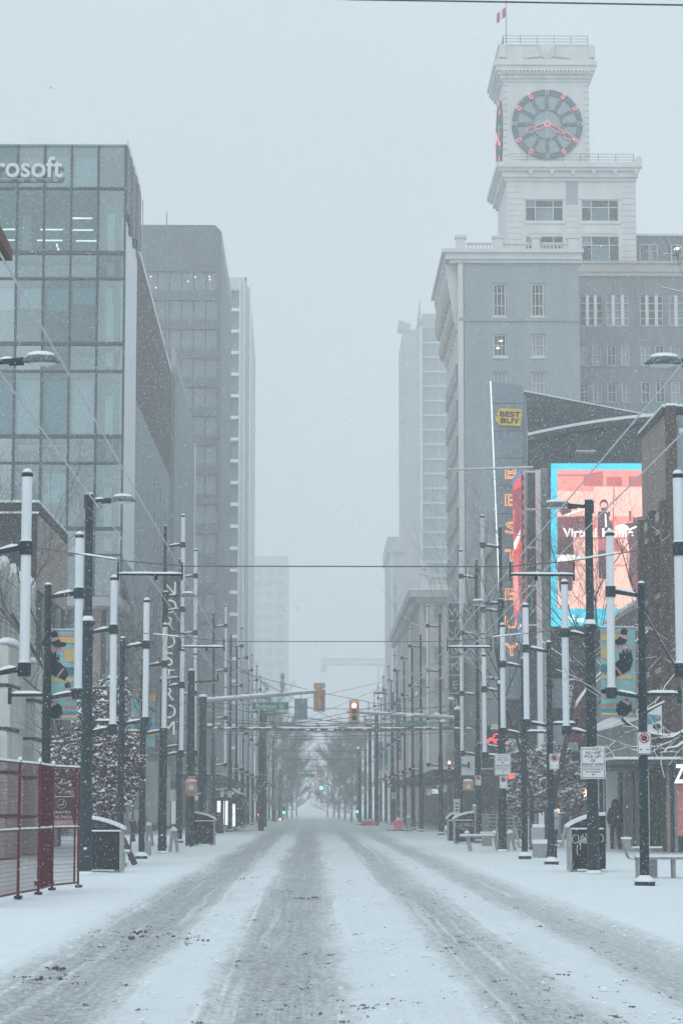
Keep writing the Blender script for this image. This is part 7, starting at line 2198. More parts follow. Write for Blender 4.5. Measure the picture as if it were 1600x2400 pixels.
# backrest frame to the left
xa = px(1459, Yb)
q = MB()
for yy in (Yb + .02, Yb + .2, Yb + .38):
    rod(q, [(xa, yy, .86), (xa + .10, yy, .50), (xa + .14, yy, .43), (xa + .30, yy, .40)], .014)
for zz_ in (.86, .72, .58, .46):
    rod(q, [(xa + (.86 - zz_) * .28, Yb + .02, zz_), (xa + (.86 - zz_) * .28, Yb + .38, zz_)], .012)
q.build('backrest_frame', M['bench'], t)
MB().hexa([(xa + .06, Yb, .63), (xa + .2, Yb, .63), (xa + .2, Yb + .4, .63), (xa + .06, Yb + .4, .63), (xa + .0, Yb, .86), (xa + .15, Yb, .86), (xa + .15, Yb + .4, .86), (xa + .0, Yb + .4, .86)]).build('backrest', M['bench'], t)
MB().box(xa - .01, xa + .18, Yb - .01, Yb + .41, .865, .91).build('snow_cap', M['snow_cap'], t)
q = MB(); rod(q, [(xa + .25, Yb + .9, .62), (xa + .6, Yb + .9, .64), (xa + 1.0, Yb + .9, .62), (xa + 1.05, Yb + .9, .5)], .016); q.build('armrest', M['bench'], t)
MB().box(xa + .25, xa + 1.0, Yb + .88, Yb + .93, .65, .69).build('snow_cap', M['snow_cap'], t)
# slanted bench / lean rail
def lean_rail(u0, u1, y, label, h=.56, ext=.25):
    x0, x1 = px(u0, y), px(u1, y)
    t = thing('lean_rail', label, 'bench', ((x0 + x1) / 2, y, 0), 0, 'low steel rails on the right pavement')
    MB().box(x0 - ext, x1, y, y + .3, h - .07, h - .01).build('rail', M['bench'], t)
    MB().box(x0 - ext - .01, x1 + .01, y - .01, y + .31, h - .008, h + .05).build('snow_cap', M['snow_cap'], t)
    for x in (x0, x1):
        pst = MB().hexa([(x + .05, y + .08, 0), (x + .19, y + .08, 0), (x + .19, y + .24, 0), (x + .05, y + .24, 0), (x - .07, y + .08, h + .08), (x + .07, y + .08, h + .08), (x + .07, y + .24, h + .08), (x - .07, y + .24, h + .08)]).build('post', M['bench'], t)
        MB().ell((x, y + .16, h + .09), (.1, .11, .09), 8, 5, zmin=-.2).build('snow_cap', M['snow_cap'], pst, True)
lean_rail(1094, 1158, 88, 'low snowy rail on two slanted posts in front of the graffiti bins')
lean_rail(1046, 1062, 118, 'far low snowy rail seen left of the farther right bins', .5, .1)
t = thing('planter_box', 'grey box seat with snow top behind the low rail', 'planter', (px(1140, 99), 99, 0))
MB().box(px(1129, 99), px(1152, 99), 99, 99.5, 0, .5).build('box', M['bench'], t)
MB().box(px(1126, 99), px(1161, 99), 98.95, 99.6, .5, .58).build('snow_cap', M['snow_cap'], t)
# concrete chair-like seat
Yc = 77.0
t = thing('block_seat', 'plain grey block seat with tall snowy back beside the tube pole', 'seat', (px(1265, Yc), Yc, 0))
MB().box(px(1249.5, Yc), px(1280.5, Yc), Yc, Yc + .5, 0, pz(1978, Yc)).build('seat_block', M['bench'], t)
MB().box(px(1248, Yc), px(1282, Yc), Yc - .02, Yc + .5, pz(1978, Yc) + .002, pz(1968, Yc)).build('snow_cap', M['snow_cap'], t)
MB().hexa([(px(1247, Yc), Yc + .5, .35), (px(1278, Yc), Yc + .5, .35), (px(1278, Yc), Yc + .6, .35), (px(1247, Yc), Yc + .6, .35), (px(1248, Yc), Yc + .7, pz(1940, Yc)), (px(1279, Yc), Yc + .7, pz(1940, Yc)), (px(1279, Yc), Yc + .8, pz(1940, Yc)), (px(1248, Yc), Yc + .8, pz(1940, Yc))]).build('seat_back', M['galv'], t)
MB().box(px(1252, Yc), px(1280, Yc), Yc + .68, Yc + .85, pz(1940, Yc) + .002, pz(1932, Yc)).build('back_snow', M['snow_cap'], t)
# bent-tube benches
def tube_bench(u0, u1, y, label, flip):
    x0, x1 = px(u0, y), px(u1, y)
    t = thing('tube_bench', label, 'bench', ((x0 + x1) / 2, y, 0), 0, 'bent tube benches')
    s = -1 if flip else 1
    xe = x0 if flip else x1
    for yy in (y, y + .4):
        q = MB()
        rod(q, [(xe, yy, .92), (xe - s * .07, yy, .5), (xe - s * .1, yy, .3), (xe - s * .2, yy, .26), (xe - s * .45, yy, .27)], .035)
        q.build('end_frame', M['bench'], t)
    for k in range(3):
        MB().box(x0, x1 - (.1 if not flip else 0), y + .05 + k * .13, y + .14 + k * .13, .40, .43).build('seat_slat', M['bench'], t)
    MB().box(x0, x1 - .1, y + .02, y + .46, .435, .49).build('snow_cap', M['snow_cap'], t)
tube_bench(1306, 1324, 80, 'bent tube bench end between the parking meter and the graffiti bin', False)
tube_bench(1208, 1240, 80, 'bent tube bench behind the tube pole left of the block seat', True)
# parking meter
t = thing('parking_meter', 'grey capsule parking meter capped with snow beside the tube pole', 'parking meter', (px(1300.5, 70), 70, 0))
MB().cyl((px(1300.5, 70), 70, 0), (px(1300.5, 70), 70, .95), .035, .035, 8).build('post', M['pole'], t)
MB().lathe([(.03, 0), (.085, .04), (.1, .2), (.095, .42), (.07, .5), (.02, .54)], 12, (px(1300.5, 70), 70, .93)).build('meter_head', M['galv'], t, True)
MB().box(px(1300.5, 70) - .05, px(1300.5, 70) + .05, 69.89, 69.91, 1.2, 1.3).build('meter_window', M['spandrel'], t)
MB().ell((px(1300.5, 70), 70, 1.44), (.1, .1, .08), 10, 5, zmin=-.1).build('snow_cap', M['snow_cap'], t, True)
# newspaper / ticket stand
t = thing('ticket_stand', 'white ticket stand with printed panels behind the farther right bin', 'kiosk', (px(1069, 109), 109, 0))
MB().box(px(1064, 109), px(1077, 109), 109, 109.3, .0, pz(1876, 109)).build('stand_body', M['sign_white'], t)
for v in (1881, 1889, 1897): MB().box(px(1066, 109), px(1075, 109), 108.98, 109, pz(v + 5, 109), pz(v, 109)).build('printed_panel', M['spandrel'], t)
MB().box(px(1063, 109), px(1078, 109), 108.95, 109.35, pz(1876, 109), pz(1873.5, 109)).build('snow_cap', M['snow_cap'], t)
t = thing('ticket_stand', 'slim grey meter post with snow cap right of the farther right bins', 'kiosk', (px(1111, 107.5), 107.5, 0))
MB().lathe([(.06, 0), (.06, .9), (.1, 1.0), (.1, 1.5), (.05, 1.62)], 10, (px(1111, 107.5), 107.5, 0)).build('stand_body', M['galv'], t)
MB().ell((px(1111, 107.5), 107.5, 1.62), (.1, .1, .08), 8, 5, zmin=-.1).build('snow_cap', M['snow_cap'], t)
# pale barrier rails in front of the dark shop
t = thing('patio_railing', 'pale horizontal rail fence before the dark shop front', 'railing', (px(1190, 112), 112, 0))
def rails(u0, u1, y0, y1, n=5):
    x0, x1 = px(u0, y0), px(u1, y1)
    for k in range(n):
        z = .55 + k * .17
        MB().cyl((x0, y0, z), (x1, y1, z), .028, .028, 5).build('rail', M['galv'], t)
    for i in range(5):
        a = i / 4
        MB().cyl((x0 + (x1 - x0) * a, y0 + (y1 - y0) * a, 0), (x0 + (x1 - x0) * a, y0 + (y1 - y0) * a, 1.28), .035, .035, 6).build('rail_post', M['galv'], t)
rails(1126, 1143, 108, 112); rails(1144, 1222, 112, 112); rails(1223, 1255, 112, 112)
# slanted bollards
def bollard(u, v, y, lean, h, label):
    x = px(u, y)
    t = thing('slanted_bollard', label, 'bollard', (x, y, 0), 0, 'leaning steel bollards')
    for s in (0, .26):
        MB().hexa([(x + s, y, 0), (x + s + .1, y, 0), (x + s + .1, y + .25, 0), (x + s, y + .25, 0), (x + s * .35 + lean, y, h), (x + s * .35 + lean + .13, y, h), (x + s * .35 + lean + .13, y + .25, h), (x + s * .35 + lean, y + .25, h)]).build('blade', M['bench'], t)
    MB().ell((x + lean + .1, y + .12, h + .04), (.13, .14, .12), 10, 6, zmin=-.3).build('snow_cap', M['snow_cap'], t, True)
bollard(396, 1995, 86.5, .07, .72, 'leaning steel bollard right of the left lamp post')
bollard(341, 1960, 100, .04, .8, 'leaning steel bollard between two left poles')
bollard(1377, 1990, 92, .02, .6, 'short leaning steel bollard behind the graffiti bin')
bollard(952, 1950, 150, .02, .9, 'thin far bollard beside the big pink work sign')
bollard(1186, 1992, 89, .03, .6, 'dark leaning bollard at the foot of the right lamp post')
t = thing('utility_box', 'low grey box half hidden behind the left tube pole', 'utility box', (px(347, 80), 80, 0))
MB().hexa([(px(340, 80), 80, 0), (px(354, 80), 80, 0), (px(354, 80), 80.4, 0), (px(340, 80), 80.4, 0), (px(340, 80), 80, .42), (px(355, 80), 80, .5), (px(355, 80), 80.4, .5), (px(340, 80), 80.4, .42)]).build('box', M['galv'], t)
t = thing('low_bench', 'low grey bench end beside the nearest left bin', 'bench', (px(292, 64), 64, 0))
MB().box(px(287, 64), px(293, 64), 64, 64.4, 0, .38).build('leg', M['galv'], t); MB().box(px(287, 64), px(304, 64), 64, 64.4, .38, .43).build('seat', M['galv'], t)
MB().box(px(287, 64), px(304, 64), 63.98, 64.42, .432, .47).build('snow_cap', M['snow_cap'], t)
# pink diamond work signs
def work_sign(u, v, half, y, label):
    x, z = P(u, v, y)
    h = half * y / F
    t = thing('work_sign', label, 'road sign', (x, y, 0), 0, 'pink diamond road work signs')
    MB().prism([(x, z - h), (x + h, z), (x, z + h), (x - h, z)], y, y + .02).build('sign_panel', M['pink_sign'], t)
    MB().prism([(x - h * .42, z + h * .5), (x + h * .42, z + h * .5), (x, z + h * .98)], y - .004, y - .001).build('snow_crust', M['snow_cap'], t)
    q = MB(); 
    for s in (-1, 1): q.cyl((x + s * .1, y + .05, z - h * .7), (x + s * .45, y + .1, 0.02), .025, .025, 5)
    q.box(x - .75, x + .75, y, y + .12, 0, .06)
    q.build('stand', M['bracket'], t)
    if half < 14:
        q = MB().prism([(x - .12, z - .25), (x - .03, z - .25), (x + .05, z + .05), (x - .05, z + .1)], y - .005, y - .002).cyl((x - .1, y - .006, z - .3), (x + .2, y - .006, z - .05), .02, .02, 4)
        q.build('digger_symbol', M['ink'], t)
work_sign(932.5, 1930.5, 16.5, 160, 'largest pink diamond work sign standing on the right pavement')
work_sign(867.5, 1929.5, 12, 205, 'farther pink diamond work sign with a dark symbol near the right trees')
work_sign(855, 1930, 11, 212, 'pink diamond work sign tucked behind the farther one')
t = thing('red_barricade', 'low barricade glowing red by the far left poles', 'barricade', (px(611, 175), 175, 0))
MB().box(px(604, 175), px(617, 175), 175, 175.1, .15, .75).build('board', M['pink_sign'], t)
for u in (608, 614): MB().ell((px(u, 175), 174.95, 1.0), (.1, .08, .11), 8, 5).build('lamp', M['red_lamp'], t)
MB().box(px(606, 175), px(607.5, 175), 175.1, 175.2, 0, .9).box(px(613, 175), px(614.5, 175), 175.1, 175.2, 0, .9).build('leg', M['galv'], t)
# bus shelter with lit adverts
t = thing('bus_shelter', 'dark arched bus shelter with three bright advert panels', 'bus shelter', (px(530, 160), 160, 0))
for (u0, u1, v0, v1, y) in ((509, 517, 1877, 1912, 148), (524, 525.5, 1877, 1934, 155), (528, 534, 1877, 1934, 155), (545, 551.5, 1884, 1937, 160)):
    fr = MB().box(px(u0 - 1, y), px(u1 + 1, y), y + .02, y + .15, pz(v1 + 2, y), pz(v0 - 2, y)).build('panel_case', M['bracket'], t)
    MB().box(px(u0, y), px(u1, y), y, y + .019, pz(v1, y), pz(v0, y)).build('lit_advert', M['ad_white'], fr)
    MB().box(px((u0 + u1) / 2 - 1, y), px((u0 + u1) / 2 + 1, y), y + .03, y + .13, 0, pz(v1 + 2, y)).build('panel_leg', M['bracket'], t)
pts = [(px(497, 158), pz(1855, 158))] + [(px(u, 158), pz(v, 158)) for u, v in ((530, 1850), (548, 1852), (557, 1860), (567, 1862), (573, 1875), (574, 1930))]
q = MB()
for a, c in zip(pts[:-1], pts[1:]):
    q.hexa([(a[0], 156, a[1] - .1), (c[0], 156, c[1] - .1), (c[0], 164, c[1] - .1), (a[0], 164, a[1] - .1), (a[0], 156, a[1]), (c[0], 156, c[1]), (c[0], 164, c[1]), (a[0], 164, a[1])])
q.build('shelter_roof', M['bracket'], t)
q = MB()
for a, c in zip(pts[:4], pts[1:5]):
    q.hexa([(a[0], 155.95, a[1]), (c[0], 155.95, c[1]), (c[0], 164, c[1]), (a[0], 164, a[1]), (a[0], 155.95, a[1] + .1), (c[0], 155.95, c[1] + .1), (c[0], 164, c[1] + .1), (a[0], 164, a[1] + .1)])
q.build('snow_cap', M['snow_cap'], t)
MB().box(px(500, 163), px(572, 163), 163, 163.1, .3, 2.4).build('back_wall', M['shop_dark'], t)
t = thing('waiting_bag', 'dark round-shouldered litter bin at the end of the bus shelter', 'bin', (px(512, 146), 146, 0))
MB().lathe([(.28, 0), (.3, .6), (.27, 1.1), (.12, 1.25)], 12, (px(513, 146), 146, 0)).build('bin_body', M['bin'], t, True)
t.name = 'litter_bin'

# ---------------------------------------------------------------- red construction fence
fpts = [(px(-62, 38.5), 38.5), (px(46, 42.8), 42.8), (px(93, 44.6), 44.6), (px(124.5, 47.0), 47.0), (px(187, 48.6), 48.6)]
FH = 2.38
flab = ('red mesh fence panel cut by the left edge of the photo', 'second red mesh fence panel, between the two tall posts', 'narrow dark red fence panel seen at a slant', 'red mesh fence panel carrying the dark no smoking area sign')
for i in range(4):
    (xa, ya), (xb, yb) = fpts[i], fpts[i + 1]
    d = Vector((xb - xa, yb - ya, 0)); L = d.length; d.normalize()
    at = lambda s, z, o=0: (xa + d.x * s - d.y * o, ya + d.y * s + d.x * o, z)
    t = thing('fence_panel', flab[i], 'fence', ((xa + xb) / 2, (ya + yb) / 2, 0), 0, 'red construction fence panels')
    q = MB()
    zb_ = .10
    for s in (.03, L - .03): q.cyl(at(s, .02), at(s, FH), .021, .021, 8)
    for z in (zb_, FH * .50, FH - .02): q.cyl(at(.03, z), at(L - .03, z), .019, .019, 8)
    if i == 3: q.cyl(at(L - .28, zb_), at(L - .28, FH), .02, .02, 8)
    fr = q.build('fence_frame', M['fence_red'], t)
    q = MB()
    n = int(L / (.017 if i == 2 else .05))
    for k in range(1, n):
        s = L * k / n
        q.cyl(at(s, zb_, .004), at(s, FH - .02, .004), .0030, .0030, 3, cap=False)
    for k in range(1, 30):
        z = zb_ + (FH - zb_) * k / 30
        q.cyl(at(.03, z, -.004), at(L - .03, z, -.004), .0030, .0030, 3, cap=False)
    tag(q.build('wire_mesh', M['fence_wire'], t), kind='stuff')
    q = MB(); snow_strip(q, at(.02, FH - .01), at(L - .02, FH - .01), .045, .035, i + 40); snow_strip(q, at(.05, FH * .5 + .01), at(L - .05, FH * .5 + .01), .04, .03, i + 50)
    q.build('snow_cap', M['snow_cap'], t, True)
    if i < 3:
        MB().cyl(at(L, .0), at(L, FH + .04), .026, .026, 8).build('fence_post', M['fence_red'], t)
        MB().ell(at(L, FH + .05), (.035, .035, .045), 8, 5).build('post_snow', M['snow_cap'], t)
    MB().box(at(L, 0)[0] - .06, at(L, 0)[0] + .06, at(L, 0)[1] - .1, at(L, 0)[1] + .2, .0, .05).build('fence_foot', M['bracket'], t)
# smoking-area sign behind the last panel
ysn = 48.9
t = thing('smoking_area_sign', 'dark sign with cigarette symbol and pale lettering hanging on the red fence', 'sign', (px(149, ysn), ysn, 1))
x0, x1 = px(92, ysn), px(174, ysn)
MB().box(x0, x1, ysn, ysn + .02, pz(1921, ysn), pz(1868, ysn)).build('sign_plate', M['brick_dark'], t)
MB().box(x0, x1 - .02, ysn, ysn + .02, pz(1942, ysn), pz(1921.5, ysn)).build('lower_plate', M['bn_rose'], t)
MB().box(x0, x1, ysn - .01, ysn + .03, pz(1868, ysn), pz(1866.5, ysn)).build('snow_cap', M['snow_cap'], t)
cx, cz = P(144.5, 1884, ysn)
q = MB()
for i in range(18):
    a0, a1 = 2 * math.pi * i / 18, 2 * math.pi * (i + 1) / 18
    q.hexa([(cx + r_ * math.cos(a), ysn - .006, cz + r_ * math.sin(a)) for r_, a in ((.088, a0), (.096, a0), (.096, a1), (.088, a1))] + [(cx + r_ * math.cos(a), ysn - .002, cz + r_ * math.sin(a)) for r_, a in ((.088, a0), (.096, a0), (.096, a1), (.088, a1))])
q.box(cx - .065, cx + .05, ysn - .006, ysn - .002, cz - .03, cz - .012).path([(cx + .03, ysn - .005, cz + .0), (cx + .05, ysn - .005, cz + .02), (cx + .03, ysn - .005, cz + .04), (cx + .055, ysn - .005, cz + .06)], .006, 4)
q.build('cigarette_symbol', M['sign_white'], t)
for s_, v, w in (('DESIGNATED', 1907, 62), ('SMOKING AREA', 1918, 76)):
    me = text_mesh(s_, 6.6 * ysn / F, M['sign_white'], extrude=.003, bold=.02, width=w * ysn / F)
    u1 = 166 if v == 1907 else 170.5
    put('sign_lettering', me, t, (px(u1 - w / 2, ysn), ysn - .006, pz(v, ysn)))

# ================================================================== TREES
def branching(seed, base, height, r0, spread=.55, levels=5, lean=(0, 0), first=.3, kids=(2, 4), droop=0.0, upright=.25, wob=.22):
    """list of limb segments (p0, p1, r0, r1, level)"""
    r_ = random.Random(seed)
    segs = []
    def grow(p, d, L, r, lev):
        n = max(2, int(4 - lev * .4))
        q = p
        for i in range(n):
            d = (d + Vector((r_.gauss(0, wob), r_.gauss(0, wob), r_.gauss(0, wob * .6) + upright * .2 - droop * lev * .05))).normalized()
            e = q + d * (L / n)
            ra, rb = r * (1 - .5 * i / n), r * (1 - .5 * (i + 1) / n)
            segs.append((q.copy(), e.copy(), ra, rb, lev))
            q = e
            if lev < levels and (i >= n * first or lev > 0):
                for _ in range(r_.randint(*kids) if i < n - 1 else r_.randint(*kids) + 1):
                    t = Vector((r_.gauss(0, 1), r_.gauss(0, 1), r_.gauss(0, .5) + upright))
                    nd = (d * (1 - spread) + t.normalized() * spread).normalized()
                    grow(q - d * (L / n) * r_.random() * .6, nd, L * r_.uniform(.42, .66), max(rb * .55, .0028), lev + 1)
    grow(Vector(base), Vector((lean[0], lean[1], 1)).normalized(), height, r0, 0)
    return segs
def np_tubes(name, segs, n, material, parent, minr=0.0):
    mb = MB()
    for p0, p1, ra, rb, lev in segs:
        mb.cyl(p0, p1, max(ra, minr), max(rb, minr), n if lev > 1 else max(n, 6), cap=lev < 2)
    return mb.build(name, material, parent)
def limb_snow(segs, parent, minr=.004, maxslope=.86, k=1.5, h=1.0, seed=0, prob=1.0):
    mb = MB(); r_ = random.Random(seed)
    for p0, p1, ra, rb, lev in segs:
        d = p1 - p0
        if d.length < .03 or ra < minr or (lev == 0 and abs(d.normalized().z) > .5) or abs(d.normalized().z) > maxslope or r_.random() > prob: continue
        s = d.normalized().cross(Vector((0, 0, 1))).normalized()
        w0, w1 = min(max(ra * k, .008), .042), min(max(rb * k, .007), .042)
        u0, u1 = Vector((0, 0, ra * .6)), Vector((0, 0, rb * .6))
        t0, t1 = Vector((0, 0, ra + max(w0 * h, .012))), Vector((0, 0, rb + max(w1 * h, .011)))
        mb.add([p0 - s * w0 + u0, p0 + t0, p0 + s * w0 + u0, p1 - s * w1 + u1, p1 + t1, p1 + s * w1 + u1], [(0, 3, 4, 1), (1, 4, 5, 2), (0, 2, 5, 3), (0, 1, 2), (3, 5, 4)])
    return tag(mb.build('snow_cap', M['snow_cap'], parent), kind='stuff')
def bare_tree(label, x, y, h, r, seed, levels=4, lean=(0, 0), group=None, stems=1, spread=.5, kids=(1, 3), snow=True, minr=0.0, twig='twig', upright=.3, wob=.2, L0=.62):
    t = thing('bare_tree', label, 'tree', (x, y, 0), 0, group)
    segs = []
    for i in range(stems):
        a = 2 * math.pi * i / max(stems, 1)
        ln = (lean[0] + (.16 * math.cos(a) if stems > 1 else 0), lean[1] + (.1 * math.sin(a) if stems > 1 else 0))
        segs += branching(seed + i, (x + .1 * i, y, 0), h * L0, r, spread, levels, ln, .35, kids, upright=upright, wob=wob)
    np_tubes('trunk', [q for q in segs if q[4] == 0], 8, M['bark'], t, minr)
    o = np_tubes('crown', [q for q in segs if q[4] > 0], 3, M[twig], t, minr)
    tag(o, kind='stuff')
    if snow: limb_snow(segs if snow is True else [q for q in segs if q[0].z < snow], t, seed=seed, k=1.7)
    return t
def leafy_tree(label, x, y, blobs, trunk_h, nleaf, nsnow, seed, leaf='leaf', ls=.075, lean=(0, 0)):
    """small tree whose withered leaves carry clumps of snow"""
    r_ = random.Random(seed)
    t = thing('leafy_tree', label, 'tree', (x, y, 0), 0)
    segs = branching(seed, (x, y, 0), trunk_h, .085, .6, 3, lean, .4, (2, 3), upright=.3)
    np_tubes('trunk', [q for q in segs if q[4] == 0], 8, M['bark'], t)
    tag(np_tubes('limbs', [q for q in segs if 0 < q[4]], 4, M['bark'], t), kind='stuff')
    vol = [b_[3] * b_[4] * b_[5] for b_ in blobs]
    lv, sv = MB(), MB()
    clumps = []
    for _ in range(max(60, nleaf // 26)):
        b_ = r_.choices(blobs, vol)[0]
        d = Vector((r_.gauss(0, 1), r_.gauss(0, 1), r_.gauss(0, 1))).normalized() * (r_.random() ** .45)
        clumps.append(Vector((b_[0] + d.x * b_[3], b_[1] + d.y * b_[4], b_[2] + d.z * b_[5])))
    def leaf_quad(mb, c, s, n, el=1.9):
        a = n.cross(Vector((r_.gauss(0, 1), r_.gauss(0, 1), r_.gauss(0, 1)))).normalized()
        b2 = n.cross(a)
        mb.add([c - a * s * el * .5, c + b2 * s * .5, c + a * s * el * .5 - Vector((0, 0, s * .35)), c - b2 * s * .5], [(0, 1, 2, 3)])
    for i in range(nleaf):
        c = clumps[r_.randrange(len(clumps))] + Vector((r_.gauss(0, .12), r_.gauss(0, .12), r_.gauss(0, .1)))
        n = Vector((r_.gauss(0, 1), r_.gauss(0, 1), r_.gauss(.3, 1))).normalized()
        s = ls * r_.uniform(.6, 1.4)
        leaf_quad(lv, c, s, n)
        if i < nsnow:
            n2 = Vector((r_.gauss(0, .45), r_.gauss(0, .45), 1)).normalized()
            s2 = s * r_.uniform(.75, 1.35)
            a = n2.cross(Vector((1, .3, 0))).normalized(); b2 = n2.cross(a)
            ang = r_.random() * 6.28
            a, b2 = a * math.cos(ang) + b2 * math.sin(ang), b2 * math.cos(ang) - a * math.sin(ang)
            c2 = c + Vector((0, 0, s * .25))
            sv.add([c2 - a * s2 * .8, c2 + b2 * s2 * .42, c2 + a * s2 * .8, c2 - b2 * s2 * .42, c2 + Vector((0, 0, s2 * .38))], [(0, 1, 4), (1, 2, 4), (2, 3, 4), (3, 0, 4), (0, 3, 2, 1)])
    tag(lv.build('leaves', M[leaf], t), kind='stuff')
    tag(sv.build('snow_on_leaves', M['snow_cap'], t), kind='stuff')
    return t
def C(u, v, y):
    x, z = P(u, v, y)
    return x, z
def blob(u, v, y, ru, rv, dy=None):
    x, z = P(u, v, y)
    k = y / F
    return (x, y, z, ru * k, (dy or ru * .8) * k, rv * k)
Yt = 67.5
leafy_tree('big purple-leaved tree heavy with snow behind the nearest left lamp post', px(318, Yt), Yt,
           [blob(180, 1800, Yt, 72, 85), blob(254, 1775, Yt, 62, 85), blob(205, 1880, Yt, 80, 42), blob(274, 1825, Yt, 42, 58), blob(245, 1690, Yt, 56, 62), blob(215, 1650, Yt, 34, 48), blob(143, 1830, Yt, 42, 80), blob(262, 1635, Yt, 36, 40), blob(225, 1825, Yt, 92, 84), blob(290, 1775, Yt, 30, 50)], 3.0, 26000, 15500, 11, ls=.092, lean=(-.28, 0))
leafy_tree('rusty-leaved tree under snow behind the parking meter pole on the right', px(1296, 96), 96,
           [blob(1240, 1870, 96, 55, 40), blob(1310, 1840, 96, 52, 62), blob(1285, 1790, 96, 50, 42), blob(1225, 1900, 96, 30, 20), blob(1200, 1775, 96, 40, 26), blob(1340, 1880, 96, 30, 28), blob(1260, 1825, 96, 60, 50)], 2.6, 9000, 7500, 21, 'leaf_pale', .12)
# bare street trees on the near pavements
bare_tree('bare tree with leaning dark trunk beside the parking meter, rising in front of the screen', px(1285, 71), 71, 9.0, .10, 31, 4, (-.03, 0), 'bare street trees', 1, .52, (1, 3), upright=.28, L0=.8, snow=6.2)
bare_tree('bare forked tree with speckled trunk between the letter pylon and the tube poles', px(1243, 90), 90, 9.0, .08, 37, 3, (.06, 0), 'bare street trees', 1, .38, (1, 3), upright=.55, L0=.85)
bare_tree('bare tree behind the second right banner, its twigs crossing the screen', px(1407, 72), 72, 8.2, .07, 45, 3, (-.05, 0), 'bare street trees', 1, .5, (1, 3), upright=.45, L0=.8, snow=False)
bare_tree('thin bare tree in front of the glass office block on the left', px(222, 78), 78, 10.2, .09, 53, 4, (.02, 0), 'bare street trees', 1, .5, (2, 3), upright=.45, L0=.82, snow=False)
bare_tree('slender bare tree growing beside the snowy leafy tree on the left', px(305, 73), 73, 6.0, .028, 59, 4, (-.04, 0), 'bare street trees', 1, .5, (1, 3), upright=.4, L0=.8, snow=False)
t = thing('bare_tree', 'near bare tree at the right edge whose snowy boughs reach over the signs', 'tree', (9.3, 53, 0), 0, 'bare street trees')
np_tubes('trunk', [(Vector((9.3, 53, 0)), Vector((9.2, 53, 2.6)), .12, .10, 0), (Vector((9.2, 53, 2.6)), Vector((9.1, 53, 7.5)), .10, .05, 0)], 9, M['bark'], t)
allsegs = []
for (pts, r0, sd) in (([(1640, 1715), (1560, 1728), (1500, 1716), (1460, 1690), (1420, 1650), (1385, 1612), (1350, 1590)], .045, 1), ([(1640, 1700), (1590, 1720), (1560, 1730), (1540, 1726)], .04, 2), ([(1640, 1735), (1600, 1742), (1560, 1756), (1545, 1765)], .045, 3), ([(1640, 1655), (1580, 1560), (1540, 1490), (1500, 1420), (1470, 1340), (1450, 1260)], .035, 4),
                      ([(1640, 1720), (1540, 1752), (1480, 1752), (1440, 1738), (1400, 1760)], .022, 5), ([(1640, 1610), (1600, 1560), (1560, 1500), (1520, 1470), (1480, 1470)], .02, 6), ([(1640, 1480), (1590, 1400), (1560, 1330), (1545, 1240)], .022, 7), ([(1640, 1560), (1580, 1580), (1540, 1640), (1500, 1670)], .016, 8), ([(1640, 760), (1598, 640), (1585, 600), (1563, 590)], .008, 9)):
    r_ = random.Random(900 + sd)
    W = []
    for i, (u, v) in enumerate(pts):
        yy = 53 - (4.0 if sd == 4 else 2.0) * i / len(pts) + r_.uniform(-.1, .1)
        x, z = P(u, v, yy)
        W.append(Vector((x, yy, z)))
    W[0] = W[0]
    for i in range(len(W) - 1):
        ra, rb = r0 * (1 - .85 * i / (len(W) - 1)), r0 * (1 - .85 * (i + 1) / (len(W) - 1))
        m_ = (W[i] + W[i + 1]) / 2 + Vector((r_.uniform(-.03, .03), 0, r_.uniform(-.04, .04)))
        allsegs += [(W[i], m_, ra, (ra + rb) / 2, 1), (m_, W[i + 1], (ra + rb) / 2, rb, 1)]
        d = (W[i + 1] - W[i]).normalized()
        for _ in range(3):
            nd = (d + Vector((r_.gauss(0, .6), r_.gauss(0, .6), r_.gauss(.15, .7)))).normalized()
            q = W[i].lerp(W[i + 1], r_.random())
            L = r_.uniform(.25, .8)
            e = q + nd * L * .5; e2 = e + (nd + Vector((r_.gauss(0, .3), 0, r_.gauss(0, .3)))).normalized() * L * .5
            allsegs += [(q, e, max(rb * .5, .006), .005, 2), (e, e2, .005, .003, 3)]
            for _ in range(2):
                f_ = e + (nd + Vector((r_.gauss(0, .7), 0, r_.gauss(0, .7)))).normalized() * L * .4
                allsegs.append((e, f_, .004, .003, 3))
    if sd == 9: continue
    # bough back to the trunk, outside the picture
    allsegs.append((W[0], Vector((9.15, 53, max(2.2, W[0].z - .5))), r0, r0 * 1.2, 1))
allsegs.append((Vector((9.1, 53, 7.5)), Vector((9.0, 53, 14.2)), .05, .03, 1))
tag(np_tubes('crown', allsegs, 5, M['twig'], t), kind='stuff')
limb_snow(allsegs, t, .0045, .93, 1.25, .9, 5)
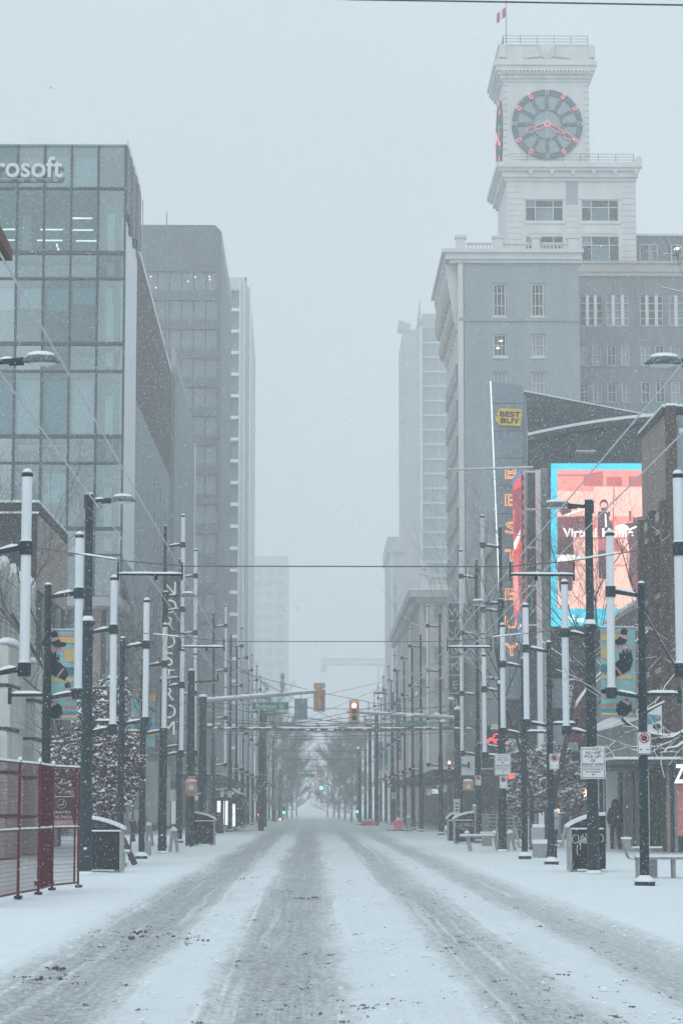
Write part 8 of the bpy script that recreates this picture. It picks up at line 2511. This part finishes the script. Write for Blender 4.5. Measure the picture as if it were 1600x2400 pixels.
# hazy bare trees that close the street
def far_tree(label, x, y, h, rad, seed):
    """bare winter crown: straight leader, rising boughs, sprays of twigs"""
    r_ = random.Random(seed)
    t = thing('bare_tree', label, 'tree', (x, y, 0), 0, 'hazy bare trees at the street end')
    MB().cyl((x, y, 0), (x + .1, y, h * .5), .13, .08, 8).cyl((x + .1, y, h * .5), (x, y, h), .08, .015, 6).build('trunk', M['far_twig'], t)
    q = MB()
    def bough(p, d, L, r, lev):
        n = 3
        for i in range(n):
            d = (d + Vector((r_.gauss(0, .16), r_.gauss(0, .16), .10))).normalized()
            e = p + d * (L / n)
            q.cyl(p, e, r, r * .75, 3, cap=False)
            if lev < 3:
                for _ in range((4, 4, 3)[lev]):
                    nd = (d + Vector((r_.gauss(0, .6), r_.gauss(0, .6), r_.gauss(.1, .45)))).normalized()
                    bough(p.lerp(e, r_.random()), nd, L * r_.uniform(.32, .5), max(r * .55, .011), lev + 1)
            p, r = e, r * .75
    for i in range(15):
        a = i / 14
        z = h * (.08 + .8 * a)
        L = rad * (.55 + .75 * math.sin(math.pi * (.2 + .72 * a))) * r_.uniform(.75, 1.1)
        th = r_.uniform(0, 6.28)
        bough(Vector((x, y, z)), Vector((math.cos(th), math.sin(th), .35 + .5 * a)).normalized(), L, .04, 0 if i % 2 else 1)
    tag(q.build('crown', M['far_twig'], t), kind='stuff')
for i, (u, y, h, rad, sd, side) in enumerate(((646, 246, 13.5, 3.0, 71, 'left'), (660, 275, 13.5, 3.0, 72, 'left'), (672, 305, 12.5, 2.9, 73, 'left'), (684, 335, 11.5, 2.8, 74, 'left'), (695, 372, 10.5, 2.6, 79, 'left'), (823, 246, 9.5, 3.0, 75, 'right'), (808, 272, 10.5, 3.0, 76, 'right'), (794, 300, 11, 3.0, 77, 'right'), (782, 335, 10.5, 2.8, 78, 'right'), (767, 372, 10.5, 3.4, 80, 'right'))):
    far_tree('%s hazy bare tree, counted from the near end, of the %s street-end clump' % (ordn[i % 5], side), px(u, y), y, h, rad, sd)

# ================================================================== PEOPLE
def skinned(name, joints, bones, radii, material, parent, sub=2):
    me = bpy.data.meshes.new(name)
    me.from_pydata(joints, bones, [])
    o = bpy.data.objects.new(name, me); COL.objects.link(o)
    o.modifiers.new('skin', 'SKIN')
    for i, r_ in enumerate(radii):
        me.skin_vertices[0].data[i].radius = r_ if isinstance(r_, tuple) else (r_, r_)
    me.skin_vertices[0].data[0].use_root = True
    sb = o.modifiers.new('subsurf', 'SUBSURF'); sb.levels = sb.render_levels = sub
    m2 = bpy.data.meshes.new_from_object(o.evaluated_get(bpy.context.evaluated_depsgraph_get()))
    bpy.data.objects.remove(o)
    m2.name = name
    m2.materials.clear(); m2.materials.append(material)
    m2.polygons.foreach_set('use_smooth', [True] * len(m2.polygons))
    return link(name, m2, parent)
def person(x, y, rz, k, label, stride, coat, hood, arms):
    """walking figure, facing local +Y"""
    t = thing('person', label, 'person', (x, y, 0), rz)
    s = stride
    J = dict(pel=(0, 0, .95), bel=(0, .01, 1.1), che=(0, .02, 1.32), nec=(0, .0, 1.47), hed=(0, .02, 1.57), fac=(0, .04, 1.66), top=(0, .01, 1.74),
             shl=(-.18, .0, 1.41), ell=(-.24, arms[0][0], 1.13), wrl=(-.23, arms[0][1], arms[0][2]), hal=(-.225, arms[0][1] + .03, arms[0][2] - .08),
             shr=(.18, .0, 1.41), elr=(.24, arms[1][0], 1.13), wrr=(.23, arms[1][1], arms[1][2]), har=(.225, arms[1][1] + .03, arms[1][2] - .08),
             hil=(-.10, 0, .90), knl=(-.11, s * .5 + .05, .50), anl=(-.11, s * .9, .10), tol=(-.12, s * .9 + .14, .05),
             hir=(.10, 0, .90), knr=(.11, -s * .3 + .06, .50), anr=(.11, -s * .9, .12), tor=(.12, -s * .9 + .14, .05))
    nm = list(J)
    B = [('pel', 'bel'), ('bel', 'che'), ('che', 'nec'), ('nec', 'hed'), ('hed', 'fac'), ('fac', 'top'), ('che', 'shl'), ('shl', 'ell'), ('ell', 'wrl'), ('wrl', 'hal'), ('che', 'shr'), ('shr', 'elr'), ('elr', 'wrr'), ('wrr', 'har'),
         ('pel', 'hil'), ('hil', 'knl'), ('knl', 'anl'), ('anl', 'tol'), ('pel', 'hir'), ('hir', 'knr'), ('knr', 'anr'), ('anr', 'tor')]
    rad = dict(pel=(.14, .11), bel=(.13, .10), che=(.15, .11), nec=.058, hed=(.072, .085), fac=(.078, .098), top=(.055, .07), shl=.065, ell=.046, wrl=.03, hal=(.022, .038), shr=.065, elr=.046, wrr=.03, har=(.022, .038), hil=.092, knl=.06, anl=.043, tol=.035, hir=.092, knr=.06, anr=.043, tor=.035)
    pts, edges, rr = [J[n] for n in nm], [(nm.index(a), nm.index(b_)) for a, b_ in B], [rad[n] for n in nm]
    for hn, sx in (('hal', -1), ('har', 1)):                       # four fingers and a thumb per hand
        hx, hy, hz = J[hn]; hi = nm.index(hn)
        for f_ in range(4):
            L = (.058, .068, .064, .048)[f_]
            a = len(pts); yy = hy + .028 - f_ * .019
            pts += [(hx, yy, hz - .04), (hx - sx * .012, yy + .002, hz - .04 - L * .55), (hx - sx * .03, yy + .004, hz - .04 - L)]
            rr += [.0095, .0085, .007]; edges += [(hi, a), (a, a + 1), (a + 1, a + 2)]
        a = len(pts)
        pts += [(hx - sx * .02, hy + .045, hz - .01), (hx - sx * .035, hy + .055, hz - .045)]
        rr += [.011, .008]; edges += [(hi, a), (a, a + 1)]
    sc = lambda q: tuple(c * k for c in q)
    body = skinned('body', [sc(p) for p in pts], edges, [tuple(c * k for c in r_) if isinstance(r_, tuple) else r_ * k for r_ in rr], M['skin'], t)
    fc = MB()
    hx, hy, hz = sc(J['fac'])
    fc.ell((hx, hy + .088 * k, hz - .01 * k), (.013 * k, .02 * k, .022 * k), 6, 5)
    for s_ in (-1, 1):
        fc.ell((hx + s_ * .078 * k, hy, hz - .005 * k), (.012 * k, .02 * k, .03 * k), 6, 5)
    fc.local('nose_and_ears', M['skin'], t, True)
    ey = MB()
    for s_ in (-1, 1): ey.ell((hx + s_ * .03 * k, hy + .082 * k, hz + .012 * k), (.011 * k, .01 * k, .007 * k), 6, 4)
    ey.ell((hx, hy + .082 * k, hz - .05 * k), (.022 * k, .008 * k, .006 * k), 6, 4)
    ey.local('eyes_and_mouth', M['hair'], t, True)
    MB().ell((hx, hy - .02 * k, hz + .03 * k), (.088 * k, .10 * k, .085 * k), 12, 8, zmin=-.35).local('hair', M['hair'], t, True)
    # trousers and boots
    q = ['pel', 'hil', 'knl', 'anl', 'hir', 'knr', 'anr']
    jj = [sc(J[n]) for n in q]
    e_ = [(0, 1), (1, 2), (2, 3), (0, 4), (4, 5), (5, 6)]
    skinned('trousers', jj, e_, [(.155 * k, .125 * k), .108 * k, .083 * k, .07 * k, .108 * k, .083 * k, .07 * k], M['trouser'], t)
    bt = MB()
    for a, b_ in (('anl', 'tol'), ('anr', 'tor')):
        ax, ay, az = sc(J[a])
        bt.ell((ax, ay + .05 * k, .06 * k), (.055 * k, .14 * k, .065 * k), 10, 6).cyl((ax, ay, .05 * k), (ax, ay, .22 * k), .06 * k, .07 * k, 10)
    bt.local('boots', M['boot'], t, True)
    q = ['pel', 'bel', 'che', 'nec', 'shl', 'ell', 'wrl', 'shr', 'elr', 'wrr']
    jj = [sc(J[n]) for n in q]; jj[0] = sc((0, 0, .86)); jj[3] = sc((0, 0, 1.46))
    skinned('jacket', jj, [(0, 1), (1, 2), (2, 3), (2, 4), (4, 5), (5, 6), (2, 7), (7, 8), (8, 9)],
            [(.215 * k, .175 * k), (.20 * k, .165 * k), (.205 * k, .165 * k), .105 * k, .115 * k, .092 * k, .07 * k, .115 * k, .092 * k, .07 * k], coat, t)
    if hood:
        MB().lathe([(.10, 1.42), (.15, 1.48), (.145, 1.58), (.135, 1.68), (.105, 1.76), (.05, 1.81), (.01, 1.825)], 14).add([], []).local('hood', coat, t, True).scale = (k, k * 1.05, k)
    return t
p_ = person(px(1441, 91), 91, 0, 1.03, 'person in a hooded black coat walking away past the shops', .26, M['coat'], True, ((-.02, .02, .92), (.04, .16, .96)))
MB().box(-.16, .16, -.29, -.15, 1.0, 1.38).local('backpack', M['coat'], p_)
MB().box(.02, .085, -.296, -.291, 1.18, 1.25).local('backpack_patch', M['sign_white'], p_)
p2 = person(px(313, 112), 112, R(-25), .95, 'person in a grey patterned jacket walking behind the left poles', .3, M['coat_print'], False, ((.1, .28, 1.15), (-.05, -.1, .95)))

# ================================================================== FALLING SNOW
r_ = np.random.RandomState(4)
def flakes(n, y0, y1, smin, smax):
    y = (y0 ** 3 + (y1 ** 3 - y0 ** 3) * r_.rand(n)) ** (1 / 3)
    tx = (r_.rand(n) * 1780 - 90 - 735) / F
    tz = (1890 - (r_.rand(n) * 2500 - 60)) / F
    x, z = tx * y, 1.6 + tz * y
    ok = z > .1
    return np.stack([x, y, z], 1)[ok], (smin + (smax - smin) * r_.rand(n) ** 2)[ok]
A_, sA = flakes(1500, 10, 28, .0025, .0055)
B_, sB = flakes(165000, 28, 75, .0036, .0082)
C_, sC = flakes(190000, 75, 150, .007, .015)
D_ = np.stack([r_.uniform(-30, 30, 12000), r_.uniform(10, 110, 12000), r_.uniform(.1, 32, 12000)], 1)     # flakes all round, beyond the view too
ctr = np.concatenate([A_, B_, C_, D_]); sz = np.concatenate([sA, sB, sC, r_.uniform(.005, .010, 12000)])
n = len(ctr)
unit = np.array([(1, 1, 1), (-1, -1, 1), (-1, 1, -1), (1, -1, -1)], float)[None] + r_.normal(0, .45, (n, 4, 3))
flip = np.where(r_.rand(n, 1, 3) > .5, 1, -1)
vv_ = unit * flip * (sz * .72)[:, None, None] + ctr[:, None, :]
ff = np.array([(0, 1, 2), (0, 3, 1), (0, 2, 3), (1, 3, 2)])
F_ = (ff[None] + 4 * np.arange(n)[:, None, None]).reshape(-1)
me = bpy.data.meshes.new('falling_snow')
me.vertices.add(n * 4); me.vertices.foreach_set('co', vv_.reshape(-1).astype('f'))
me.loops.add(len(F_)); me.loops.foreach_set('vertex_index', F_.astype('i'))
me.polygons.add(len(F_) // 3); me.polygons.foreach_set('loop_start', np.arange(0, len(F_), 3).astype('i'))
me.materials.append(M['snow_cap']); me.update(calc_edges=True)
tag(link('falling_snow', me), 'small snowflakes drifting down through the whole street', None, None, 'stuff')

# ================================================================== SNOW-FILLED AIR
hz = MB().box(-320, 320, -70, 1100, -1.3, 128).local('haze', [])
hm = bpy.data.materials.new('snowy_air')
hm.use_nodes = True
nn, ll = hm.node_tree.nodes, hm.node_tree.links
nn.clear()
ho = nn.new('ShaderNodeOutputMaterial')
hv = nn.new('ShaderNodeVolumePrincipled')
hv.inputs['Color'].default_value = (0.985, 0.992, 0.996, 1)
hv.inputs['Density'].default_value = 0.0017
hv.inputs['Anisotropy'].default_value = 0.1
ll.new(hv.outputs[0], ho.inputs['Volume'])
hz.data.materials.append(hm)
tag(hz, kind='stuff')

# unused prototypes never stay behind at the origin
for k_, o_ in protos.items():
    if k_ not in used:
        bpy.data.objects.remove(o_)
